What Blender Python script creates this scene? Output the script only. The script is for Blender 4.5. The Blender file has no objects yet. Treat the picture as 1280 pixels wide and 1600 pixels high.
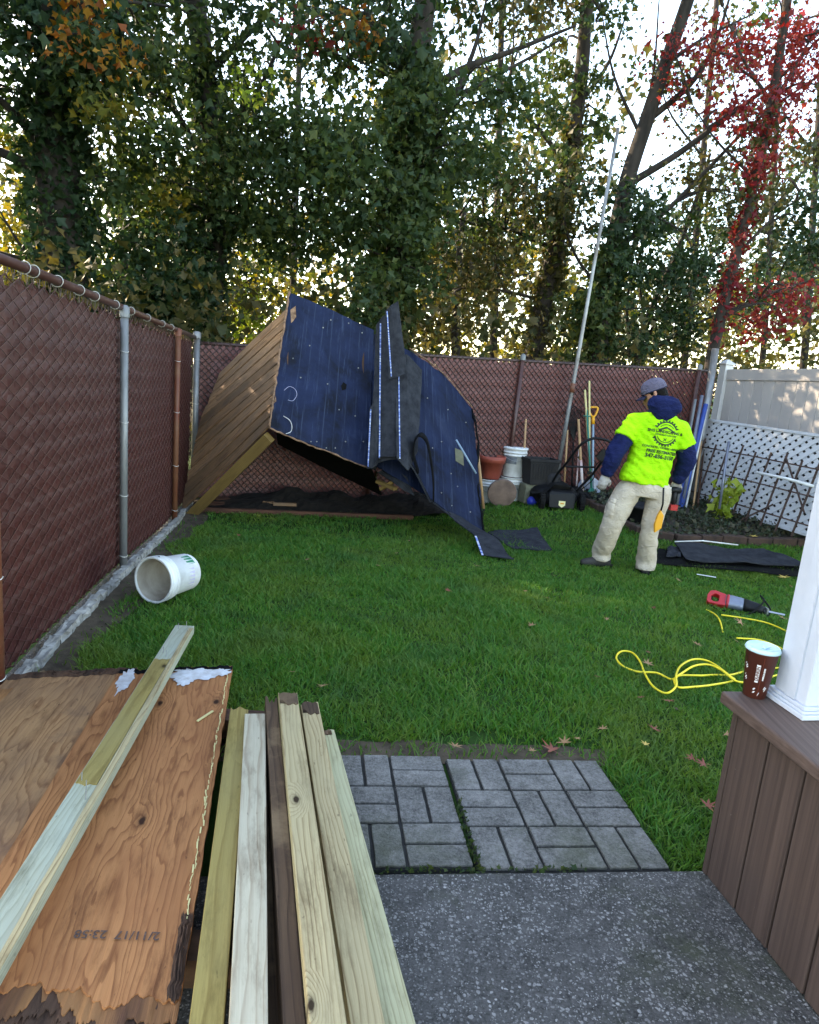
import bpy, math, random, bmesh
import numpy as np
from mathutils import Vector, Matrix, noise as mnoise
from mathutils.bvhtree import BVHTree
random.seed(7); rng = np.random.default_rng(7)
S = bpy.context.scene; COL = S.collection
R = math.radians
# ------------------------------------------------------------------ camera
FPX = 1100.0; PITCH = R(11.5); ROLL = R(5.2); CAMZ = 1.44
_c, _s = math.cos(ROLL), math.sin(ROLL)
FW = Vector((0, math.cos(PITCH), -math.sin(PITCH))); _u = Vector((0, math.sin(PITCH), math.cos(PITCH))); _r = Vector((1, 0, 0))
RT = _c*_r + _s*_u; UP = -_s*_r + _c*_u; CP = Vector((0, 0, CAMZ))
cd = bpy.data.cameras.new('camera'); cam = bpy.data.objects.new('camera', cd); COL.objects.link(cam)
m = Matrix.Identity(4)
for i in range(3):
    m[i][0] = RT[i]; m[i][1] = UP[i]; m[i][2] = -FW[i]; m[i][3] = CP[i]
cam.matrix_world = m
cd.sensor_fit = 'VERTICAL'; cd.sensor_height = 32; cd.lens = FPX*32/1600; cd.clip_start = .05; cd.clip_end = 2000
S.camera = cam
# ------------------------------------------------------------------ sky, sun, exposure
SUN_EL, SUN_AZ = R(26), R(-58)          # azimuth measured from +Y (behind the trees) towards +X
w = bpy.data.worlds.new('World'); S.world = w; w.use_nodes = True
nt = w.node_tree; sky = nt.nodes.new('ShaderNodeTexSky'); sky.sky_type = 'NISHITA'; sky.sun_disc = False
sky.sun_elevation = SUN_EL; sky.sun_rotation = SUN_AZ; sky.air_density = 1.0; sky.dust_density = .7; sky.ozone_density = 1.0
nt.links.new(sky.outputs[0], nt.nodes['Background'].inputs[0]); nt.nodes['Background'].inputs[1].default_value = .15
sl = bpy.data.lights.new('sun', 'SUN'); sl.energy = 2.0; sl.angle = R(.5); sl.color = (1, .9, .74)
so = bpy.data.objects.new('sun', sl); COL.objects.link(so)
sd = Vector((math.sin(SUN_AZ)*math.cos(SUN_EL), math.cos(SUN_AZ)*math.cos(SUN_EL), math.sin(SUN_EL)))
so.rotation_euler = sd.to_track_quat('Z', 'Y').to_euler(); so.location = (0, 0, 30)
S.view_settings.view_transform = 'Standard'; S.view_settings.look = 'None'; S.view_settings.exposure = 2.9; S.view_settings.gamma = 1
S.view_settings.use_white_balance = True; S.view_settings.white_balance_temperature = 7900; S.view_settings.white_balance_tint = 10   # camera white balance for open shade
S.cycles.max_bounces = 8; S.cycles.diffuse_bounces = 4; S.cycles.transmission_bounces = 6; S.cycles.transparent_max_bounces = 6
S.cycles.use_denoising = True
# ------------------------------------------------------------------ measuring helpers (pixels of the 1280x1600 photograph)
def ray(px, py): return FW + RT*((px-640)/FPX) + UP*((800-py)/FPX)
def G(px, py, z=0.0):
    d = ray(px, py); return CP + d*((z-CAMZ)/d.z)
def W(px, py, Y):
    d = ray(px, py); return CP + d*(Y/d.y)
def sst(a, b, x):
    t = min(1, max(0, (x-a)/(b-a))); return t*t*(3-2*t)
def gz(x, y):
    return -.025 - .175*sst(2.7, 7.0, y) + .17*sst(-.8, 2.6, x)*sst(6.0, 9.3, y) + .008*math.sin(x*1.7+y)*math.cos(y*1.3)*sst(3, 4, y)
def GG(px, py):
    z = -.1
    for _ in range(12):
        p = G(px, py, z); z = gz(p.x, p.y)
    return p
# ------------------------------------------------------------------ mesh helpers
ORG = {}
def V(*a): return Vector(a)
def frame(d, up=None):
    d = Vector(d).normalized(); up = Vector(up or (0, 0, 1))
    if abs(d.dot(up)) > .98: up = Vector((0, 1, 0)) if abs(d.y) < .9 else Vector((1, 0, 0))
    s = d.cross(up).normalized(); return d, s, s.cross(d).normalized()
class MB:
    def __init__(s): s.v = []; s.f = []
    def add(s, vs, fs):
        o = len(s.v); s.v += [Vector(v) for v in vs]; s.f += [[i+o for i in f] for f in fs]; return s
    def box(s, c, size, M=None):
        x, y, z = [k/2 for k in size]; c = Vector(c); vs = []
        for sx in (-1, 1):
            for sy in (-1, 1):
                for sz in (-1, 1):
                    p = Vector((sx*x, sy*y, sz*z)); vs.append(c+(M @ p if M else p))
        return s.add(vs, [[0, 1, 3, 2], [4, 6, 7, 5], [0, 4, 5, 1], [2, 3, 7, 6], [0, 2, 6, 4], [1, 5, 7, 3]])
    def bar(s, A, B, w, t, up=None):
        A = Vector(A); B = Vector(B); d, sd_, u = frame(B-A, up); vs = []
        for P in (A, B):
            for a, b in ((-1, -1), (1, -1), (1, 1), (-1, 1)): vs.append(P+sd_*(a*w/2)+u*(b*t/2))
        return s.add(vs, [[3, 2, 1, 0], [4, 5, 6, 7], [0, 1, 5, 4], [1, 2, 6, 5], [2, 3, 7, 6], [3, 0, 4, 7]])
    def tube(s, pts, r, n=8, cap=True):
        pts = [Vector(p) for p in pts]; k = len(pts)
        rs = r if isinstance(r, (list, tuple)) else [r]*k
        o = len(s.v); prev = None
        for i, p in enumerate(pts):
            d = (pts[min(i+1, k-1)]-pts[max(i-1, 0)])
            if d.length < 1e-9: d = Vector((0, 0, 1))
            d.normalize()
            if prev is None: _, a, b = frame(d)
            else:
                a = prev-d*prev.dot(d)
                a = a.normalized() if a.length > 1e-6 else frame(d)[1]
                b = a.cross(d)
            prev = a
            for j in range(n):
                t = 2*math.pi*j/n; s.v.append(p+(a*math.cos(t)+b*math.sin(t))*rs[i])
        for i in range(k-1):
            for j in range(n):
                j2 = (j+1) % n; s.f.append([o+i*n+j, o+i*n+j2, o+(i+1)*n+j2, o+(i+1)*n+j])
        if cap: s.f.append([o+j for j in range(n)][::-1]); s.f.append([o+(k-1)*n+j for j in range(n)])
        return s
    def lathe(s, prof, n=24, M=None):
        o = len(s.v)
        for r_, z in prof:
            for j in range(n):
                t = 2*math.pi*j/n; p = Vector((r_*math.cos(t), r_*math.sin(t), z)); s.v.append(M @ p if M else p)
        for i in range(len(prof)-1):
            for j in range(n):
                j2 = (j+1) % n; s.f.append([o+i*n+j, o+i*n+j2, o+(i+1)*n+j2, o+(i+1)*n+j])
        return s
    def prism(s, pts, vec):
        pts = [Vector(p) for p in pts]; vec = Vector(vec); n = len(pts); o = len(s.v)
        s.v += pts+[p+vec for p in pts]
        s.f.append([o+i for i in range(n)]); s.f.append([o+n+i for i in range(n)][::-1])
        for i in range(n): s.f.append([o+i, o+n+i, o+n+(i+1) % n, o+(i+1) % n])
        return s
    def grid(s, fn, nu, nv, thick=None):
        o = len(s.v)
        for i in range(nu+1):
            for j in range(nv+1): s.v.append(Vector(fn(i/nu, j/nv)))
        q = lambda i, j: o+i*(nv+1)+j
        fs = [[q(i, j), q(i+1, j), q(i+1, j+1), q(i, j+1)] for i in range(nu) for j in range(nv)]
        s.f += fs
        if thick:
            k = len(s.v)-o; t = Vector(thick)
            s.v += [v+t for v in s.v[o:o+k]]
            s.f += [[a+k for a in f[::-1]] for f in fs]
            rim = [(i, 0) for i in range(nu)]+[(nu, j) for j in range(nv)]+[(i, nv) for i in range(nu, 0, -1)]+[(0, j) for j in range(nv, 0, -1)]
            for a in range(len(rim)):
                p, r2 = q(*rim[a]), q(*rim[(a+1) % len(rim)]); s.f.append([r2, p, p+k, r2+k])
        return s
    def build(s, name, mat, parent=None, smooth=False, org=None, fix=False):
        if parent is not None: og = ORG[parent]
        elif org is not None: og = Vector(org)
        else:
            a = np.array([tuple(v) for v in s.v]); og = Vector(((a[:, 0].min()+a[:, 0].max())/2, (a[:, 1].min()+a[:, 1].max())/2, a[:, 2].min()))
        me = bpy.data.meshes.new(name); me.from_pydata([tuple(v-og) for v in s.v], [], s.f)
        if fix:
            b = bmesh.new(); b.from_mesh(me); bmesh.ops.recalc_face_normals(b, faces=b.faces); b.to_mesh(me); b.free()
        me.validate(); me.update()
        return mesh_obj(name, me, mat, parent, smooth, og)
def mesh_obj(name, me, mat, parent=None, smooth=False, og=None):
    if mat is not None and len(me.materials) == 0: me.materials.append(mat)
    if smooth: me.polygons.foreach_set('use_smooth', [True]*len(me.polygons))
    o = bpy.data.objects.new(name, me); COL.objects.link(o); og = og if og is not None else Vector()
    if parent is not None: o.parent = parent
    else: o.location = og
    ORG[o] = Vector(og); return o
def smooth_angle(o, deg=40):
    me = o.data; me.polygons.foreach_set('use_smooth', [True]*len(me.polygons)); me.set_sharp_from_angle(angle=R(deg)); return o
def root(name, loc, label, cat, group=None):
    o = bpy.data.objects.new(name, None); COL.objects.link(o); o.location = loc; ORG[o] = Vector(loc); o.empty_display_size = .1
    return tag(o, label, cat, group)
def tag(o, label=None, cat=None, group=None, kind=None):
    if label: o['label'] = label
    if cat: o['category'] = cat
    if group: o['group'] = group
    if kind: o['kind'] = kind
    return o
def bev(o, wd=.004, seg=2):
    b = o.modifiers.new('bevel', 'BEVEL'); b.width = wd; b.segments = seg; b.limit_method = 'ANGLE'; b.angle_limit = R(40); return o
def copyobj(o, parent=None):
    c = o.copy(); COL.objects.link(c); c.parent = parent; return c
# board in its own frame: X along the grain
def board_mesh(name, L, wd, th, jag0=0, jag1=0, nseg=14, bow=0, nw=6, seed=0):
    rr = random.Random(seed); b = bmesh.new(); g = []
    for i in range(nseg+1):
        row = []
        for j in range(nw+1):
            t = i/nseg; x = t*L
            if i == 0: x += jag0*rr.random()
            if i == nseg: x -= jag1*rr.random()
            y = (j/nw-.5)*wd; z = th/2 + bow*math.sin(math.pi*t)
            row.append((b.verts.new((x, y, z)), b.verts.new((x, y, z-th))))
        g.append(row)
    for i in range(nseg):
        for j in range(nw):
            a, c, d, e = g[i][j], g[i+1][j], g[i+1][j+1], g[i][j+1]
            b.faces.new((a[0], c[0], d[0], e[0])); b.faces.new((a[1], e[1], d[1], c[1]))
        for j, sgn in ((0, 1), (nw, -1)):
            a, c = g[i][j], g[i+1][j]
            f = (a[0], a[1], c[1], c[0]) if sgn > 0 else (a[0], c[0], c[1], a[1]); b.faces.new(f)
    for i, sgn in ((0, 1), (nseg, -1)):
        for j in range(nw):
            a, c = g[i][j], g[i][j+1]
            f = (a[0], c[0], c[1], a[1]) if sgn > 0 else (a[0], a[1], c[1], c[0]); b.faces.new(f)
    me = bpy.data.meshes.new(name); b.to_mesh(me); b.free(); return me
def place(o, A, B, up=(0, 0, 1), parent=None):
    A = Vector(A); B = Vector(B); d, sdv, u = frame(B-A, up); M = Matrix.Identity(4); y = u.cross(d)
    og = ORG[parent] if parent is not None else Vector()
    for i in range(3): M[i][0] = d[i]; M[i][1] = y[i]; M[i][2] = u[i]; M[i][3] = A[i]-og[i]
    o.matrix_local = M; ORG[o] = Vector(A); return o
def board(name, A, B, wd, th, mat, parent=None, up=(0, 0, 1), seed=0, **k):
    me = board_mesh(name, (Vector(B)-Vector(A)).length, wd, th, seed=seed, **k); o = mesh_obj(name, me, mat, parent)
    if parent is None: o.location = (0, 0, 0)
    return place(o, A, B, up, parent)
def voxel(mb, size, smooth_it=6, extra=None):
    me = bpy.data.meshes.new('tmp'); me.from_pydata([tuple(v) for v in mb.v], [], mb.f); b = bmesh.new(); b.from_mesh(me)
    bmesh.ops.recalc_face_normals(b, faces=b.faces); b.to_mesh(me); b.free()
    o = bpy.data.objects.new('tmp', me); COL.objects.link(o)
    r_ = o.modifiers.new('r', 'REMESH'); r_.mode = 'VOXEL'; r_.voxel_size = size
    if smooth_it:
        s_ = o.modifiers.new('s', 'SMOOTH'); s_.iterations = smooth_it; s_.factor = .5
    dg = bpy.context.evaluated_depsgraph_get(); me2 = bpy.data.meshes.new_from_object(o.evaluated_get(dg)); bpy.data.objects.remove(o); bpy.data.meshes.remove(me)
    return me2
def shift(me, og):
    me.transform(Matrix.Translation(-Vector(og))); return me
def curve_pts(P, n=8):                      # Catmull-Rom through points
    P = [Vector(p) for p in P]; Q = [2*P[0]-P[1]]+P+[2*P[-1]-P[-2]]; out = []
    for i in range(1, len(Q)-2):
        a, b, c, d = Q[i-1:i+3]
        for k in range(n):
            t = k/n; out.append(.5*((2*b)+(c-a)*t+(2*a-5*b+4*c-d)*t*t+(3*b-a-3*c+d)*t**3))
    out.append(P[-1]); return out
def text_geo(txt, size, bold=0.0):
    cu = bpy.data.curves.new('t', 'FONT'); cu.body = txt; cu.size = size; cu.align_x = 'CENTER'; cu.align_y = 'CENTER'; cu.offset = bold; cu.resolution_u = 3
    o = bpy.data.objects.new('t', cu); COL.objects.link(o); dg = bpy.context.evaluated_depsgraph_get()
    me = bpy.data.meshes.new_from_object(o.evaluated_get(dg)); vs = [v.co.copy() for v in me.vertices]; fs = [list(p.vertices) for p in me.polygons]
    bpy.data.objects.remove(o); bpy.data.curves.remove(cu); bpy.data.meshes.remove(me); return vs, fs
def np_mesh(name, verts, faces_flat, sizes, mat):
    me = bpy.data.meshes.new(name); nv = len(verts); me.vertices.add(nv); me.vertices.foreach_set('co', np.asarray(verts, np.float32).ravel())
    sizes = np.asarray(sizes, np.int32); me.loops.add(int(sizes.sum())); me.loops.foreach_set('vertex_index', np.asarray(faces_flat, np.int32))
    me.polygons.add(len(sizes)); st = np.zeros(len(sizes), np.int32); st[1:] = np.cumsum(sizes)[:-1]; me.polygons.foreach_set('loop_start', st)
    me.update(calc_edges=True); me.materials.append(mat); return me
def inside(poly, x, y):
    r_ = False; n = len(poly); j = n-1
    for i in range(n):
        xi, yi = poly[i]; xj, yj = poly[j]
        if (yi > y) != (yj > y) and x < (xj-xi)*(y-yi)/(yj-yi)+xi: r_ = not r_
        j = i
    return r_
# ------------------------------------------------------------------ materials
class NT:
    def __init__(s, name):
        s.m = bpy.data.materials.new(name); s.m.use_nodes = True; s.t = s.m.node_tree; s.b = s.t.nodes['Principled BSDF']; s.out = s.t.nodes['Material Output']
        s.tc = None
    def n(s, ty, **k):
        nd = s.t.nodes.new('ShaderNode'+ty)
        for a, v in k.items():
            if a[0] == '_': setattr(nd, a[1:], v)
            else:
                key = int(a[1:]) if a[0] == 'i' and a[1:].isdigit() else a.replace('_', ' ')
                s.set(nd.inputs[key], v)
        return nd
    def set(s, sock, v):
        if isinstance(v, bpy.types.NodeSocket): s.t.links.new(v, sock)
        elif isinstance(v, bpy.types.Node): s.t.links.new(v.outputs[0], sock)
        else:
            if isinstance(v, tuple) and len(v) == 3 and sock.type == 'RGBA': v = (*v, 1)
            sock.default_value = v
    def coord(s, which='Object', scale=(1, 1, 1), rnd=0):
        if s.tc is None: s.tc = s.n('TexCoord')
        v = s.tc.outputs[which]
        if rnd:
            oi = s.n('ObjectInfo'); a = s.n('VectorMath', _operation='SCALE', i0=(rnd, rnd*.7, rnd*1.3)); s.set(a.inputs['Scale'], oi.outputs['Random'])
            v = s.n('VectorMath', _operation='ADD', i0=v, i1=a.outputs[0]).outputs[0]
        return s.n('Mapping', Vector=v, Scale=scale).outputs[0]
    def noise(s, vec, scale, detail=5, rough=.55, dist=0):
        return s.n('TexNoise', Vector=vec, Scale=scale, Detail=detail, Roughness=rough, Distortion=dist).outputs[0]
    def ramp(s, fac, stops):
        r_ = s.n('ValToRGB', Fac=fac); e = r_.color_ramp.elements
        while len(e) < len(stops): e.new(.5)
        for k, (p, c) in enumerate(stops):
            e[k].position = p; e[k].color = (*c, 1) if len(c) == 3 else c
        return r_.outputs[0]
    def mix(s, fac, a, b, ty='MIX'):
        nd = s.n('Mix', _data_type='RGBA', _blend_type=ty); s.set(nd.inputs[0], fac); s.set(nd.inputs[6], a); s.set(nd.inputs[7], b); return nd.outputs[2]
    def math(s, op, a, b=0.0, c=0.0):
        nd = s.n('Math', _operation=op); s.set(nd.inputs[0], a); s.set(nd.inputs[1], b); s.set(nd.inputs[2], c); return nd.outputs[0]
    def bump(s, h, strength=.3, dist=.01):
        b = s.n('Bump', Height=h, Strength=strength, Distance=dist); s.set(s.b.inputs['Normal'], b.outputs[0])
    def fin(s, col=None, rough=.7, metal=0, spec=.4):
        if col is not None: s.set(s.b.inputs['Base Color'], col)
        s.set(s.b.inputs['Roughness'], rough); s.set(s.b.inputs['Metallic'], metal); s.set(s.b.inputs['Specular IOR Level'], spec); return s.m
def plain(name, c1, c2=None, scale=6, rough=.6, metal=0, bump=0, bscale=60, spec=.4, rnd=3, stretch=(1, 1, 1), lo=.35, hi=.68):
    t = NT(name); v = t.coord('Object', stretch, rnd); c2 = c2 or tuple(k*.7 for k in c1)
    f = t.noise(v, scale, 7, .62); col = t.ramp(f, [(lo, c1), (hi, c2)])
    if bump: t.bump(t.noise(v, bscale, 4), bump, .004)
    rg = t.math('MULTIPLY_ADD', f, .25, rough-.12); return t.fin(col, rg, metal, spec)
def wood(name, light, dark, ring=32, knots=True, rot=None, rough=.72, ztilt=.06, dist=.028, grey=None, stain=None, kn=3.2, kp=.45):
    t = NT(name); v = t.coord('Object', (1, 1, 1), 9)
    st = t.n('Mapping', Vector=v, Scale=(.35, 1, 1)).outputs[0]
    n1 = t.n('TexNoise', Vector=t.n('Mapping', Vector=v, Scale=(.9, 5, 5)).outputs[0], Scale=1.6, Detail=3).outputs['Color']
    off = t.n('VectorMath', _operation='MULTIPLY_ADD', i0=n1, i1=(0, dist*2.2, dist*1.6), i2=st).outputs[0]
    if knots:
        vn = t.n('TexVoronoi', Vector=t.n('Mapping', Vector=v, Scale=(kn, kn*2.1, 1)).outputs[0], Scale=1.0, Randomness=1.0, _voronoi_dimensions='2D')
        kg = t.math('LESS_THAN', t.n('SeparateColor', Color=vn.outputs['Color']).outputs[0], kp)
        vk = t.math('ADD', vn.outputs['Distance'], t.math('MULTIPLY', t.math('SUBTRACT', 1.0, kg), 2.0)); vk = t.math('ADD', vk, t.math('MULTIPLY', t.math('SUBTRACT', t.noise(v, 45, 2), .5), .05))
        kk = t.ramp(vk, [(0, (1, 1, 1)), (.28, (0, 0, 0))])
        ko = t.n('VectorMath', _operation='SCALE', i0=(0, .014, .03)); t.set(ko.inputs['Scale'], kk)
        off = t.n('VectorMath', _operation='ADD', i0=off, i1=ko.outputs[0]).outputs[0]
    mp = t.n('Mapping', Vector=off, Location=(0, .013, -ztilt), Scale=(.06, 1, 1)).outputs[0]
    wv = t.n('TexWave', _wave_type='RINGS', _rings_direction='X', _wave_profile='SAW', Vector=mp, Scale=ring, Distortion=1.2, Detail=3, i4=1.5).outputs['Fac']
    mid = tuple((a+b)*.5 for a, b in zip(light, dark))
    col = t.ramp(wv, [(0, light), (.48, tuple(a*.92 for a in light)), (.76, mid), (.90, dark), (1, mid)])
    fib = t.noise(t.n('Mapping', Vector=v, Scale=(5, 260, 260)).outputs[0], 1, 5, .75)
    col = t.mix(.42, col, t.ramp(fib, [(.3, tuple(a*.5 for a in mid)), (.7, light)]), 'MIX')
    dirt = t.ramp(t.noise(t.n('Mapping', Vector=v, Scale=(3, 14, 14)).outputs[0], 1.3, 9, .75), [(.50, (0, 0, 0)), (.70, (.75, .75, .75))]); col = t.mix(dirt, col, tuple(a*.55 for a in dark))
    pit = t.ramp(t.noise(t.n('Mapping', Vector=v, Scale=(25, 70, 70)).outputs[0], 1, 2, .5), [(.70, (0, 0, 0)), (.76, (.7, .7, .7))]); col = t.mix(pit, col, tuple(a*.4 for a in dark))
    blo = t.noise(t.n('Mapping', Vector=v, Scale=(1.3, 4, 4)).outputs[0], 2.2, 5)
    col = t.mix(t.ramp(blo, [(.38, (0, 0, 0)), (.75, (.75, .75, .75))]), col, grey or tuple(a*.72 for a in mid))
    if knots:
        kd = t.ramp(vk, [(0, (1, 1, 1)), (.035, (1, 1, 1)), (.06, (.35, .35, .35)), (.11, (0, 0, 0))]); col = t.mix(kd, col, tuple(a*.22 for a in dark))
    if stain:
        f = t.ramp(t.noise(v, 3.2, 6, .65), [(.52, (0, 0, 0)), (.66, (.9, .9, .9))]); col = t.mix(f, col, stain)
    oi = t.n('ObjectInfo'); vr = t.math('MULTIPLY_ADD', oi.outputs['Random'], .5, .72); col = t.mix(1.0, col, t.n('CombineColor', Red=vr, Green=vr, Blue=vr), 'MULTIPLY') if not knots else col
    t.bump(t.math('ADD', wv, fib), .25, .0015); return t.fin(col, rough, 0, .25)
def leafmat(name, cols, trans=.45, dk=.7, nsc=.9, patch=None):
    t = NT(name); g = t.n('NewGeometry'); n = len(cols)
    col = t.ramp(g.outputs['Random Per Island'], [((k+.0)/n, c) for k, c in enumerate(cols)])
    v = t.coord('Object'); col = t.mix(t.math('MULTIPLY', t.noise(v, nsc, 3), dk), col, tuple(a*.55 for a in cols[0]))
    if patch:
        pf_ = t.ramp(t.noise(v, 1.15, 6, .62, .6), [(.47, (0, 0, 0)), (.72, (.75,)*3)]); col = t.mix(pf_, col, patch); pg_ = t.ramp(t.noise(v, 2.3, 5, .6, .3), [(.50, (0, 0, 0)), (.75, (.6,)*3)]); col = t.mix(pg_, col, (.035, .13, .045))
    t.fin(col, .55, 0, .3); tr = t.n('BsdfTranslucent', Color=t.mix(1.0, col, (1.25, 1.2, .7), 'MULTIPLY'))
    mx = t.n('MixShader', Fac=trans); t.t.links.new(t.b.outputs[0], mx.inputs[1]); t.t.links.new(tr.outputs[0], mx.inputs[2]); t.t.links.new(mx.outputs[0], t.out.inputs[0]); return t.m
MT = {}
MT['soil'] = plain('soil', (.04, .026, .015), (.10, .072, .045), 14, .95, bump=.8, bscale=90, rnd=0)
def ground_mat():
    t = NT('lawn_soil'); v = t.coord('Object'); f = t.noise(v, 3, 8, .65)
    col = t.ramp(f, [(.3, (.016, .045, .008)), (.62, (.028, .06, .012)), (.8, (.05, .05, .02))]); t.bump(t.noise(v, 120, 4), .6, .01); return t.fin(col, .95, 0, .1)
MT['ground'] = ground_mat()
def concrete(name, base, dark, speck, sc=95, thr=.3, moss=True, spk=1.0, blot=1.0):
    t = NT(name); v = t.coord('Object')
    big = t.noise(v, 1.9*blot, 9, .68, .5); col = t.ramp(big, [(.40, dark), (.5, tuple(a*.65+b*.35 for a, b in zip(dark, base))), (.60, base)])
    med = t.noise(v, 16, 6, .7, .2); col = t.mix(.45, col, t.ramp(med, [(.36, tuple(a*.55 for a in dark)), (.66, tuple(min(1, a*1.3) for a in base))]))
    fine = t.noise(v, 110, 5, .75); col = t.mix(.42, col, t.ramp(fine, [(.34, tuple(a*.35 for a in dark)), (.68, tuple(min(1, a*1.5) for a in base))]))
    wob = t.n('VectorMath', _operation='MULTIPLY_ADD', i0=t.n('TexNoise', Vector=v, Scale=55, Detail=2).outputs['Color'], i1=(.016, .016, .016), i2=v).outputs[0]; hs = None
    for q, (scl, th_, am) in enumerate(((sc, thr, 1.0), (sc*1.9, thr*.9, .75))):
        vo = t.n('TexVoronoi', Vector=wob, Scale=scl, Randomness=1); rgbv = t.n('SeparateColor', Color=vo.outputs['Color'])
        sel = t.math('GREATER_THAN', rgbv.outputs[0], 1-th_); stone = t.ramp(t.math('ADD', vo.outputs['Distance'], t.math('MULTIPLY', rgbv.outputs[1], .22)), [(.40, (1, 1, 1)), (.50, (0, 0, 0))])
        k = t.math('MULTIPLY', t.math('MULTIPLY', sel, stone), t.math('MULTIPLY', t.ramp(t.noise(v, 3.1+q*2, 6, .65), [(.34, (.12,)*3), (.62, (1,)*3)]), am*spk))
        tint = t.mix(rgbv.outputs[2], speck, tuple(a*.5 for a in speck)); col = t.mix(k, col, tint); hs = stone if hs is None else t.math('ADD', hs, stone)
    if moss:
        mm = t.ramp(t.noise(v, 1.5, 7, .72), [(.52, (0, 0, 0)), (.66, (.7, .7, .7))]); col = t.mix(mm, col, (.055, .06, .028))
    t.bump(t.math('ADD', t.math('MULTIPLY', hs, .6), t.math('ADD', fine, med)), .8, .004); return t.fin(col, .92, 0, .2)
MT['concrete'] = concrete('aggregate_concrete', (.145, .134, .126), (.014, .0132, .0128), (.50, .465, .44), 86, .5, True, 1.0, .55)
MT['paver'] = concrete('paver_concrete', (.27, .25, .23), (.06, .056, .05), (.36, .34, .32), 150, .3, True, .4, 1.9)
MT['paverbase'] = plain('paver_joint', (.022, .021, .02), (.04, .038, .034), 30, .95, rnd=0)
MT['stone'] = plain('white_kerb_stone', (.40, .375, .34), (.16, .145, .125), 9, .9, bump=.7, bscale=50)
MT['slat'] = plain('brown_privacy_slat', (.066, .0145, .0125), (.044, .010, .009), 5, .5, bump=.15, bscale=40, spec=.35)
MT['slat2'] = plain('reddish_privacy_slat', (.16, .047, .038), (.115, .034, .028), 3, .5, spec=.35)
MT['wire'] = plain('brown_coated_wire', (.058, .014, .0125), (.08, .027, .023), 12, .45, spec=.5)
MT['wire2'] = plain('dark_wire', (.04, .018, .016), (.07, .033, .03), 12, .45, spec=.5)
MT['rail'] = plain('brown_rail_paint', (.06, .019, .014), (.1, .05, .04), 7, .42, spec=.5, lo=.45, hi=.75)
MT['rust'] = plain('rusty_post_paint', (.13, .03, .015), (.16, .07, .035), 5, .55)
MT['galv'] = plain('galvanised_steel', (.26, .265, .27), (.15, .15, .15), 10, .55, .45, stretch=(1, 1, .3))
MT['galvo'] = plain('weathered_steel', (.3, .31, .32), (.13, .1, .08), 6, .5, .5, stretch=(1, 1, .4))
MT['tie'] = plain('tie_wire', (.55, .53, .48), (.35, .33, .3), 8, .4, .3)
MT['navy'] = None
def navy():
    t = NT('navy_painted_roof_sheet'); v = t.coord('UV')
    u = t.n('SeparateXYZ', Vector=v); 
    n1 = t.noise(v, 2.6, 8, .66, .4); col = t.ramp(n1, [(.36, (.002, .0035, .010)), (.46, (.004, .009, .030)), (.62, (.008, .016, .050)), (.75, (.018, .028, .065))])
    lines = t.n('TexWave', _wave_type='BANDS', _bands_direction='X', Vector=t.n('Mapping', Vector=v, Scale=(1, .02, 1)).outputs[0], Scale=3.3, Distortion=1.6, Detail=3).outputs['Fac']
    ln = t.ramp(lines, [(.96, (0, 0, 0)), (.998, (.22, .22, .22))]); brk = t.ramp(t.noise(t.n('Mapping', Vector=v, Scale=(14, 1.6, 1)).outputs[0], 1.4, 5), [(.42, (0, 0, 0)), (.62, (1, 1, 1))])
    col = t.mix(t.math('MULTIPLY', ln, brk), col, (.09, .12, .2))
    sc = t.ramp(t.noise(t.n('Mapping', Vector=v, Scale=(26, 2.0, 1)).outputs[0], 1.5, 8, .75), [(.55, (0, 0, 0)), (.74, (.6, .6, .6))]); col = t.mix(sc, col, (.06, .085, .15))
    spk = t.ramp(t.noise(v, 26, 3, .5), [(.72, (0, 0, 0)), (.78, (.55, .55, .55))]); col = t.mix(spk, col, (.008, .01, .02))
    t.bump(t.math('ADD', n1, lines), .25, .01); return t.fin(col, .68, 0, .18)
MT['navy'] = navy()
MT['plyedge'] = plain('torn_ply_edge', (.3, .17, .1), (.09, .045, .025), 25, .85)
MT['shingle'] = plain('asphalt_shingle', (.036, .038, .045), (.017, .018, .023), 14, .95, bump=1, bscale=200, spec=.15)
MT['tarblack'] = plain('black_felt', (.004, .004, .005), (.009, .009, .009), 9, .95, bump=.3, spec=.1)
MT['adhesive'] = None
def adhesive():
    t = NT('blue_adhesive_strip'); v = t.coord('Object'); f = t.noise(t.n('Mapping', Vector=v, Scale=(9, 9, 26)).outputs[0], 2.5, 3)
    return t.fin(t.ramp(f, [(.38, (.5, .53, .6)), (.5, (.13, .2, .5)), (.66, (.05, .08, .22))]), .5)
MT['adhesive'] = adhesive()
MT['siding'] = wood('weathered_siding', (.40, .215, .11), (.12, .06, .032), 26, False, grey=(.16, .11, .075), dist=.05)
MT['beam'] = wood('yellow_beam', (.34, .215, .07), (.17, .09, .025), 30, False)
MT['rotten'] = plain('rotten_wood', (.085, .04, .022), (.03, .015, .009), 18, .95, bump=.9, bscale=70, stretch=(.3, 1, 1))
MT['redwood'] = plain('damp_red_wood', (.12, .045, .025), (.05, .02, .012), 10, .8, bump=.5, stretch=(.3, 1, 1))
MT['litter'] = plain('shade_dark_litter', (.012, .007, .005), (.002, .0016, .0013), 22, .95, bump=1, bscale=40, rnd=0)  # litter colour lowered to near black for the deep shade under the roof
MT['pine'] = wood('treated_pine', (.52, .40, .215), (.15, .08, .03), 46, True, grey=(.40, .32, .18), dist=.022)
MT['pine_c'] = wood('cool_treated_pine', (.42, .41, .295), (.21, .19, .105), 40, True, grey=(.36, .385, .31), kp=.2)
MT['pine_b'] = wood('pale_pine', (.55, .47, .33), (.28, .19, .115), 30, True, grey=(.52, .45, .33), kp=.3)
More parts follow.
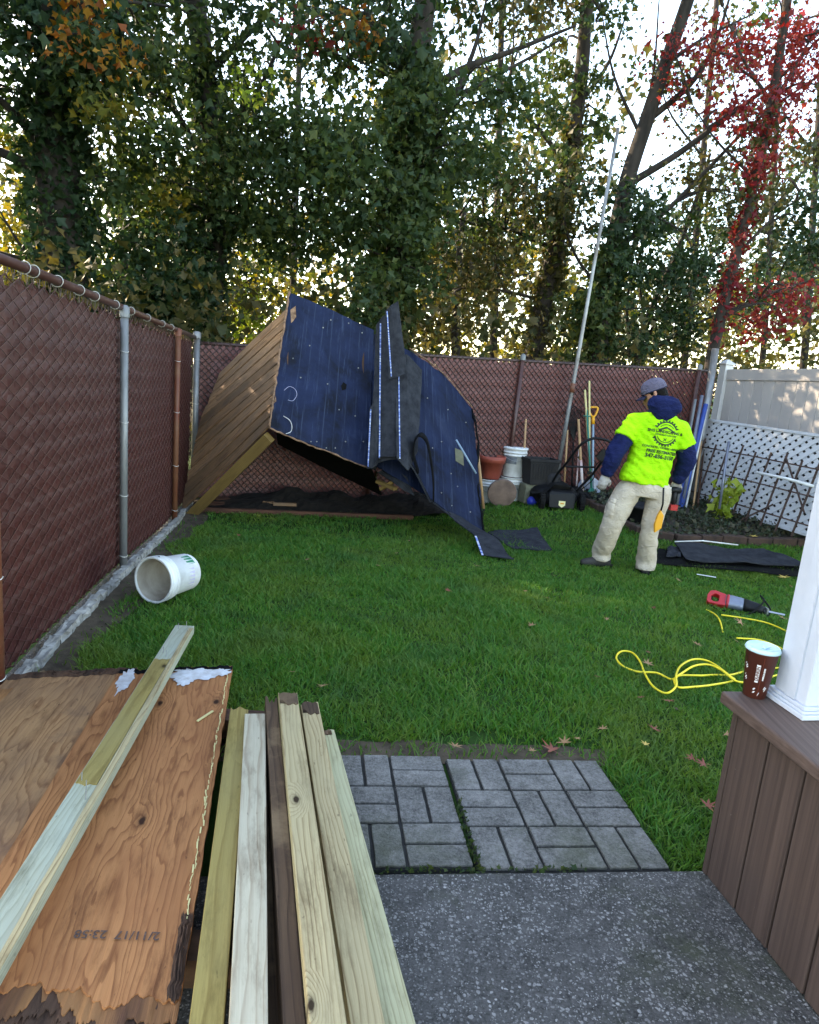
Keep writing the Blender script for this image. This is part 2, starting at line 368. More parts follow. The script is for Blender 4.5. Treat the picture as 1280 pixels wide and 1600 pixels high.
MT['pine_y'] = wood('yellow_pine', (.34, .245, .075), (.19, .12, .03), 16, True, grey=(.27, .21, .08))
MT['pine_g'] = wood('greenish_pine', (.49, .445, .26), (.20, .15, .06), 46, True, grey=(.42, .40, .25), dist=.022)
MT['pine_d'] = wood('dark_rotting_pine', (.15, .088, .05), (.04, .022, .013), 26, False, grey=(.065, .038, .025), stain=(.24, .155, .085))
MT['ply'] = wood('plywood_face', (.48, .20, .075), (.15, .042, .012), 26, True, ztilt=.12, dist=.085, grey=(.27, .095, .035), kn=2.6, kp=.3)
MT['ply2'] = wood('plywood_face_pale', (.48, .25, .11), (.18, .065, .024), 24, True, ztilt=.14, dist=.085, kn=2.6, kp=.25, grey=(.19, .105, .06), stain=(.16, .085, .05))
MT['rotply'] = plain('rotting_orange_ply', (.30, .13, .045), (.085, .035, .018), 11, .9, bump=.9, bscale=60, stretch=(.12, 1, 1))
MT['mould'] = plain('white_mould', (.6, .6, .62), (.42, .38, .36), 25, .9)
MT['ink'] = plain('grey_ink', (.05, .03, .028), (.14, .08, .055), 90, .8)
MT['composite'] = None
def composite():
    t = NT('brown_composite_board'); v = t.coord('Object', (1, 1, 1), 5)
    f = t.noise(t.n('Mapping', Vector=v, Scale=(90, 90, 1.2)).outputs[0], 1, 5, .6); col = t.ramp(f, [(.3, (.042, .025, .02)), (.7, (.105, .066, .052))])
    g = t.noise(t.n('Mapping', Vector=v, Scale=(12, 12, .8)).outputs[0], 1, 4); col = t.mix(t.math('MULTIPLY', g, .7), col, (.062, .04, .034)); t.bump(f, .25, .002)
    sp = t.ramp(t.noise(v, 90, 2), [(.76, (0, 0, 0)), (.8, (.6, .6, .6))]); col = t.mix(sp, col, (.3, .28, .26))
    return t.fin(col, .62, 0, .3)
MT['composite'] = composite()
def compcap():
    t = NT('brown_composite_cap'); v = t.coord('Object'); f = t.noise(t.n('Mapping', Vector=v, Scale=(90, 1.2, 90)).outputs[0], 1, 5, .6)
    t.bump(f, .25, .002); return t.fin(t.ramp(f, [(.3, (.06, .036, .029)), (.7, (.135, .087, .07))]), .6, 0, .3)
MT['compcap'] = compcap()
MT['white'] = plain('white_vinyl', (.56, .57, .62), (.47, .48, .52), 5, .5, spec=.3, lo=.4, hi=.85, bump=.15, bscale=240)
MT['vinyl'] = plain('grey_beige_vinyl', (.40, .365, .35), (.34, .31, .30), 4, .5, stretch=(1, 1, .25))
MT['vinylpost'] = plain('pale_vinyl_post', (.55, .53, .52), (.47, .45, .45), 4, .45)
MT['lattice'] = plain('white_lattice', (.62, .63, .67), (.54, .55, .58), 4, .5)
MT['bucket'] = plain('white_plastic', (.70, .70, .69), (.42, .40, .37), 7, .5, spec=.35, lo=.45, hi=.8)
MT['bucketin'] = plain('dirty_bucket_inside', (.5, .44, .36), (.3, .25, .2), 9, .7, stretch=(1, 1, .3))
MT['greenlab'] = plain('green_label', (.02, .2, .1), (.015, .15, .08), 4, .4)
MT['lilac'] = plain('lilac_label', (.42, .44, .62), (.5, .42, .55), 6, .4)
MT['greylab'] = plain('grey_label', (.09, .1, .12), (.2, .21, .22), 20, .5)
MT['terracotta'] = plain('terracotta_plastic', (.36, .075, .045), (.27, .055, .035), 5, .55)
MT['log'] = plain('weathered_round_slab', (.22, .145, .115), (.12, .08, .065), 9, .9, bump=.6)
MT['blackp'] = plain('black_plastic', (.005, .005, .006), (.011, .011, .012), 8, .5, spec=.22)
MT['greyp'] = plain('dark_grey_plastic', (.016, .015, .016), (.028, .026, .026), 8, .6, spec=.2)
MT['block'] = plain('mossy_block', (.17, .165, .11), (.09, .09, .06), 8, .95, bump=.7)
MT['blue'] = plain('blue_plastic', (.02, .04, .4), (.015, .03, .3), 3, .35)
MT['rubber'] = plain('black_rubber', (.007, .007, .008), (.015, .014, .013), 15, .85, spec=.15)
MT['red'] = plain('red_plastic', (.45, .015, .02), (.36, .012, .016), 3, .35, spec=.5)
MT['steel'] = plain('steel', (.45, .46, .48), (.3, .3, .31), 9, .35, .8)
MT['greysil'] = plain('grey_metal_case', (.2, .22, .28), (.14, .15, .19), 8, .4, .4)
MT['cordy'] = plain('yellow_cord', (.85, .66, .03), (.78, .58, .03), 20, .45)
MT['yplast'] = plain('yellow_plastic', (.75, .33, .02), (.65, .28, .02), 4, .45)
MT['cream'] = plain('cream_sticker', (.75, .7, .4), (.7, .62, .3), 6, .4)
MT['greenp'] = plain('green_painted_handle', (.015, .17, .12), (.012, .12, .09), 6, .45)
MT['bluegrey'] = plain('pale_blue_handle', (.24, .33, .42), (.18, .24, .3), 6, .45)
MT['polebl'] = plain('blue_paint_pole', (.03, .09, .38), (.04, .07, .25), 6, .45)
MT['handle'] = plain('wooden_handle', (.5, .3, .14), (.36, .2, .1), 9, .6, stretch=(1, 1, .15))
MT['handley'] = plain('pale_yellow_handle', (.66, .56, .26), (.55, .45, .2), 9, .6, stretch=(1, 1, .15))
MT['handlew'] = plain('flaking_white_handle', (.6, .58, .55), (.45, .2, .18), 7, .6, stretch=(1, 1, .4))
MT['brick'] = plain('edging_brick', (.075, .042, .03), (.035, .022, .018), 9, .95, bump=.8)
MT['bedsoil'] = plain('bed_soil', (.03, .022, .016), (.065, .048, .035), 16, .95, bump=1, bscale=60, rnd=0)
MT['rebar'] = plain('rusty_trellis', (.045, .025, .02), (.1, .06, .048), 12, .8)
MT['cup'] = plain('brown_paper_cup', (.125, .032, .02), (.115, .029, .018), 3, .5)
MT['lid'] = plain('pale_lid', (.5, .68, .74), (.46, .62, .68), 4, .35)
MT['print'] = plain('white_print', (.72, .68, .66), (.66, .6, .58), 40, .5)
MT['hiviz'] = None
def cloth(name, c1, c2, sc=9, rough=.85, bumps=.3):
    t = NT(name); v = t.coord('Object'); f = t.noise(v, sc, 5, .6); cr = t.n('TexNoise', Vector=t.n('Mapping', Vector=v, Rotation=(.3, .5, 0), Scale=(9, 9, 15)).outputs[0], Scale=1.3, Detail=4, Distortion=1.2).outputs[0]; rid = t.math('ABSOLUTE', t.math('SUBTRACT', cr, .5)); bp_ = t.n('Bump', Height=rid, Strength=.8, Distance=.03); t.bump(t.math('ADD', t.noise(v, 420, 2), t.math('MULTIPLY', f, 2.0)), bumps, .004); t.b.inputs['Normal'].links[0].from_node.inputs['Normal'].is_linked or t.t.links.new(bp_.outputs[0], t.b.inputs['Normal'].links[0].from_node.inputs['Normal']); return t.fin(t.ramp(f, [(.32, c1), (.7, c2)]), rough, 0, .15)
MT['hiviz'] = cloth('neon_yellow_cotton', (.27, .64, .010), (.36, .77, .016), 4, .8)
MT['hood'] = cloth('navy_fleece', (.004, .0075, .040), (.009, .016, .075))
MT['khaki'] = cloth('stained_khaki', (.60, .51, .415), (.47, .385, .30), 7, .9, .5)
MT['cap'] = cloth('purple_grey_cap', (.095, .085, .13), (.14, .125, .17))
MT['capd'] = cloth('dark_cap_brim', (.02, .02, .04), (.03, .03, .06))
MT['boot'] = plain('scuffed_boot', (.016, .014, .013), (.045, .04, .035), 12, .75)
MT['glove'] = plain('grey_white_glove', (.45, .42, .42), (.16, .14, .13), 14, .8)
MT['skin'] = plain('skin', (.42, .2, .13), (.36, .16, .1), 10, .5)
MT['hair'] = plain('dark_hair', (.004, .003, .0025), (.008, .006, .005), 60, .75, spec=.1)
MT['shirtink'] = plain('dark_green_print', (.012, .035, .008), (.02, .05, .01), 30, .7)
MT['bark'] = plain('dark_bark', (.040, .031, .025), (.014, .011, .009), 9, .95, bump=1, bscale=24, rnd=0, stretch=(1, 1, .25))
MT['bark2'] = plain('grey_brown_bark', (.05, .038, .031), (.018, .014, .012), 9, .95, bump=1, bscale=24, rnd=0, stretch=(1, 1, .25))
MT['leaf_g'] = leafmat('green_leaves', [(.045, .080, .026), (.028, .060, .026), (.065, .100, .028), (.036, .070, .032), (.09, .115, .028)])
MT['leaf_d'] = leafmat('dark_green_leaves', [(.018, .045, .018), (.028, .058, .026), (.013, .034, .014), (.033, .064, .02)], .35)
MT['leaf_y'] = leafmat('yellow_leaves', [(.20, .175, .022), (.13, .145, .02), (.28, .18, .025), (.08, .11, .018)], .5)
MT['leaf_o'] = leafmat('orange_leaves', [(.42, .14, .02), (.36, .20, .03), (.25, .05, .02), (.4, .25, .03)], .5)
MT['leaf_r'] = leafmat('red_leaves', [(.27, .017, .022), (.18, .014, .02), (.33, .05, .035), (.11, .025, .02), (.25, .03, .05)], .5)
MT['leaf_ol'] = leafmat('olive_leaves', [(.055, .062, .02), (.04, .058, .022), (.085, .075, .022), (.11, .085, .03)], .42)
MT['leaf_lime'] = leafmat('lime_leaves', [(.30, .38, .03), (.20, .30, .03), (.38, .42, .06)], .35)
MT['ivygnd'] = leafmat('ground_cover_leaves', [(.035, .055, .03), (.06, .07, .04), (.025, .042, .02), (.09, .075, .045)], .2)
MT['grass'] = leafmat('grass_blades', [(.070, .230, .025), (.050, .185, .025), (.11, .255, .03), (.19, .275, .05), (.06, .205, .033)], .42, .5, 1.6, (.17, .22, .035))
MT['dryleaf'] = leafmat('dry_leaf', [(.26, .085, .04), (.2, .06, .03), (.3, .13, .06)], .25)
MT['maple'] = plain('dry_red_brown_leaf', (.25, .068, .04), (.16, .045, .028), 14, .7)
MT['tanleaf'] = plain('tan_leaf', (.34, .19, .09), (.24, .12, .055), 14, .7)
MT['yelleaf'] = plain('yellow_leaf', (.6, .42, .1), (.5, .33, .08), 14, .7)
MT['darkleaf'] = plain('dark_brown_leaf', (.07, .035, .02), (.04, .02, .012), 14, .7)
# ------------------------------------------------------------------ the setting: ground, patio, pavers, edging
PSI = R(8.2); EX = Vector((math.cos(PSI), math.sin(PSI), 0)); EY = Vector((-math.sin(PSI), math.cos(PSI), 0)); PO = Vector((.307, 1.848, 0))
def PV(a, b, z=0): return PO+EX*a+EY*b+Vector((0, 0, z))
def fence_x(y): return -1.97-.165*(y-4.6)
PATIO = [tuple(PV(a, b))[:2] for a, b in ((-3.0, -.012), (1.4, -.012), (1.6, -3), (-3.0, -3))]
PAVR = [tuple(PV(a, b))[:2] for a, b in ((-1.27, -.02), (.625, -.02), (.625, .625), (-1.27, .625))]
def build_ground():
    def axis(lo, hi, fl, fh, st):
        a = [lo, lo*.4, lo*.15]+list(np.arange(fl, fh+1e-6, st))+[hi*.15, hi*.4, hi]; return sorted(set(a))
    xs = axis(-400, 400, -9, 10, .25); ys = axis(-300, 600, -3, 18, .25)
    vs = []
    for x in xs:
        for y in ys:
            z = gz(x, y)
            if inside(PATIO, x, y): z = -.12
            if y < 1.2: z = -.12
            vs.append((x, y, z))
    ny = len(ys); fs = [[i*ny+j, (i+1)*ny+j, (i+1)*ny+j+1, i*ny+j+1] for i in range(len(xs)-1) for j in range(ny-1)]
    me = bpy.data.meshes.new('ground'); me.from_pydata(vs, [], fs); me.update()
    tag(mesh_obj('ground', me, MT['ground'], None, True), kind='structure')
build_ground()
# concrete slab
b = MB(); b.prism([PV(-3.0, -.012), PV(1.4, -.012), PV(1.6, -3), PV(-3.0, -3)][::-1], (0, 0, -.14)); o = b.build('patio', MT['concrete'], org=(0, 0, 0)); tag(o, kind='structure'); bev(o, .006)
# moss and weeds in the joint
# two patio pavers moulded as basket-weave bricks
def paver_slab(a0, b0, label, par):
    r_ = root('paver_slab', PV(a0+.305, b0+.305, -.05), label, 'paver', 'pavers at the edge of the patio')
    MB().prism([PV(a0+.002, b0+.002, -.05), PV(a0+.608, b0+.002, -.05), PV(a0+.608, b0+.608, -.05), PV(a0+.002, b0+.608, -.05)], (0, 0, .038)).build('slab_base', MT['paverbase'], r_)
    c = .61/3; g = .010
    rr = random.Random(int(a0*1000))
    for i in range(3):
        for j in range(3):
            for k in range(2):
                if (i+j+par) % 2 == 0: x0, x1, y0, y1 = i*c+k*c/2, i*c+(k+1)*c/2, j*c, (j+1)*c
                else: x0, x1, y0, y1 = i*c, (i+1)*c, j*c+k*c/2, j*c+(k+1)*c/2
                dz = rr.uniform(-.0015, .0015); P = []
                x0 += g*.55; x1 -= g*.55; y0 += g*.55; y1 -= g*.55
                nn = 4
                for (ax, ay, bx, by) in ((x0, y0, x1, y0), (x1, y0, x1, y1), (x1, y1, x0, y1), (x0, y1, x0, y0)):
                    for q in range(nn): t = q/nn; P.append(PV(a0+ax+(bx-ax)*t+rr.uniform(-.0012, .0012), b0+ay+(by-ay)*t+rr.uniform(-.0012, .0012), -.011))
                bb = MB().prism(P, (0, 0, .011+dz)).build('brick', MT['paver'], r_, fix=True); bev(bb, .003, 2)
paver_slab(0, 0, 'grey basket-weave concrete paver with a free edge on the grass', 0)
paver_slab(-.622, .018, 'grey basket-weave concrete paver half hidden by the stacked lumber', 1)
# soil strip along the fence
b = MB(); N_ = 40
def soilpt(u, v):
    y = 1.6+u*6.1; wdt = .31+.08*mnoise.noise((y*1.3, 0, 3))
    x = fence_x(y)+.02+v*wdt; return (x, y, gz(x, y)+.004)
b.grid(soilpt, N_, 4).build('soil_strip', MT['soil'], org=(0, 0, 0)); tag(bpy.context.scene.objects['soil_strip'], kind='structure')
# pale rough edging stones under the fence
er = root('stone_edging', (fence_x(4.6)+.07, 4.6, gz(-1.9, 4.6)), 'row of rough whitish edging stones along the foot of the brown fence', 'edging')
y = 2.15; k = 0; rr = random.Random(5)
while y < 7.35:
    L = rr.uniform(.07, .16); x = fence_x(y+L/2)+.085+rr.uniform(-.008, .008); z = gz(x, y); me = bpy.data.meshes.new('stone'); bm = bmesh.new(); bmesh.ops.create_cube(bm, size=1)
    bmesh.ops.subdivide_edges(bm, edges=bm.edges, cuts=2, use_grid_fill=True)
    for v in bm.verts:
        n_ = mnoise.noise_vector(v.co*2.3+Vector((k*3.7, 0, 0)))*.17; v.co = Vector((v.co.x*.048, v.co.y*(L-.006), v.co.z*.05))+Vector((n_.x*.07, n_.y*.07, n_.z*.06))
    bm.to_mesh(me); bm.free(); o = mesh_obj('stone', me, MT['stone'], er); o.location = Vector((x, y+L/2, z+.02))-ORG[er]; o.rotation_euler = (rr.uniform(-.05, .05), rr.uniform(-.12, .12), math.atan(.165)+rr.uniform(-.06, .06))
    y += L; k += 1
b = MB(); b.grid(lambda u, v: (fence_x(2.1+u*5.4)+.005+v*.045, 2.1+u*5.4, gz(-2, 2.1+u*5.4)+.02), 30, 1, (0, 0, -.06)).build('kerb_mortar', MT['concrete'], er)
# ------------------------------------------------------------------ brown slatted chain-link fence on the left
PITCHW = .0718
def ftop(y): return 1.705-.031*(y-3.0) if y > 3 else 1.705-.02*(y-3)
Y0, Y1 = 1.7, 7.72
LEN = (Y1-Y0)*math.sqrt(1+.165**2)
fl_ = root('chain_link_fence', (fence_x(4.6), 4.6, gz(-1.97, 4.6)), 'tall brown chain-link fence with upright privacy slats along the soil strip', 'fence')
FDIR = Vector((-.165, 1, 0)).normalized(); FN = Vector((1, .165, 0)).normalized()
def LP(s_, t, off=0):
    y = Y0+s_*FDIR.y; z0 = gz(fence_x(y), y)+.03; z1 = ftop(y)-.045; bul = .012*mnoise.noise((y*.9, t*2, 1))
    return Vector((fence_x(y), y, z0+(z1-z0)*t))+FN*(off+bul)
n_sl = int(LEN/PITCHW); rr = random.Random(11)
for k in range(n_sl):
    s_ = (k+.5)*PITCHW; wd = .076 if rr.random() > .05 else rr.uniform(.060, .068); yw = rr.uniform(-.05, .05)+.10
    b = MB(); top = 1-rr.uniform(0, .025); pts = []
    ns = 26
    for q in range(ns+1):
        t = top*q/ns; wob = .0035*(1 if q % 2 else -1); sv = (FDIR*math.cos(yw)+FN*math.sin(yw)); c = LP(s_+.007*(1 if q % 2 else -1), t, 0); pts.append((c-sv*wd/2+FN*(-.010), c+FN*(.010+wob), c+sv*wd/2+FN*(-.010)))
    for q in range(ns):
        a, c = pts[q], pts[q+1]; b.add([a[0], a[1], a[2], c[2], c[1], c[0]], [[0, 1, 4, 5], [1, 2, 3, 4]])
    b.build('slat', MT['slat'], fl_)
rows = 26
# interlocking zigzags: each wire runs half a mesh to either side
b2 = MB()
for c in range(int(LEN/PITCHW)+1):
    pts = []
    for k in range(rows*2+1):
        s_ = (c+(.5 if k % 2 else -.5)*(1 if c % 2 else -1))*PITCHW
        pts.append(LP(max(0, s_), k/(rows*2), .0135))
    b2.tube(pts, .0033, 4, False)
o = b2.build('wire_mesh', MT['wire'], fl_, True); tag(o, kind='stuff')
# twisted barbs along the top
b = MB(); rr = random.Random(3)
for c in range(int(LEN/PITCHW)):
    p = LP(c*PITCHW, 1, .004)
    b.tube([p-Vector((0, 0, .02)), p+FN*.004+Vector((0, 0, .045))+FDIR*.012], .0022, 3); b.tube([p-Vector((0, 0, .02)), p-FN*.004+Vector((0, 0, .04))-FDIR*.014], .0022, 3)
tag(b.build('wire_ends', MT['wire2'], fl_), kind='stuff')
ry = [Y0, 3.0, 4.6, 6.6, 7.72]
MB().tube([Vector((fence_x(y), y, ftop(y)))+FN*.03 for y in ry], .0215, 12).build('top_rail', MT['rail'], fl_, True)
def lpost(y, mat, rad, label, cap=True, hgt=-.03, lean=0):
    p = Vector((fence_x(y), y, gz(fence_x(y), y)-.03))+FN*.055; t_ = Vector((fence_x(y), y, ftop(y)+hgt))+FN*.05+FDIR*lean
    pts = [p, p.lerp(t_, .5), t_]; o = MB().tube(pts, rad, 14).build('post', mat, fl_, True)
    o['label'] = label
    for q in (.08, .32, .6, .86):
        c = p.lerp(t_, q); MB().tube([c+Vector((math.cos(a)*(rad+.002), math.sin(a)*(rad+.002), .004*math.sin(a*2))) for a in np.linspace(0, 6.28, 13)], .0025, 4).build('tie_wire', MT['tie'], o)
    MB().lathe([(rad*1.25, -.03), (rad*1.25, .03), (rad*.6, .045), (.001, .045)], 14, Matrix.Translation(t_)).build('post_cap', mat, o, True)
lpost(2.59, MT['rust'], .03, 'rust-red painted post'); lpost(4.6, MT['galv'], .025, 'bare galvanised post'); lpost(6.55, MT['rust'], .026, 'rusty brown post')
lpost(7.70, MT['galvo'], .034, 'pale weathered corner post', hgt=.02)
for y in (3.02, 3.12, 3.42, 3.75, 4.02, 4.45, 4.85, 5.35, 5.9, 6.3):
    c = Vector((fence_x(y), y, ftop(y)))+FN*.03; n_ = 16; jit = random.uniform(-.3, .3)
    pts = [c+FN*(.0265*math.cos(a))+Vector((0, 0, .0265*math.sin(a)))+FDIR*(a*.004) for a in np.linspace(-2.6, 3.0, n_)]
    pts.append(pts[-1]+Vector((0, 0, -.03))+FN*.02*jit); MB().tube(pts, .0022, 4).build('tie_wire', MT['tie'], fl_, True)
# ------------------------------------------------------------------ reddish diagonal-slat fence at the back
BC = Vector((fence_x(7.72)+.02, 7.76, 0)); BR = Vector((4.0, 9.86, 0)); BL = (BR-BC).length; BD = (BR-BC).normalized(); BN = Vector((BD.y, -BD.x, 0))
def bz0(s_): return gz(*(BC+BD*s_)[:2])-.03
def bz1(s_): return 1.50+.265*s_/BL
def BP(s_, h, off=0):
    p = BC+BD*s_; z0 = bz0(s_); p.z = z0+(bz1(s_)-z0)*h/1.72; return p+BN*off
def on_back(px, py, off=0.0):            # where a pixel's ray meets the back fence plane, shifted towards the yard
    d = ray(px, py); q = BC+BN*off; t = (q-CP).dot(BN)/d.dot(BN); return CP+d*t
fb = root('chain_link_fence', BP(BL/2, 0), 'reddish brown chain-link fence with slanting slats across the back of the yard', 'fence')
HB = 1.70; rr = random.Random(21)
def diag_clip(s0, sgn):
    # line s = s0 + sgn*h (45 degrees), clipped to 0..BL and 0..HB
    pts = []
    h0 = 0; h1 = HB
    if sgn > 0: h0 = max(h0, -s0); h1 = min(h1, BL-s0)
    else: h0 = max(h0, s0-BL); h1 = min(h1, s0)
    return (h0, h1) if h1-h0 > .03 else None
k = 0; s0 = .04
while s0 < BL+HB:
    hh = diag_clip(s0, -1)
    if hh:
        wd = .049 if rr.random() > .06 else .040; dv = Vector((-1, 1))
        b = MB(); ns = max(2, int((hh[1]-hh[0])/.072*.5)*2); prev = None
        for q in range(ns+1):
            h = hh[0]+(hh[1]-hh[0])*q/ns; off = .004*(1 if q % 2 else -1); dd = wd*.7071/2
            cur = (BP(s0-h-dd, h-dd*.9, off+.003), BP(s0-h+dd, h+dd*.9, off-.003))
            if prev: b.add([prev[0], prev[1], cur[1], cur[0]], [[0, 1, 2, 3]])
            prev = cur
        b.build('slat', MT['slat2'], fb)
    s0 += PITCHW; k += 1
b = MB(); s0 = -HB+((.04+PITCHW/2+HB) % PITCHW)
while s0 < BL+HB:
    for sgn in (1, -1):
        hh = diag_clip(s0, sgn)
        if hh: b.tube([BP(s0+sgn*(hh[0]+(hh[1]-hh[0])*q/8), hh[0]+(hh[1]-hh[0])*q/8, .013 if sgn > 0 else .003) for q in range(9)], .0042 if sgn > 0 else .0062, 4, False)
    s0 += PITCHW
tag(b.build('wire_mesh', MT['wire2'], fb, True), kind='stuff')
b = MB()
for q in range(int(BL/PITCHW)):
    p = BP(q*PITCHW, 1.70, .004); b.tube([p, p+BD*.014+Vector((0, 0, .055))], .0024, 3); b.tube([p, p-BD*.014+Vector((0, 0, .05))], .0024, 3)
tag(b.build('wire_ends', MT['wire2'], fb), kind='stuff')
MB().tube([BP(BL*q/8, 1.72, -.02) for q in range(9)], .021, 10).build('top_rail', MT['wire2'], fb, True)
for px, py in ((812, 570), (590, 560), (1088, 582)):
    s_ = (on_back(px, py)-BC).dot(BD); pb = BP(s_, -.05, .03); pt = BP(s_, 1.76, .03)+BD*.02; o = MB().tube([pb, pt], .028, 12).build('post', MT['rail'], fb, True)
    MB().lathe([(.034, -.03), (.034, .03), (.015, .045), (.001, .05)], 12, Matrix.Translation(pt)).build('post_cap', MT['galv'], o, True)
    MB().tube([BP(s_, .5, .02)+Vector((math.cos(a)*.034, math.sin(a)*.034, 0)) for a in np.linspace(0, 6.28, 12)], .003, 4).build('tie_wire', MT['tie'], o)

# bare soil along the far edge of the pavers
def bare(u, v):
    a = -1.3+u*2.0; p = PV(a, .60+v*(.15+.07*mnoise.noise((a*4, 0, 2)))); p.z = gz(p.x, p.y)+.005; return p
tag(MB().grid(bare, 40, 4).build('soil_patch', MT['soil'], None, org=(0, 0, 0)), kind='structure')
# ------------------------------------------------------------------ the collapsed shed
def poly_at(P, t):                      # P: list of (px,py,Y) ; t 0..1 by index
    k = t*(len(P)-1); i = min(int(k), len(P)-2); f = k-i
    return Vector(P[i]).lerp(Vector(P[i+1]), f)
def sheet(name, top, bot, mat, parent, thick=.02, nu=24, nv=20, wob=.0, sag=0, seed=0, edge=0):
    def fn(u, v):
        a = poly_at(top, u); c = poly_at(bot, u); q = a.lerp(c, v); p = W(q.x, q.y, q.z)
        n_ = mnoise.noise((u*3+seed, v*3, seed))*wob; p.y += n_-sag*math.sin(math.pi*u)*math.sin(math.pi*v)
        if edge:
            e = max(0, 1-min(u, 1-u, v, 1-v)*12); p += mnoise.noise_vector((u*17+seed, v*17, 1))*edge*e
        return p
    nrm = None
    b = MB(); b.grid(fn, nu, nv)
    p00, p10, p01 = b.v[0], b.v[nu*(nv+1)], b.v[nv]; n_ = (p10-p00).cross(p01-p00).normalized()
    if n_.y < 0: n_ = -n_
    b = MB(); b.grid(fn, nu, nv, n_*thick); o = b.build(name, mat, parent, fix=True)
    uv = o.data.uv_layers.new(name='UVMap'); Wd = (p10-p00).length; Hd = (p01-p00).length; k = (nu+1)*(nv+1)
    for lp in o.data.loops:
        i = lp.vertex_index % k; uv.data[lp.index].uv = ((i//(nv+1))/nu*Wd+seed, (i % (nv+1))/nv*Hd)
    return o
SH = root('collapsed_shed', (-.75, 7.2, gz(-.75, 7.2)), 'collapsed wooden shed with navy roof sheets and brown plank wall tipped over', 'shed')
A_ = (453, 457, 7.15); B_ = (584, 516, 7.35); C_ = (576, 731, 6.8); D_ = (420, 667, 6.55)
roofL = sheet('roof_panel', [A_, (518, 484, 7.25), B_], [D_, (498, 699, 6.68), C_], MT['navy'], SH, .022, 26, 26, .03, 0, 1, .006)
roofL['label'] = 'navy roof sheet joined to the plank wall'
roofR = sheet('roof_panel', [(584, 522, 7.4), (640, 548, 7.45), (690, 582, 7.42), (738, 638, 7.36)], [(578, 722, 6.85), (640, 758, 6.8), (700, 800, 6.85), (757, 836, 7.0)], MT['navy'], SH, .022, 30, 26, .05, .0, 4, .012)
roofR['label'] = 'navy roof sheet ending in a ragged edge by the flower pots'
# torn plywood rims showing along the edges
def rim(P, rad, mat, name='torn_edge', par=None, seed=0):
    pts = [W(*q) for q in P]; pts = curve_pts(pts, 8); rr = random.Random(seed)
    MB().tube([p+Vector((rr.uniform(-.006, .006), 0, rr.uniform(-.006, .006))) for p in pts], [rad*rr.uniform(.5, 1.2) for _ in pts], 6).build(name, mat, par or roofL, True)
rim([(452, 457, 7.135), (443, 515, 6.97), (436, 560, 6.85), (429, 610, 6.70), (421, 666, 6.535)], .012, MT['plyedge'], seed=2)
rim([(420, 668, 6.55), (470, 690, 6.62), (520, 709, 6.71), (574, 731, 6.79)], .009, MT['plyedge'], seed=3)
rim([(738, 638, 7.34), (747, 690, 7.26), (745, 740, 7.18), (750, 785, 7.08), (757, 834, 6.98)], .013, MT['tarblack'], par=roofR, seed=4)
rim([(640, 545, 7.44), (690, 580, 7.41), (738, 637, 7.35)], .008, MT['plyedge'], par=roofR, seed=5)
# bare patches where paint flaked, chalk marks and nail heads
def patch(pts, mat, name, par, off=.004, Y=None):
    vs = [W(*q) for q in pts]; n_ = (vs[1]-vs[0]).cross(vs[2]-vs[0]).normalized(); n_ = n_ if n_.y < 0 else -n_
    MB().prism([v+n_*off for v in vs], n_*.003).build(name, mat, par, fix=True)
def rplane(px, py, roof):                # depth on a roof panel's plane under a pixel
    P = [W(*A_), W(*B_), W(*D_)] if roof == 0 else [W(590, 525, 7.41), W(738, 638, 7.36), W(757, 836, 7.0)]
    n_ = (P[1]-P[0]).cross(P[2]-P[0]); d = ray(px, py); t = (P[0]-CP).dot(n_)/d.dot(n_); return CP+d*t
def bvh_of(o):
    me = o.data; return BVHTree.FromPolygons([v.co+ORG[o] for v in me.vertices], [tuple(p.vertices) for p in me.polygons])
TL, TR_ = bvh_of(roofL), bvh_of(roofR)
def on_roof(px, py):
    d = ray(px, py).normalized()
    for T in (TL, TR_):
        h = T.ray_cast(CP, d)
        if h[0]: return h[0]-d*.004, h[1]
    return None
b = MB()
for px, py in ((505, 512), (517, 500), (545, 505), (566, 520), (484, 540), (560, 575), (512, 600), (470, 590), (555, 650), (530, 640), (540, 690), (524, 700), (510, 700), (495, 690), (568, 690), (486, 690), (458, 560), (600, 740), (700, 640), (690, 690), (676, 700), (705, 740), (720, 700), (690, 770), (706, 790), (735, 800), (668, 622), (715, 760), (728, 660)):
    h = on_roof(px, py)
    if h: b.lathe([(.0005, .004), (.006, .003), (.0075, 0)], 7, Matrix.Translation(h[0]) @ (-ray(px, py)).to_track_quat('Z', 'Y').to_matrix().to_4x4())
tag(b.build('nail_heads', MT['galv'], roofL), kind='stuff')
def chalk(P, rad, mat, name):
    pts = [on_roof(*q) for q in P]; pts = [h[0] for h in pts if h]
    if len(pts) > 1: MB().tube(curve_pts(pts, 4), rad, 5).build(name, mat, roofL, True)
chalk([(443, 650), (452, 656), (456, 664), (455, 674), (447, 678)], .004, MT['mould'], 'chalk_mark')
chalk([(444, 610), (452, 604), (461, 608), (464, 617), (458, 626), (450, 625)], .002, MT['lilac'], 'chalk_mark')
def flake(P, mat=MT['plyedge']):
    pts = [on_roof(*q) for q in P]; pts = [h[0] for h in pts if h]
    if len(pts) > 2: MB().prism(pts, (0, -.002, 0)).build('bare_patch', mat, roofL, fix=True)
flake([(454, 484), (462, 478), (463, 495), (458, 502), (455, 505)]); flake([(424, 625), (431, 618), (432, 627), (426, 632)]); flake([(422, 648), (426, 655), (421, 664)]); flake([(533, 603), (537, 597), (542, 601), (541, 608), (535, 610)], MT['tarblack'])
flake([(711, 700), (724, 705), (725, 728), (712, 720)], MT['block'])
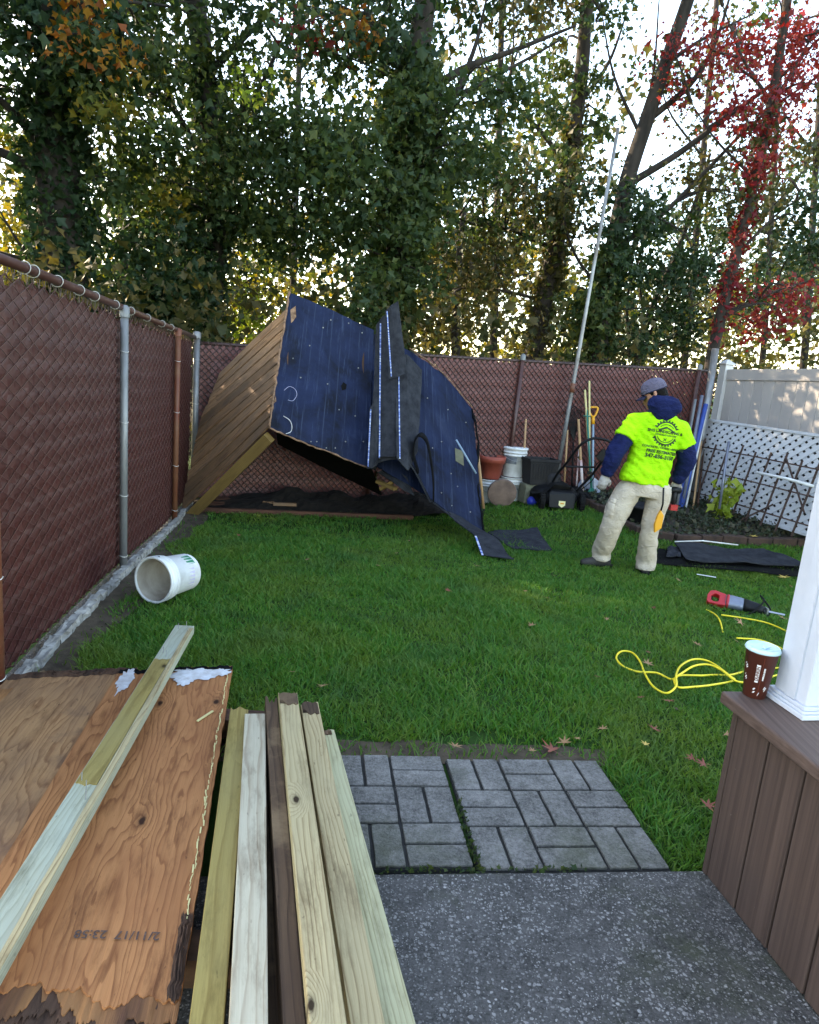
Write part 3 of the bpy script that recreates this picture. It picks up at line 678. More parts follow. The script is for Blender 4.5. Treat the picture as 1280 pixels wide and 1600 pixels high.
# plank wall: boards run down to the ground
LB = [(345, 583, 7.62), (330, 620, 7.55), (316, 660, 7.45), (303, 705, 7.32), (293, 752, 7.18), (287, 800, 7.03)]
NPL = 11; rr = random.Random(8)
for k in range(NPL):
    for_u = []
    def SP(t): q = Vector((453, 480, 7.14)).lerp(Vector((421, 669, 6.57)), t); return W(*q)
    def EP(t): q = poly_at(LB, t); return W(*q)
    t0, t1 = k/NPL, (k+1)/NPL; a, c = SP(t0+.006), SP(t1-.006); e, f = EP(t0+.004), EP(t1-.004); f += (f-c)*rr.uniform(-.02, .02)
    mid_a, mid_e = (a+c)/2, (e+f)/2; d = (mid_e-mid_a); ln = d.length; d.normalize(); wv = (c-a); n_ = d.cross(wv).normalized(); n_ = n_ if n_.y < 0 else -n_
    y_ = n_.cross(d); M = Matrix.Identity(4)
    off = rr.uniform(-.004, .004)
    for i in range(3): M[i][0] = d[i]; M[i][1] = y_[i]; M[i][2] = n_[i]; M[i][3] = (mid_a+n_*off)[i]-ORG[SH][i]
    Mi = M.inverted(); q = [Mi @ (p-ORG[SH]) for p in (a, e, f, c)]; bb = MB(); ns = 8
    for s_ in range(ns+1):
        t = s_/ns; u0 = q[0].lerp(q[1], t); u1 = q[3].lerp(q[2], t); bw = .006*math.sin(t*math.pi*1.3+k)
        for pnt in (u0, u1): bb.v.append(Vector((pnt.x, pnt.y, pnt.z+bw)))
    for s_ in range(ns): i = s_*2; bb.f.append([i, i+1, i+3, i+2])
    me = bpy.data.meshes.new('plank'); me.from_pydata([tuple(v) for v in bb.v], [], bb.f); me.update(); o = mesh_obj('plank', me, MT['siding'], SH); o.matrix_local = M
    sm = o.modifiers.new('s', 'SOLIDIFY'); sm.thickness = .02; bev(o, .003, 1)
board('corner_beam', W(421, 683, 6.58), W(298, 806, 6.99), .085, .10, MT['beam'], SH, up=(W(428, 678, 6.56)-W(405, 655, 6.56)), seed=3)
board('wall_stud', W(395, 600, 7.15), W(310, 770, 7.3), .09, .04, MT['rotten'], SH, seed=4)
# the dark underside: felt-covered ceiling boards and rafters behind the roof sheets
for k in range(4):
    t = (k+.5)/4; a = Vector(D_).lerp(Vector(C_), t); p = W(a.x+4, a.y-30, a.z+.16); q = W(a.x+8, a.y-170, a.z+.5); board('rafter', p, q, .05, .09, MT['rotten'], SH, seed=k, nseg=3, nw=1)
sheet('rear_sheet', [(462, 476, 7.25), (584, 532, 7.5), (640, 560, 7.6), (728, 645, 7.5)], [(440, 640, 7.78), (584, 690, 8.25), (650, 700, 8.4), (735, 720, 8.5)], MT['tarblack'], SH, .015, 12, 8, .01)  # unseen rear of the roof, put in to keep sky light out
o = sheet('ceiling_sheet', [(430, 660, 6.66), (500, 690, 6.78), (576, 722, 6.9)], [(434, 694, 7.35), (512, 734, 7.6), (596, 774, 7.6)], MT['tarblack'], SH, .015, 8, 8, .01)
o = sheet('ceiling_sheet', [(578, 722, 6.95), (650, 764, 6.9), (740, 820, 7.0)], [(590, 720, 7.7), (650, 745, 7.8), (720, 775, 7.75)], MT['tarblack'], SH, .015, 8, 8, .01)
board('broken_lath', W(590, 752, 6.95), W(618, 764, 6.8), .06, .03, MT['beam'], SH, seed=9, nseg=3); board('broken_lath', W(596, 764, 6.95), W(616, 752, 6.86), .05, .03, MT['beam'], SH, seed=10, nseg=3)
# asphalt shingle strips peeled up between the two roof sheets
def strip(top, bot, off_seed, lines, thick=.012, name='shingle_strip', par=None):
    o = sheet(name, top, bot, MT['shingle'], par or SH, thick, 10, 22, .015, 0, off_seed, .006)
    for (u, r_) in lines:
        T = bvh_of(o); pts = []
        for v in np.linspace(.03, .97, 16):
            q = poly_at(top, u).lerp(poly_at(bot, u), v); d = ray(q.x, q.y).normalized(); h = T.ray_cast(CP, d)
            if h[0]: pts.append(h[0]-d*.003)
        if len(pts) > 2: MB().grid(lambda a, c, pts=pts: pts[min(int(round(a*(len(pts)-1))), len(pts)-1)]+Vector(((c-.5)*r_*2, 0, 0)), len(pts)-1, 1, (0, -.003, 0)).build('adhesive_strip', MT['adhesive'], o)
    return o
strip([(588, 508, 7.10), (598, 494, 7.08), (612, 487, 7.06)], [(578, 728, 6.62), (600, 720, 6.58), (628, 716, 6.56)], 11, [(.34, .0065)])
strip([(618, 560, 6.93), (636, 553, 6.95), (660, 578, 7.1)], [(620, 716, 6.50), (638, 736, 6.52), (653, 705, 6.70)], 12, [(.14, .0055)])
strip([(602, 486, 6.90), (611, 477, 6.88), (622, 470, 6.89)], [(608, 592, 6.74), (620, 590, 6.73), (636, 582, 6.75)], 13, [(.16, .0055)])
strip([(578, 640, 6.66), (586, 622, 6.68), (592, 620, 6.7)], [(574, 732, 6.6), (580, 732, 6.58), (590, 726, 6.6)], 14, [(.1, .006)])
# curled shingle arch and the rolled bottom edge
AR = [(652, 742, 6.62), (645, 715, 6.58), (647, 692, 6.55), (656, 683, 6.54), (666, 694, 6.55), (672, 722, 6.56), (676, 757, 6.6), (676, 786, 6.68)]
pa = curve_pts([W(*q) for q in AR], 6)
o = MB().grid(lambda u, v: pa[int(round(u*(len(pa)-1)))]+Vector((.0, .13*v, .02*v)), len(pa)-1, 2, (.014, 0, .014)).build('curled_shingle', MT['tarblack'], SH, True)
RL = [(580, 735, 6.6), (592, 716, 6.56), (610, 714, 6.54), (630, 717, 6.54), (646, 735, 6.56), (660, 762, 6.6), (672, 786, 6.66)]
pr_ = curve_pts([W(*q) for q in RL], 6)
MB().grid(lambda u, v: pr_[int(round(u*(len(pr_)-1)))]+Vector((.02*v, .34*v, -.05*v*v)), len(pr_)-1, 4, (.004, 0, .008)).build('curled_shingle', MT['shingle'], SH, True)
sheet('curled_shingle', [(590, 738, 6.9), (610, 728, 6.86), (636, 745, 6.82)], [(612, 752, 6.82), (628, 764, 6.78), (648, 775, 6.78)], MT['shingle'], SH, .01, 6, 6, .01)
FLP = [(700, 800, 6.8), (716, 818, 6.72), (732, 830, 6.6), (741, 838, 6.45), (747, 856, 6.28), (752, 868, 6.17)]
pf = curve_pts([W(*q) for q in FLP], 6)
def flapfn(u, v):
    p = pf[int(round(u*(len(pf)-1)))]; e = Vector((.29*u**.45, .14-.20*u, -.02)); q = p+e*v; q.z = max(q.z, gz(q.x, q.y)+.03+.05*(1-u)); return q
o = MB().grid(flapfn, len(pf)-1, 6, (0, 0, .008)).build('shingle_flap', MT['shingle'], SH, True)
MB().grid(lambda u, v: W(741+11*u+3*v, 838+30*u, 6.43-.27*u)+Vector((.004, -.006, .004)), 8, 1, (0, 0, .002)).build('adhesive_strip', MT['adhesive'], o)
rim([(655, 771, 6.78), (690, 795, 6.8), (718, 818, 6.72), (738, 832, 6.6)], .012, MT['shingle'], 'rolled_edge', roofR, 6)
# what is left of the floor: rail, rotten boards, litter
FR = root('shed_floor', (-1.1, 7.3, gz(-1.1, 7.3)), 'rotten red-brown remains of the shed floor in the shade under the roof', 'floor remains')
def gp(px, py, dz=.0):
    p = GG(px, py); p.z += dz; return p
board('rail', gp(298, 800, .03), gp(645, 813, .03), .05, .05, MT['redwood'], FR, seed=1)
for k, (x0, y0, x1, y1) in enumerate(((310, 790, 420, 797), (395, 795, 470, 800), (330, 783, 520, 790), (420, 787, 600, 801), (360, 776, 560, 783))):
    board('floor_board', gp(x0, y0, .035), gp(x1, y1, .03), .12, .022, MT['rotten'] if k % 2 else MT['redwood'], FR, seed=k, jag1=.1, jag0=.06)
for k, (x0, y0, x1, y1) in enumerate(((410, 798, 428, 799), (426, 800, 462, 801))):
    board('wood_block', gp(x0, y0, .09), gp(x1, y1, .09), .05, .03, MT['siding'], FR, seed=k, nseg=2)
b = MB()
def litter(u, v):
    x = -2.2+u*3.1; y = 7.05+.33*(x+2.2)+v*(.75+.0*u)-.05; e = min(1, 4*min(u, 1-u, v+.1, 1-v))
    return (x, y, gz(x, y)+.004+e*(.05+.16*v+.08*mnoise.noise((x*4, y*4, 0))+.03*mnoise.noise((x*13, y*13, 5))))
o = b.grid(litter, 50, 18).build('shade_dark_litter', MT['litter'], org=(-.7, 7.5, gz(-.7, 7.5))); tag(o, 'heap of dead leaves and dirt blackened for the shade under the tipped roof', 'leaf litter', kind='stuff')
# ------------------------------------------------------------------ buckets, pots and blocks against the back fence
def T(p): return Matrix.Translation(Vector(p))
def bucket_mesh(b_, M, r0=.128, r1=.15, h=.37):
    b_.lathe([(.0, 0.0), (r0, 0), (r0+.002, .01), (r1-.008, h*.72), (r1+.004, h*.725), (r1+.004, h*.75), (r1-.003, h*.755), (r1-.002, h*.82), (r1+.008, h*.825), (r1+.008, h*.85), (r1, h*.855), (r1, h*.96), (r1+.009, h*.965), (r1+.009, h), (r1-.003, h), (r1-.006, h*.9), (r0-.006, .012), (0, .012)], 32, M); return b_
def pz(px, py, Y): return W(px, py, Y)
def spot(px, py, Y, z=None):
    p = W(px, py, Y); p.z = gz(p.x, p.y) if z is None else z; return p
YB = 8.75
p1 = spot(797, 775, 8.95); p2 = spot(762, 775, 8.75)
g1 = 'white plastic buckets by the back fence'
def std_bucket(p, label, lab=None, lid=False, h=.37, M=None, dark=False):
    r_ = root('bucket', p, label, 'bucket', g1); M = M or T(p); bucket_mesh(MB(), M, h=h).build('body', MT['bucket'], r_, True)
    if lid: MB().lathe([(0, h+.006), (.15, h+.006), (.162, h+.002), (.163, h-.02), (.158, h-.022)], 32, M).build('lid', MT['bucket'], r_, True)
    if lab:
        def lf(u, v): a = R(lab[0])+R(lab[1]-lab[0])*u; rad = .1335+.02*(lab[2]+(lab[3]-lab[2])*v)/h*.9; return M @ Vector((rad*math.cos(a), rad*math.sin(a), lab[2]+(lab[3]-lab[2])*v))
        MB().grid(lf, 12, 2).build('label_print', MT['greylab'], r_, True)
    hp = [M @ Vector((.155*math.cos(a), .155*math.sin(a)*.98, h*.84-.10*abs(math.sin(a)))) for a in np.linspace(math.pi*1.02, math.pi*1.98, 14)]
    MB().tube(hp, .003, 5).build('handle', MT['steel'], r_, True); return r_
std_bucket(p1, 'lower white bucket of the stack of two beside the black planter', h=.30)
std_bucket(p1+Vector((0, 0, .305)), 'upper white lidded bucket with dark label, standing on another bucket', (215, 275, .17, .26), True)
std_bucket(p2, 'white bucket carrying the terracotta pot', h=.30)
r_ = root('flower_pot', p2+Vector((.01, 0, .302)), 'terracotta-red plastic flower pot standing on a white bucket', 'flower pot')
MB().lathe([(0, 0), (.105, 0), (.11, .01), (.148, .2), (.16, .2), (.168, .285), (.156, .285), (.15, .21), (.1, .02), (0, .02)], 32, T(ORG[r_])).build('body', MT['terracotta'], r_, True)
MB().lathe([(.161, .235), (.166, .24), (.165, .25)], 32, T(ORG[r_])).build('rim', MT['terracotta'], r_, True)
# round stone slab leaning on the buckets
c = W(785, 767, 8.45); c.z = gz(c.x, c.y)+.178; M = T(c) @ Matrix.Rotation(R(-78), 4, 'X') @ Matrix.Rotation(R(0), 4, 'Y')
r_ = MB().lathe([(0, -.03), (.15, -.03), (.172, -.025), (.177, -.01), (.177, .01), (.170, .027), (.15, .03), (0, .03)], 36, M).build('round_slab', MT['log'], None, False, org=(c.x, c.y, gz(c.x, c.y))); smooth_angle(r_, 35)
tag(r_, 'round brownish stepping slab propped upright against the white buckets', 'stepping slab')
# axe handle leaning by the roof
def stick(A, B, r0, mat, name, label, cat, group=None, n=10):
    o = MB().tube([A, Vector(A).lerp(B, .5), B], [r0, r0*1.05, r0*.9], n).build(name, mat, None, True, org=A); return tag(o, label, cat, group)
gA = 'long-handled garden tools leaning at the back'
a = spot(757, 784, 8.3); stick(a, W(746, 702, 8.35), .019, MT['handle'], 'wooden_stake', 'pale wooden tool handle leaning between the roof edge and the pots', 'tool handle')
stick(W(744, 740, 7.05), W(713, 687, 7.10), .010, MT['bluegrey'], 'thin_rod', 'thin pale blue rod leaning on the ragged roof sheet', 'rod')
a = on_back(820, 745, .15); a.z = gz(a.x, a.y); stick(a, on_back(822, 655, .06), .014, MT['handle'], 'wooden_stake', 'thin wooden stake behind the lidded bucket', 'stake')
# black planter box on blocks
pp = on_back(840, 760, .28); pp.z = gz(pp.x, pp.y)
blk = root('concrete_block', pp, 'mossy yellowish concrete block under the black planter', 'block'); Mr = Matrix.Rotation(math.atan2(BD.y, BD.x), 3, 'Z')
MB().box(pp+Vector((-.0, 0, .12)), (.42, .19, .24), Mr).build('block_body', MT['block'], blk); bev(blk.children[0], .012, 2)
MB().box(pp+Mr @ Vector((-.02, -.11, .14)), (.06, .04, .14), Mr).build('web', MT['block'], blk)
MB().box(pp+Mr @ Vector((.13, -.108, .08)), (.1, .03, .12), Mr).build('web', MT['block'], blk)
r_ = root('planter_box', pp+Vector((0, 0, .243)), 'dark grey ribbed plastic planter box standing on the mossy block', 'planter')
q = ORG[r_]; b = MB()
def pl(sx, sy, z, k): return q+Mr @ Vector((sx*k*.20, sy*k*.13, z))
ring = []
for z, k in ((0, .82), (.29, 1.0), (.29, 1.06), (.325, 1.06), (.325, .95), (.05, .8)):
    ring.append([pl(-1, -1, z, k), pl(1, -1, z, k), pl(1, 1, z, k), pl(-1, 1, z, k)])
for rg in ring: b.v += rg
for i in range(len(ring)-1):
    for j in range(4): b.f.append([i*4+j, i*4+(j+1) % 4, i*4+4+(j+1) % 4, i*4+4+j])
b.f.append([3, 2, 1, 0]); b.f.append([20, 21, 22, 23]); bev(b.build('body', MT['greyp'], r_), .006)
for k in range(9):
    t = -.82+k*.205; MB().bar(pl(t, -1.01, .07, .86), pl(t, -1.01, .27, .985), .012, .012).build('rib', MT['greyp'], r_)
# blue ball beside the mower
c = GG(832, 793)+Vector((0, .1, .06)); o = MB().lathe([(.062*math.sin(a), -.062*math.cos(a)) for a in np.linspace(0.02, 3.12, 14)], 20, T(c)).build('ball', MT['blue'], None, True, org=(c.x, c.y, c.z-.062)); tag(o, 'small bright blue ball lying beside the lawn mower', 'ball')
# ------------------------------------------------------------------ lawn mower
mb_ = GG(878, 800); mb_.y += .05; ML = root('lawn_mower', mb_+Vector((0, .2, 0)), 'black push lawn mower with cream pentagon sticker and folded-back handle', 'lawn mower')
z0 = gz(mb_.x, mb_.y)
def mp(x, y, z): return Vector((mb_.x+x, mb_.y+y+.05*x, z0+z))
o = MB().prism([mp(-.155, 0, .03), mp(.155, 0, .03), mp(.165, .02, .19), mp(.14, .05, .225), mp(-.14, .05, .225), mp(-.165, .02, .19)], Vector((0, .09, .02))).build('rear_housing', MT['blackp'], ML, fix=True); bev(o, .012, 3)
b = MB(); prof = [(.0, .26), (.16, .255), (.25, .23), (.29, .19), (.3, .1), (.285, .06)]
b.lathe(prof, 28, T(mp(-.06, .38, 0)) @ Matrix.Diagonal((1.05, 1.1, 1, 1))).build('deck', MT['blackp'], ML, True)
b = MB().lathe([(0, .41), (.06, .41), (.09, .395), (.11, .36), (.115, .25)], 20, T(mp(-.08, .4, 0))).build('engine_cover', MT['greyp'], ML, True)
MB().prism([mp(-.36, .08, .17), mp(-.2, .05, .2), mp(-.1, .1, .3), mp(.05, .1, .31), mp(.12, .1, .28), mp(.1, .2, .2), mp(-.3, .2, .16)], (0, .34, 0)).build('grass_bag', MT['rubber'], ML, fix=True)
for x, y, r0 in ((.24, .04, .115), (-.24, .04, .1), (.22, .62, .085), (-.26, .62, .085)):
    M = T(mp(x, y, r0)) @ Matrix.Rotation(R(90), 4, 'Y')
    wh = MB().lathe([(r0*.62, -.028), (r0*.95, -.028), (r0, -.018), (r0, .018), (r0*.95, .028), (r0*.62, .028)], 26, M).build('wheel', MT['rubber'], ML, True)
    MB().lathe([(0, -.02), (r0*.2, -.03), (r0*.25, -.018), (r0*.62, -.014), (r0*.63, .014), (r0*.25, .018), (0, .02)], 20, M).build('rim', MT['blackp'], wh, True)
    b = MB()
    for k in range(18):
        a = k/18*6.283; b.box(M @ Vector((r0*math.cos(a), r0*math.sin(a), 0)), (.014, .012, .05), (M.to_3x3() @ Matrix.Rotation(a, 3, 'Z')))
    b.build('tread', MT['rubber'], wh)
def stk(P, name, mat, par, up_):
    n_ = Vector((0, -1, 0)); MB().prism([mp(*k) for k in P], (0, -.002, 0)).build(name, mat, par, fix=True)
stk([(-.04, .004, .12), (.04, .008, .12), (.04, .003, .07), (0, .0, .04), (-.04, -.0, .07)], 'sticker', MT['cream'], ML, None)
MB().prism([mp(-.022, -.004, .10), mp(.022, -.004, .10), mp(.022, -.006, .085), mp(-.022, -.006, .085)], (0, -.001, 0)).build('sticker_text', MT['yplast'], ML, fix=True)
hl = [(W(856, 772, 8.75)), W(868, 745, 8.6), W(885, 724, 8.45), W(899, 705, 8.35), W(911, 692, 8.3), W(928, 685, 8.28), W(945, 687, 8.28), W(957, 692, 8.3)]
hr = [W(957, 692, 8.3), W(952, 705, 8.4), W(940, 722, 8.5), W(925, 742, 8.65), W(908, 760, 8.75), W(893, 775, 8.85)]
MB().tube(curve_pts(hl, 5), .0155, 10).build('handle', MT['blackp'], ML, True); MB().tube(curve_pts(hr, 5), .0155, 10).build('handle', MT['blackp'], ML, True)
MB().tube([W(884, 729, 8.42), W(930, 730, 8.55)], .012, 8).build('cross_bar', MT['blackp'], ML, True)
MB().box(W(941, 711, 8.42), (.09, .05, .13), Matrix.Rotation(R(35), 3, 'Y')).build('control_box', MT['blackp'], ML)
MB().tube(curve_pts([W(941, 718, 8.35), W(932, 726, 8.4), W(928, 738, 8.5), W(926, 750, 8.6), W(900, 772, 8.7)], 5), .005, 6).build('cable', MT['rubber'], ML, True)
MB().box(W(921, 739, 8.62), (.06, .03, .04)).build('clamp', MT['blackp'], ML)
# ------------------------------------------------------------------ long tools standing against the back fence
def tool(name, pts, rad, mat, label, extra=None, off0=.22, off1=.07):
    (x0, y0), (x1, y1) = pts; A = on_back(x0, y0, off0); A.z = gz(A.x, A.y); B = on_back(x1, y1, off1); r_ = root(name, A, label, 'garden tool', gA)
    d = (B-A); MB().tube([A+d*.12, A+d*.5, B], [rad, rad, rad*.92], 10).build('shaft', mat, r_, True); return r_, A, B
def blade(r_, A, B, wd, ln, mat, name='blade'):
    d, s_, u = frame(B-A); P = [A+s_*(-wd/2)+d*.02, A+s_*(wd/2)+d*.02, A+s_*(wd/2)+d*ln*.8, A+s_*(.02)+d*ln, A-s_*.02+d*ln, A-s_*wd/2+d*ln*.8]
    bev(MB().prism(P, u*.006).build(name, mat, r_, fix=True), .002)
r_, A, B = tool('spade', ((926, 782), (927, 652)), .016, MT['bluegrey'], 'spade with yellow D-shaped grip and pale blue shaft', off0=.25); blade(r_, A, B, .2, .3, MT['greysil'])
d, s_, u = frame(B-A); g = [B-d*.0, B+d*.03+s_*.03, B+d*.1+s_*.058, B+d*.125+s_*.05, B+d*.13, B+d*.125-s_*.05, B+d*.1-s_*.058, B+d*.03-s_*.03, B]
MB().tube(curve_pts(g, 4), .0135, 8).build('grip', MT['yplast'], r_, True); MB().tube([B-d*.09, B+d*.02], .022, 10).build('grip_socket', MT['yplast'], r_, True)
r_, A, B = tool('rake', ((925, 785), (914, 609)), .015, MT['handley'], 'garden rake with pale yellow wooden shaft beside the yellow-gripped spade'); MB().bar(A-BD*.17+Vector((0, 0, .03)), A+BD*.17+Vector((0, 0, .03)), .02, .03).build('rake_head', MT['rust'], r_)
for k in range(9): MB().tube([A+BD*(-.16+.04*k)+Vector((0, 0, .03)), A+BD*(-.16+.04*k)+BN*.07+Vector((0, 0, .01))], .004, 5).build('tine', MT['rust'], r_)
MB().tube([A.lerp(B, .42), A.lerp(B, .55)], .018, 10).build('shaft_sleeve', MT['handlew'], r_, True)
r_, A, B = tool('hoe', ((922, 775), (921, 595)), .0135, MT['handley'], 'thin hoe with the tallest pale wooden handle in the tool group', off0=.12, off1=.05); blade(r_, A, B, .14, .1, MT['greysil'])
r_, A, B = tool('rake', ((926, 778), (917, 640)), .013, MT['greenp'], 'leaf rake with dark green shaft in the tool group', off0=.3, off1=.1); blade(r_, A, B, .22, .18, MT['greenp'], 'rake_head')
MB().tube([A.lerp(B, .93)-BD*.05, A.lerp(B, .93)+BD*.05], .008, 8).build('cross_piece', MT['greenp'], r_, True)
r_, A, B = tool('shovel', ((912, 778), (904, 655)), .018, MT['handle'], 'shovel with thick orange-tan handle and pale lower end', off0=.28); blade(r_, A, B, .2, .28, MT['greysil'])
MB().tube([A.lerp(B, .12), A.lerp(B, .5)], .0195, 10).build('shaft_paint', MT['handlew'], r_, True)
r_, A, B = tool('hand_fork', ((902, 762), (905, 701)), .011, MT['handlew'], 'short tool with flaking white and red handle', off0=.24); blade(r_, A, B, .09, .16, MT['greysil'])
r_, A, B = tool('pick', ((884, 752), (887, 672)), .013, MT['handle'], 'short rusty-handled pick near the tall metal pole', off0=.12); blade(r_, A, B, .1, .12, MT['rust'])
r_, A, B = tool('leaf_rake', ((895, 765), (896, 690)), .012, MT['rubber'], 'black leaf rake with its fan of tines pointing up', off0=.14, off1=.06)
for k in range(11):
    t = (k-5)/5; e = on_back(896+t*13, 632+abs(t)*10, .05); MB().tube([B, B.lerp(e, .5), e, e+BN*.03-Vector((0, 0, .02))], .0045, 5).build('tine', MT['blackp'], r_)
MB().tube([on_back(888, 660, .05), on_back(905, 660, .05)], .006, 5).build('tine_brace', MT['blackp'], r_)
# tall grey pole
A = on_back(868, 748, .25); A.z = gz(A.x, A.y); B = W(966, 200, A.y+.35); o = MB().tube([A, A.lerp(B, .33), A.lerp(B, .66), B], [.027, .026, .021, .02], 12).build('pole', MT['galvo'], None, True, org=A); tag(o, 'very tall grey metal pole rising from the tools into the trees', 'pole')
MB().tube([A.lerp(B, .305), A.lerp(B, .33)], .03, 12).build('collar', MT['rust'], o, True)
# black folded mat and tarp behind the mower
a = on_back(940, 785, .55); r_ = root('folded_mat', (a.x, a.y, gz(a.x, a.y)), 'black ribbed rubber mat folded behind the mower', 'mat')
for k in range(7): MB().bar(Vector((a.x-.2+.06*k, a.y+.0+.02*k, gz(a.x, a.y)+.13)), Vector((a.x-.14+.06*k, a.y-.1+.02*k, gz(a.x, a.y)+.04)), .055, .03).build('rib', MT['rubber'], r_)
MB().box(Vector((a.x, a.y+.12, gz(a.x, a.y)+.06)), (.5, .3, .12), Matrix.Rotation(.3, 3, 'Z')).build('mat_body', MT['rubber'], r_)
tp = GG(842, 790); tp.y += .25
def tarp(u, v):
    x = tp.x-.25+u*.55; y = tp.y+v*.4+.1*u; return (x, y, gz(x, y)+.02+.16*math.sin(math.pi*u)**.6*math.sin(math.pi*min(1, v+.1))**.6*(1+.6*mnoise.noise((u*5, v*5, 2))))
o = MB().grid(tarp, 18, 14).build('tarp', MT['blackp'], None, True); tag(o, 'crumpled black plastic sheet behind the mower and tall pole', 'plastic sheet')
tp = on_back(905, 760, .4)
o = MB().grid(tarp, 18, 14).build('tarp', MT['rubber'], None, True); tag(o, 'crumpled black plastic sheet at the feet of the tools', 'plastic sheet')
# ------------------------------------------------------------------ white fence on the right with lattice and trellis
WA = Vector((4.06, 9.72, 0)); WB = Vector((4.60, 7.86, 0)); WD = (WB-WA).normalized(); WE = WA+WD*4.2; WN = Vector((WD.y, -WD.x, 0)).normalized()
if WN.x > 0: WN = -WN
vf = root('vinyl_fence', WA+Vector((0, 0, .0)), 'tall grey-white vinyl privacy fence with capped end post', 'fence')
def WP(s_, z, off=0): return WA+WD*s_+WN*off+Vector((0, 0, z))
def vtop(s_): return 1.80+.03*s_
LW = 4.2
o = MB().bar(WP(0, .0), WP(0, 1.86), .127, .127, WD).build('post', MT['vinylpost'], vf); bev(o, .006)
b = MB(); c = WP(0, 1.86); b.box(c+Vector((0, 0, .012)), (.155, .155, .024), Matrix.Rotation(math.atan2(WD.y, WD.x), 3, 'Z')).build('post_cap', MT['vinylpost'], vf); bev(vf.children[-1], .006)
b = MB().lathe([(.1, 0), (.02, .045), (.001, .05)], 4, T(c+Vector((0, 0, .024))) @ Matrix.Rotation(math.atan2(WD.y, WD.x)+R(45), 4, 'Z')).build('post_cap', MT['vinylpost'], vf)
for s0_, s1_, z0_, z1_ in ((.065, LW, -.07, .07),):
    b = MB(); P = [WP(.065, vtop(0)-.14, .03), WP(LW, vtop(LW)-.14, .03), WP(LW, vtop(LW), .03), WP(.065, vtop(0), .03)]; b.prism(P, -WN*.06).build('top_rail', MT['vinyl'], vf, fix=True); bev(vf.children[-1], .005)
n_b = 24
for k in range(n_b):
    s0_ = .07+(LW-.07)*k/n_b; s1_ = .07+(LW-.07)*(k+1)/n_b-.006
    P = [WP(s0_, .02, .014), WP(s1_, .02, .014), WP(s1_, vtop(s1_)-.14, .014), WP(s0_, vtop(s0_)-.14, .014)]; bev(MB().prism(P, -WN*.025).build('board', MT['vinyl'], vf, fix=True), .003, 1)
# lattice: two crossed layers of slats
la = root('lattice_panel', WP(1.4, .08, .1), 'white diagonal lattice panel leaning against the lower part of the vinyl fence', 'lattice')
LL = 3.6; LH0, LH1 = .04, 1.12; LK = 1.45
def LT(s_, z, off): return WP(-.02+s_, z, .20+.07*(1-(z-LH0)/(LH1-LH0))+off)
def latclip(c0, sgn):
    h0, h1 = LH0, LH1
    if sgn > 0: h0 = max(h0, LH0-c0/LK); h1 = min(h1, LH0+(LL-c0)/LK)
    else: h0 = max(h0, LH0+(c0-LL)/LK); h1 = min(h1, LH0+c0/LK)
    return (h0, h1) if h1-h0 > .05 else None
for sgn in (1, -1):
    c0 = -1.8
    while c0 < LL+1.8:
        hh = latclip(c0, sgn)
        if hh:
            f = lambda h, dw, off: LT(c0+sgn*LK*(h-LH0)+dw, h, off); hw = .046
            P = [f(hh[0], -hw, .0), f(hh[0], hw, .0), f(hh[1], hw, .0), f(hh[1], -hw, .0)]; P = [p+WN*(.008 if sgn > 0 else 0) for p in P]
            MB().prism(P, WN*.007).build('slat', MT['lattice'], la, fix=True)
        c0 += .15
MB().prism([LT(.02, LH0+.02, -.035), LT(LL-.02, LH0+.02, -.035), LT(LL-.02, LH1-.02, -.035), LT(.02, LH1-.02, -.035)], -WN*.01).build('hole_shade_sheet', MT['greyp'], la, fix=True)  # dark sheet added so the lattice holes read as shaded
for z in (LH0, LH1):
    MB().bar(LT(-.02, z, .012), LT(LL, z, .012), .03, .035, WN).build('edge_trim', MT['lattice'], la)
# rusty trellis propped in front of the lattice
tr = root('trellis', WP(.9, .1, .35), 'dark rusty metal grid trellis standing in front of the white lattice', 'trellis')
def TP(s_, z): return WP(s_, z, .34+.16*(1-z))
for k in range(11):
    s_ = .02+k*.235; MB().bar(TP(s_-.02, .02), TP(s_+.03, .86+.03*math.sin(k*2.1)), .02, .014, WN).build('upright', MT['rebar'], tr)
for z in (.18, .48, .77): MB().tube([TP(0, z)+WN*.01, TP(1.3, z+.008)+WN*.014, TP(2.5, z)+WN*.01], .0085, 6).build('cross_bar', MT['rebar'], tr, True)
for s0_, z0_, s1_, z1_ in ((.02, .5, .3, .75), (.05, .4, .25, .08), (1.35, .02, 1.75, .3), (1.7, .85, 2.2, .3)): MB().bar(TP(s0_, z0_)+WN*.02, TP(s1_, z1_)+WN*.02, .016, .012, WN).build('brace', MT['rebar'], tr)
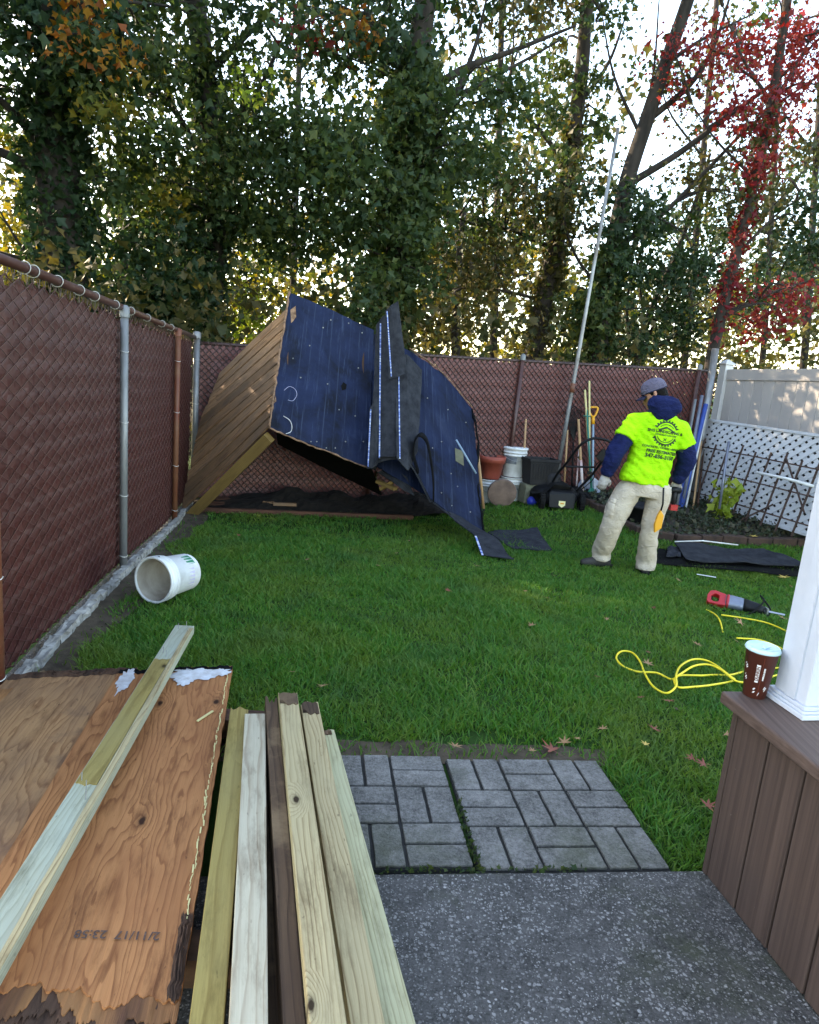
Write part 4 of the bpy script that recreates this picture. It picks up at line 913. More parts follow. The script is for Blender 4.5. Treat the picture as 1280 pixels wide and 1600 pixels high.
# pale pipe hung on the trellis, bluish pole beside the post
o = MB().tube([W(1182, 738, 8.0), W(1230, 748, 7.75), W(1272, 760, 7.5)], .017, 10).build('pipe', MT['bucket'], None, True); tag(o, 'short white plastic pipe hung across the rusty trellis', 'pipe')
a = GG(1126, 800); o = MB().tube([W(1124, 795, 8.15), W(1139, 690, 8.35)], .016, 8).build('stake', MT['greysil'], None, True); tag(o, 'dark grey metal stake leaning in front of the trellis', 'stake')
gP = 'poles leaning in the corner by the white fence post'
for k, (x0, y0, x1, y1, mt_, rad, lb) in enumerate(((1058, 790, 1087, 624, 'galv', .016, 'thin silver pole leaning nearest the worker in the fence corner'), (1066, 792, 1097, 618, 'greysil', .022, 'dull grey-mauve pole leaning in the fence corner'), (1064, 796, 1103, 632, 'polebl', .03, 'thick blue pole leaning in the fence corner'), (1072, 790, 1104, 640, 'bucket', .014, 'thin white pole leaning across the blue pole'), (1060, 796, 1080, 700, 'polebl', .024, 'short blue pole leaning low beside the worker'), (1085, 785, 1096, 690, 'handle', .014, 'brown cane stick leaning on the fence post base'), (1092, 786, 1099, 705, 'rotten', .014, 'dark brown stick leaning at the foot of the white post'))):
    A = W(x0, y0, 8.75); A.z = gz(A.x, A.y)+.02; B = W(x1, y1, 9.2+.04*k); tag(MB().tube([A, A.lerp(B, .5), B], rad, 10).build('leaning_pole' if k < 5 else 'stick', MT[mt_], None, True, org=A), lb, 'pole' if k < 5 else 'stick', gP)
A = W(1085, 770, 9.35); B = W(1118, 545, 9.55); 
A.z = gz(A.x, A.y); o = MB().tube([A, B], .045, 12).build('fence_end_post', MT['galvo'], None, True, org=A); tag(o, 'grey steel end post between the brown fence and the white fence', 'fence post')
# ------------------------------------------------------------------ flower bed
bp = [GG(*q) for q in ((918, 790), (935, 798), (955, 808), (978, 825), (1005, 838), (1040, 845), (1080, 847), (1120, 848), (1160, 850), (1200, 851), (1240, 853), (1290, 856), (1340, 860))]
bc = curve_pts(bp, 8); BEDP = [(p.x, p.y) for p in bc]+[(WE.x, 7.2), (WA.x, WA.y), (BP(BL*.72, 0).x, BP(BL*.72, 0).y)]
bd = root('bed_edging', bp[5], 'curved row of dark brown edging bricks around the flower bed', 'edging'); acc = 0; rr = random.Random(2)
tot = [0]
for i in range(1, len(bc)): tot.append(tot[-1]+(bc[i]-bc[i-1]).length)
def at_len(s_):
    for i in range(1, len(bc)):
        if tot[i] >= s_: f = (s_-tot[i-1])/max(1e-6, tot[i]-tot[i-1]); return bc[i-1].lerp(bc[i], f)
    return bc[-1]
s_ = 0
while s_+.2 < tot[-1]:
    L = rr.uniform(.26, .36) if s_ > .8 else .16; a, c = at_len(s_), at_len(min(tot[-1], s_+L-.012)); a = Vector((a.x, a.y, gz(a.x, a.y)+.035+rr.uniform(-.01, .01))); c = Vector((c.x, c.y, gz(c.x, c.y)+.035+rr.uniform(-.01, .01)))
    bev(MB().bar(a, c, .11, .11).build('brick', MT['brick'], bd), .012, 2); s_ += L
def bedfn():
    vs = []; fs = []; n_ = 46; idx = {}
    for i in range(n_+1):
        for j in range(n_+1):
            x = 1.9+i/n_*3.2; y = 7.2+j/n_*2.9
            if inside(BEDP, x, y): idx[i, j] = len(vs); vs.append(Vector((x, y, gz(x, y)+.05+.03*mnoise.noise((x*3, y*3, 0)))))
    for i in range(n_):
        for j in range(n_):
            q = [(i, j), (i+1, j), (i+1, j+1), (i, j+1)]
            if all(k in idx for k in q): fs.append([idx[k] for k in q])
    b = MB(); b.v = vs; b.f = fs; return b
tag(bedfn().build('bed_soil', MT['bedsoil'], None, True, org=(0, 0, 0)), kind='structure')
# black planter bucket at the corner of the bed
a = GG(1012, 836); a.y += .25; r_ = root('plant_tub', (a.x, a.y, gz(a.x, a.y)), 'black plastic plant tub behind the worker at the corner of the bed', 'plant tub')
MB().lathe([(0, 0), (.15, 0), (.16, .02), (.2, .24), (.215, .24), (.215, .275), (.2, .275), (.19, .22), (0, .22)], 30, T(ORG[r_])).build('body', MT['blackp'], r_, True)
# ------------------------------------------------------------------ the worker
WY = 6.05
def J(px, py, dy=0): return W(px, py, WY+dy)
def ell_loft(b, rings, n=18):
    # ring: (centre, axis_x, axis_y, rx, ry)
    o = len(b.v)
    for c, ax, ay, rx, ry in rings:
        for j in range(n):
            t = 2*math.pi*j/n; ct, st_ = math.cos(t), math.sin(t); k = 1/((abs(ct)**2.4+abs(st_)**2.4)**(1/2.4)); b.v.append(Vector(c)+Vector(ax)*(rx*ct*k)+Vector(ay)*(ry*st_*k))
    for i in range(len(rings)-1):
        for j in range(n): j2 = (j+1) % n; b.f.append([o+i*n+j, o+i*n+j2, o+(i+1)*n+j2, o+(i+1)*n+j])
    b.f.append([o+j for j in range(n)][::-1]); b.f.append([o+(len(rings)-1)*n+j for j in range(n)])
def limb(b, pts, rads, n=14, flat=1.0):
    pts = curve_pts(pts, 5); k = len(pts); rr_ = [rads[min(int(i/5), len(rads)-1)]*(1-(i/5-int(i/5)))+rads[min(int(i/5)+1, len(rads)-1)]*(i/5-int(i/5)) for i in range(k)]
    b.tube(pts, rr_, n)
XR = Vector((.985, .17, 0)); YF = Vector((-.17, .985, 0))     # his right-hand side and forward (away from the camera, turned a little left)
foot_l = GG(938, 886); foot_r = GG(1008, 896)
PE = root('person', ((foot_l.x+foot_r.x)/2, (foot_l.y+foot_r.y)/2, gz(foot_r.x, foot_r.y)), 'person in neon yellow T-shirt over navy hoodie, khaki trousers and cap, seen from behind', 'person')
PO_ = ORG[PE]
hipc = J(1010, 762); hl_ = J(983, 768, .02); hr_ = J(1030, 770, -.02); kl = J(955, 822, .06); kr = J(1015, 832, .02)
al = foot_l+Vector((.0, .03, .10)); ar = foot_r+Vector((0, .03, .09))
sh_l = J(993, 660, .03); sh_r = J(1062, 671, .0); el_l = J(962, 706, -.05); el_r = J(1074, 718, .02); wr_l = J(947, 742, -.02); wr_r = J(1058, 752, .1)
neck = J(1033, 640, .04); head = J(1025, 617, .06); waist = J(1012, 735); chest = J(1028, 672, .02)
up_t = (chest-waist).normalized(); rx_t = (sh_r-sh_l).normalized(); fw_t = up_t.cross(rx_t).normalized()
if fw_t.y < 0: fw_t = -fw_t
# body: one continuous figure
b = MB()
ell_loft(b, [(hipc-up_t*.06, rx_t, fw_t, .13, .10), (hipc, rx_t, fw_t, .165, .115), (waist, rx_t, fw_t, .145, .10), (chest-up_t*.08, rx_t, fw_t, .165, .11), (chest+up_t*.05, rx_t, fw_t, .18, .11), (chest+up_t*.13, rx_t, fw_t, .13, .09), (neck-up_t*.02, rx_t, fw_t, .065, .065)])
limb(b, [chest+up_t*.1, neck, neck.lerp(head, .5), head], [.07, .056, .052, .05])
for s_, e, wr in ((sh_l, el_l, wr_l), (sh_r, el_r, wr_r)): limb(b, [chest.lerp(s_, .6)+up_t*.05, s_, s_.lerp(e, .5), e, e.lerp(wr, .5), wr], [.06, .056, .05, .042, .038, .028])
for h, k, a in ((hl_, kl, al), (hr_, kr, ar)): limb(b, [hipc.lerp(h, .6), h, h.lerp(k, .5), k, k.lerp(a, .5), a, a-Vector((0, 0, .06))], [.1, .088, .075, .055, .055, .038, .04])
hd_up = (head-neck).normalized(); hf = Vector((-.86, .5, -.06)).normalized(); hs = hd_up.cross(hf).normalized(); hf = hs.cross(hd_up).normalized()
for z, rx, ry, dx in ((-.115, .035, .04, .035), (-.09, .055, .062, .025), (-.05, .068, .082, .012), (0, .075, .094, 0), (.05, .074, .095, -.004), (.09, .056, .075, -.006), (.115, .02, .03, -.006)): pass
ell_loft(b, [(head+hd_up*z+hf*dx, hs, hf, rx, ry) for z, rx, ry, dx in ((-.115, .035, .04, .035), (-.09, .055, .062, .025), (-.05, .068, .082, .012), (0, .075, .094, 0), (.05, .074, .095, -.004), (.09, .056, .075, -.006), (.115, .02, .03, -.006))])
limb(b, [head+hf*.085+hd_up*.01, head+hf*.105-hd_up*.02, head+hf*.112-hd_up*.035, head+hf*.09-hd_up*.045], [.012, .013, .014, .012])      # nose
limb(b, [head+hf*.085-hd_up*.062, head+hf*.094-hd_up*.066, head+hf*.085-hd_up*.085], [.018, .016, .018])                                     # lips, chin
for sg in (1, -1): limb(b, [head+hs*sg*.07-hf*.012+hd_up*.03, head+hs*sg*.086-hf*.02+hd_up*.025, head+hs*sg*.085-hf*.014-hd_up*.005, head+hs*sg*.075-hf*.002-hd_up*.03], [.008, .012, .011, .007], 8)
def hand(b, wr, el, curl, side, grip=.8):
    d = (wr-el).normalized(); d = (d+Vector((0, .15, -.5))).normalized(); _, s_, u = frame(d, (0, 1, 0)); palm = wr+d*.05
    ell_loft(b, [(wr-d*.005, s_, u, .028, .022), (wr+d*.03, s_, u, .038, .018), (wr+d*.075, s_, u, .042, .016), (wr+d*.095, s_, u, .038, .013)], 12)
    for k, ln in enumerate((.068, .078, .072, .056)):
        base = wr+d*.088+s_*(.03-.02*k); dd = d.copy(); p = base; P = [p-d*.02, p]
        for seg in range(3):
            dd = (dd+u*side*curl*(.35+.25*seg)).normalized(); p = p+dd*ln/3; P.append(p)
        b.tube(P, [.0095, .0095, .009, .0085, .0075], 8)
    p = wr+d*.03+s_*.032; P = [p-s_*.012, p+s_*.02+d*.02, p+s_*.03+d*.045+u*side*.012, p+s_*.026+d*.066+u*side*.025]; b.tube(P, [.012, .0115, .0105, .009], 8)
hand(b, wr_l, el_l, .7, 1); hand(b, wr_r, el_r, 1.3, 1)
me = voxel(b, .0075, 4); o = mesh_obj('body', shift(me, PO_), MT['skin'], PE, True, PO_)
# eyes and brows sit in the face turned away; hair below the cap
for sg in (1, -1):
    c = head+hf*.084+hs*sg*.032+hd_up*.012; MB().lathe([(.011*math.sin(a), -.011*math.cos(a)) for a in np.linspace(.05, 3.1, 8)], 10, T(c)).build('eye', MT['bucket'], PE, True)
b = MB(); ell_loft(b, [(head+hd_up*z-hf*dx, hs, hf, rx, ry) for z, rx, ry, dx in ((-.075, .05, .03, .062), (-.045, .073, .055, .038), (0, .081, .075, .022), (.05, .08, .085, .012), (.08, .06, .06, .01))])
hm = voxel(b, .008, 2)
for v in hm.vertices: v.co += v.normal*.005*mnoise.noise(v.co*60)
mesh_obj('hair', shift(hm, PO_), MT['hair'], PE, True, PO_)
# cap with brim to the left
b = MB(); ell_loft(b, [(head+hd_up*z, hs, hf, rx, ry) for z, rx, ry in ((.03, .086, .106), (.06, .087, .108), (.09, .082, .102), (.12, .066, .084), (.138, .04, .05), (.145, .01, .01))])
cm = voxel(b, .007, 3); cap = mesh_obj('cap', shift(cm, PO_), MT['cap'], PE, True, PO_)
def brim(u, v):
    a = (u-.5)*1.9; rr_ = .095+.075*v*math.cos(a*.9); return head+hd_up*(.036-.02*v-.018*abs(u-.5)*2)+hf*(rr_*math.cos(a))+hs*(rr_*math.sin(a)*.82)
MB().grid(brim, 14, 4, -hd_up*.004).build('brim', MT['capd'], cap, True)
MB().tube([head+hd_up*.036+hf*.104*math.cos(a)+hs*.085*math.sin(a) for a in np.linspace(0, 6.283, 30)], .006, 6).build('band', MT['capd'], cap, True)
def wrinkle(me, amp, sc, stretch=(1, 1, 1), seed=0):
    for v in me.vertices:
        p = v.co; q = Vector((p.x*stretch[0], p.y*stretch[1], p.z*stretch[2]))*sc; n1 = mnoise.noise(q+Vector((seed, 0, 0))); v.co = p+v.normal*amp*(1-2*abs(n1))
    me.update()
# hoodie sleeves, hood and collar (under the T-shirt)
b = MB()
for s_, e, wr in ((sh_l, el_l, wr_l), (sh_r, el_r, wr_r)):
    limb(b, [chest.lerp(s_, .7)+up_t*.03, s_, s_.lerp(e, .5), e, e.lerp(wr, .5), wr-(wr-e)*.02], [.055, .06, .078, .076, .068, .05])
ell_loft(b, [(chest-up_t*.02, rx_t, fw_t, .13, .09), (chest+up_t*.08, rx_t, fw_t, .12, .09), (neck-up_t*.03, rx_t, fw_t, .1, .1), (neck+up_t*.03, rx_t, fw_t, .085, .09)])
hb = neck-fw_t*.08+up_t*.03; ell_loft(b, [(hb-up_t*.13-fw_t*.03, rx_t, fw_t, .035, .02), (hb-up_t*.08-fw_t*.03, rx_t, fw_t, .085, .04), (hb-up_t*.02-fw_t*.02, rx_t, fw_t, .14, .065), (hb+up_t*.04-fw_t*.0, rx_t, fw_t, .135, .075), (hb+up_t*.08+fw_t*.03, rx_t, fw_t, .085, .05)])
hm = voxel(b, .011, 5); wrinkle(hm, .008, 14, (1, 1, 1.5), 3); hoodie = mesh_obj('hoodie', shift(hm, PO_), MT['hood'], PE, True, PO_)
for e, wr in ((el_l, wr_l), (el_r, wr_r)): d = (wr-e).normalized(); MB().tube([wr-d*.04, wr-d*.03, wr-d*.004, wr+d*.006], [.05, .053, .05, .042], 16).build('cuff', MT['hood'], hoodie, True)
# T-shirt
b = MB(); hem = J(1006, 756); rx_h = (J(1044, 762)-J(966, 752)).normalized()
ell_loft(b, [(hem-up_t*.0, rx_h, fw_t, .215, .148), (J(1008, 740), rx_h, fw_t, .205, .145), (waist+up_t*.06, rx_t, fw_t, .188, .135), (chest-up_t*.07, rx_t, fw_t, .188, .136), (chest+up_t*.02, rx_t, fw_t, .192, .136), (chest+up_t*.085, rx_t, fw_t, .175, .12), (chest+up_t*.135, rx_t, fw_t, .13, .115), (neck-up_t*.03, rx_t, fw_t, .095, .105)], 28)
for s_, e in ((sh_l, el_l), (sh_r, el_r)): limb(b, [chest.lerp(s_, .6)+up_t*.02, s_+up_t*.005, s_.lerp(e, .28), s_.lerp(e, .56)], [.08, .084, .09, .1])
sm_ = voxel(b, .011, 7)
# cloth folds gathered towards the waist
for v in sm_.vertices:
    p = v.co; h = (p-hem).dot(up_t); a = (p-hem).dot(rx_t); k = max(0, 1-h/.34)
    f = mnoise.noise((a*7+h*4, h*20-a*5, 1.0))*.5+mnoise.noise((a*14, h*34+a*9, 4.0))*.3
    v.co = p+v.normal*(.030*f*k+.012*mnoise.noise((a*18+h*22, h*6, 7.0))+.004*mnoise.noise(p*30))
sm_.update(); shirt = mesh_obj('t_shirt', shift(sm_, PO_), MT['hiviz'], PE, True, PO_)
# print on the back
TS = BVHTree.FromPolygons([v.co+PO_ for v in shirt.data.vertices], [tuple(p.vertices) for p in shirt.data.polygons])
def print_on(vs, fs, cx, cy, rot, name, sc=1.0, mat=None):
    # cx, cy: photo pixel of the centre; local x along the shoulders, y up the spine
    c0 = W(cx, cy, WY); xr = rx_t; yu = fw_t.cross(rx_t) if fw_t.cross(rx_t).dot(up_t) > 0 else -fw_t.cross(rx_t); cr, sr = math.cos(rot), math.sin(rot); out = []
    for v in vs:
        x, y = v[0]*cr-v[1]*sr, v[0]*sr+v[1]*cr; p = c0+xr*x*sc+yu*y*sc-fw_t*.6; h = TS.ray_cast(p, fw_t)
        out.append((h[0]-fw_t*.004) if h[0] else p+fw_t*.45)
    b = MB(); b.add(out, fs); return b.build(name, mat or MT['shirtink'], shirt)
def ring_geo(r0, r1, a0, a1, n=26):
    vs = []; fs = []
    for i in range(n+1):
        a = a0+(a1-a0)*i/n; vs += [(r0*math.cos(a), r0*math.sin(a)), (r1*math.cos(a), r1*math.sin(a))]
    for i in range(n): fs.append([2*i, 2*i+1, 2*i+3, 2*i+2])
    return vs, fs
LGX, LGY = 1035, 677
def addg(G_, vs, fs): o = len(G_[0]); G_[0].extend(vs); G_[1].extend([[i+o for i in f] for f in fs])
GEO = ([], [])
addg(GEO, *ring_geo(.088, .1, R(200), R(340))); addg(GEO, *ring_geo(.088, .1, R(25), R(155))); addg(GEO, *ring_geo(.072, .078, R(205), R(335))); addg(GEO, *ring_geo(.07, .076, R(40), R(140)))
for k in range(26):
    a = R(360*k/26)
    if abs(math.sin(a)) < .3: continue
    c, s__ = math.cos(a), math.sin(a); q = [(.098, -.007), (.113, -.005), (.113, .005), (.098, .007)]; addg(GEO, [(x*c-y*s__, x*s__+y*c) for x, y in q], [[0, 1, 2, 3]])
addg(GEO, [(-.07, .025), (-.01, .055), (0, .055), (.07, .025), (.055, .018), (0, .042), (-.055, .018)], [[0, 1, 6], [1, 2, 5, 6], [2, 3, 4, 5]])
addg(GEO, [(-.075, .035), (-.04, .022), (-.035, .012), (-.06, .01)], [[0, 1, 2, 3]]); addg(GEO, [(.075, .035), (.04, .022), (.035, .012), (.06, .01)], [[0, 1, 2, 3]])
addg(GEO, [(-.014, -.062), (-.010, -.066), (.014, -.042), (.010, -.038)], [[0, 1, 2, 3]]); addg(GEO, [(.014, -.062), (.010, -.066), (-.014, -.042), (-.010, -.038)], [[0, 1, 2, 3]])
print_on(GEO[0], GEO[1], LGX, LGY, 0, 'logo_print')
for txt, cy, cx, size, bold in (('SHG LANDSCAPING &', 675, 1035, .030, .0012), ('CONSTRUCTION CORP', 680, 1035, .017, .0006), ('CONCRETE / PAVERS / REPAIRS', 699.5, 1029, .024, .0008), ('FREE ESTIMATES', 706, 1028, .036, .0016), ('347-836-3150', 713, 1025, .044, .002)):
    vs, fs = text_geo(txt, size, bold); print_on([(v.x, v.y) for v in vs], fs, cx, cy, 0, 'lettering')
# small green mark on the left sleeve
# trousers
b = MB()
ell_loft(b, [(hipc-up_t*.08, rx_t, fw_t, .155, .125), (hipc, rx_t, fw_t, .188, .138), (J(1009, 752), rx_h, fw_t, .18, .132), (waist+up_t*.01, rx_t, fw_t, .165, .12)], 24)
limb(b, [hipc.lerp(hl_, .55), hl_, hl_.lerp(kl, .5)+Vector((-.015, 0, 0)), kl, kl.lerp(al, .5), al+Vector((0, 0, .05)), al-Vector((0, .01, .05))], [.115, .118, .112, .094, .088, .088, .083])
limb(b, [hipc.lerp(hr_, .55), hr_, hr_.lerp(kr, .5), kr, kr.lerp(ar, .5), ar+Vector((0, 0, .04)), ar-Vector((0, .01, .065))], [.112, .106, .092, .082, .083, .09, .088])
tm = voxel(b, .011, 6)
for v in tm.vertices:
    p = v.co; low = sst(.55, .1, p.z-PO_.z) if False else max(0, min(1, (.42-(p.z-PO_.z))/.35))
    kn = math.exp(-((p.z-kl.z)/.12)**2); f = mnoise.noise((p.x*9, p.y*9, p.z*15+p.x*17))+.5*mnoise.noise((p.x*22, p.y*22, p.z*26-p.x*12))
    v.co = p+v.normal*(.011*low*f+.007*kn*f+.007*mnoise.noise((p.x*9+p.z*3, p.y*9, p.z*8)))
tm.update(); tro = mesh_obj('trousers', shift(tm, PO_), MT['khaki'], PE, True, PO_)
# cargo pocket on the left thigh
TT = BVHTree.FromPolygons([v.co+PO_ for v in tro.data.vertices], [tuple(p.vertices) for p in tro.data.polygons])
def pocket(P, name):
    def fn(u, v):
        a = Vector((*P[0], 0)).lerp(Vector((*P[1], 0)), u); c = Vector((*P[3], 0)).lerp(Vector((*P[2], 0)), u); q = a.lerp(c, v); d = ray(q.x, q.y).normalized(); h = TT.ray_cast(CP, d)
        e = min(1, 5*min(u, 1-u, v, 1-v))
        if not h[0]:
            h = TT.find_nearest(CP+d*(WY/d.y)); return h[0]+h[1]*.004
        return h[0]-d*(.004+.016*e)
    MB().grid(fn, 12, 12).build(name, MT['khaki'], tro, True)
pocket([(941, 777), (962, 783), (958, 811), (935, 803)], 'cargo_pocket'); pocket([(942, 774), (964, 780), (962, 788), (940, 782)], 'pocket_flap')
# boots
def boot(c, dirv, name, label=None):
    d = Vector(dirv).normalized(); s_ = Vector((d.y, -d.x, 0)); b = MB(); zz = Vector((0, 0, 1)); c = Vector(c)
    ell_loft(b, [(c-d*.07+zz*.045, s_, zz, .032, .038), (c-d*.03+zz*.055, s_, zz, .04, .05), (c+d*.05+zz*.05, s_, zz, .043, .047), (c+d*.12+zz*.04, s_, zz, .047, .038), (c+d*.17+zz*.034, s_, zz, .044, .032), (c+d*.205+zz*.028, s_, zz, .025, .024)])
    limb(b, [c+zz*.05, c+zz*.1, c+zz*.16], [.045, .044, .045]); bm_ = voxel(b, .009, 3); o = mesh_obj(name, shift(bm_, PO_), MT['boot'], PE, True, PO_)
    P = [c+d*k+s_*w_ for k, w_ in ((-.095, -.03), (-.105, 0), (-.095, .03), (-.02, .042), (.05, .042), (.12, .052), (.18, .045), (.212, 0), (.18, -.045), (.12, -.052), (.05, -.042), (-.02, -.042))]
    MB().prism([p+zz*.002 for p in P], zz*.022).build('sole', MT['rubber'], o, fix=True)
boot(foot_l+Vector((.02, .02, 0)), (-.95, -.1, 0), 'boot'); boot(foot_r+Vector((0, 0.02, 0)), (.15, .9, 0), 'boot')
# gloves
def glove(wr, el, curl, side):
    b = MB(); hand(b, wr, el, curl, side); b2_ = voxel(b, .006, 3)
    for v in b2_.vertices: v.co += v.normal*.0035
    mesh_obj('glove', shift(b2_, PO_), MT['glove'], PE, True, PO_)
glove(wr_l, el_l, .7, 1); glove(wr_r, el_r, 1.3, 1)
# tool in the right hand and the yellow pouch hanging at the thigh
c = wr_r+Vector((-.02, -.02, -.11)); r_ = root('power_tool', c, 'dark cordless tool held in the right glove of the person', 'power tool')
MB().tube([c+Vector((-.05, 0, .03)), c+Vector((.0, 0, .035)), c+Vector((.06, .02, .03))], [.024, .03, .026], 12).build('body', MT['blackp'], r_, True); MB().tube([c+Vector((.01, .0, .03)), c+Vector((.015, .01, -.1))], [.02, .018], 10).build('grip', MT['greyp'], r_, True); MB().box(c+Vector((-.055, -.015, .035)), (.03, .05, .05)).build('light_end', MT['bucket'], r_)
MB().box(c+Vector((.018, .01, -.12)), (.06, .07, .05)).build('battery', MT['red'], r_)
a, e = J(1037, 762, -.16), J(1030, 812, -.15); r_ = root('tool_holster', e, 'orange-yellow leather tool hanging from a black strap at the right thigh', 'tool holster')
MB().tube([a, a.lerp(e, .5)+Vector((.01, -.01, 0)), e+Vector((0, 0, .06))], .008, 6).build('strap', MT['blackp'], r_, True)
q = [J(1033, 797, -.17), J(1038, 806, -.17), J(1034, 826, -.17), J(1023, 833, -.17), J(1023, 820, -.17), J(1028, 806, -.17)]
bev(MB().prism(q, (0, .035, 0)).build('pouch', MT['yplast'], r_, fix=True), .008, 2)
# ------------------------------------------------------------------ deck corner, column and cup
DC = Vector((1.0, 1.93, 0)); DD = Vector((.175, -.985, 0)).normalized(); DNf = Vector((-DD.y, DD.x, 0)); DNf = -DNf if DNf.x > 0 else DNf   # DNf points out, towards the patio
DB = -DNf                                                # into the deck
dk = root('deck_wall', DC+Vector((.3, -.3, 0)), 'low brown composite-board deck wall with flat cap at the patio corner', 'deck')
DH = .555
def DP(a, i, z): return DC+DD*a+DB*i+Vector((0, 0, z))
s_ = 0.022; k = 0
bev(MB().prism([DP(0, 0, .004), DP(.021, 0, .004), DP(.021, .03, .004), DP(0, .03, .004)], (0, 0, DH-.004)).build('corner_trim', MT['composite'], dk, fix=True), .003)
while s_ < 1.6:
    L = .142; P = [DP(s_, .003, .004), DP(s_+L-.007, .003, .004), DP(s_+L-.007, .025, .004), DP(s_, .025, .004)]; bev(MB().prism(P, (0, 0, DH-.004)).build('plank', MT['composite'], dk, fix=True), .004); s_ += L
for k in range(6): P = [DP(.0, .032+k*.142, .004), DP(.0, .167+k*.142, .004), DP(.022, .167+k*.142, .004), DP(.022, .032+k*.142, .004)]; bev(MB().prism(P, (0, 0, DH-.004)).build('plank', MT['composite'], dk, fix=True), .004)
MB().prism([DP(.03, .03, .0), DP(1.6, .03, 0), DP(1.6, .9, 0), DP(.03, .9, 0)], (0, 0, DH-.002)).build('core', MT['blackp'], dk, fix=True)
cp_ = MB().prism([DP(-.028, -.03, DH), DP(1.6, -.03, DH), DP(1.6, .9, DH), DP(-.028, .9, DH)], (0, 0, .036)).build('cap_board', MT['compcap'], dk, fix=True); bev(cp_, .006, 3)
cp_.rotation_euler = (0, 0, 0)
CT = DH+.036
c0 = G(1178, 1086, CT); cupc = Vector((c0.x, c0.y, CT+.001))
cu = root('coffee_cup', cupc, 'brown paper coffee cup with pale lid standing on the deck cap', 'cup'); CH = .148
body = MB().lathe([(0, .006), (.029, .006), (.0295, 0), (.031, 0), (.0445, CH-.008), (.0455, CH-.008), (.0455, CH-.004), (.042, CH-.006), (.03, .01), (0, .01)], 40, T(cupc)).build('body', MT['cup'], cu, True)
lid = MB().lathe([(.044, CH-.008), (.0475, CH-.0075), (.0487, CH-.004), (.048, CH-.001), (.046, CH+.003), (.0445, CH+.005), (.043, CH+.0045), (.0415, CH+.001), (.02, CH), (0, CH)], 40, T(cupc)).build('lid', MT['lid'], cu, True)
MB().box(cupc+Vector((.005, -.005, CH+.004)), (.022, .012, .004), Matrix.Rotation(.5, 3, 'Z')).build('lid_tab', MT['lid'], lid)
def cupr(z): return .031+(.0445-.031)*z/(CH-.012)+.0008
def cup_mark(a0, a1, z0, z1, name='print_mark', n=6, skew=0):
    MB().grid(lambda u, v: cupc+Vector((cupr(z0+(z1-z0)*v)*math.cos(R(a0+(a1-a0)*u+skew*v)), cupr(z0+(z1-z0)*v)*math.sin(R(a0+(a1-a0)*u+skew*v)), z0+(z1-z0)*v)), n, 3).build(name, MT['print'], body)
AV = math.degrees(math.atan2(-cupc.y, -cupc.x))
def cup_text(txt, ang, zc, size):
    vs, fs = text_geo(txt, size, .0004); out = []
    for v in vs:                          # text runs up the cup
        z = zc+v.x; a = R(ang)-v.y/.039; out.append(cupc+Vector(((cupr(z)+.0009)*math.cos(a), (cupr(z)+.0009)*math.sin(a), z)))
    MB().add(out, fs).build('lettering', MT['cup'] if size > .009 else MT['print'], body)
cup_mark(AV-9, AV+5, .052, .107, 'print_label'); cup_text('DUNKIN', AV-2, .0795, .0115); cup_text('AMERICA RUNS', AV+22, .08, .0055)
MB().tube([cupc+Vector(((cupr(z)+.0002)*math.cos(R(AV+13)), (cupr(z)+.0002)*math.sin(R(AV+13)), z)) for z in (.01, .05, .09, .13)], .0004, 4).build('seam', MT['terracotta'], body)
for a0, z0, da, dz in ((-12, .028, 7, .006), (-12, .018, 8, .006), (12, .012, 3, .01), (33, .032, 5, .01), (38, .026, 5, .012), (43, .030, 3, .008), (-58, .09, 6, .008), (-55, .086, 5, .006), (-62, .098, 4, .005), (-58, .055, 6, .008), (-55, .05, 5, .006), (-61, .064, 4, .005)): cup_mark(AV+a0, AV+a0+da, z0, z0+dz, skew=6)
# white square column on stepped base
qb = G(1201, 1091, CT); fr = G(1253, 1127, CT); qb.z = fr.z = CT
u_ = (fr-qb); wd_ = .17; u_.normalize(); v_ = Vector((-u_.y, u_.x, 0)); v_ = v_ if v_.x > 0 else -v_
cr_ = root('porch_column', fr-u_*wd_/2+v_*wd_/2, 'white square porch column with stepped base on the deck cap', 'column')
def CO(a, b_, z): return fr+u_*(-a)+v_*b_+Vector((0, 0, z))
for i_, (m_, z0, z1) in enumerate(((0, .0, .014), (.007, .014, .022), (.012, .022, .032))):
    bev(MB().prism([CO(m_, m_, z0+.001), CO(wd_-m_, m_, z0+.001), CO(wd_-m_, wd_-m_, z0+.001), CO(m_, wd_-m_, z0+.001)], (0, 0, z1-z0-.0005)).build('base_moulding', MT['white'], cr_, fix=True), .002, 2)
m_ = .022; o = MB().prism([CO(m_, m_, .032), CO(wd_-m_, m_, .032), CO(wd_-m_, wd_-m_, .032), CO(m_, wd_-m_, .032)], (0, 0, 2.0)).build('shaft', MT['white'], cr_, fix=True); bev(o, .004, 3)
o = MB().prism([CO(.06, m_-.006, .034), CO(.10, m_-.006, .034), CO(.10, m_-.0005, .034), CO(.06, m_-.0005, .034)], (0, 0, 1.99)).build('corner_strip', MT['white'], cr_, fix=True)
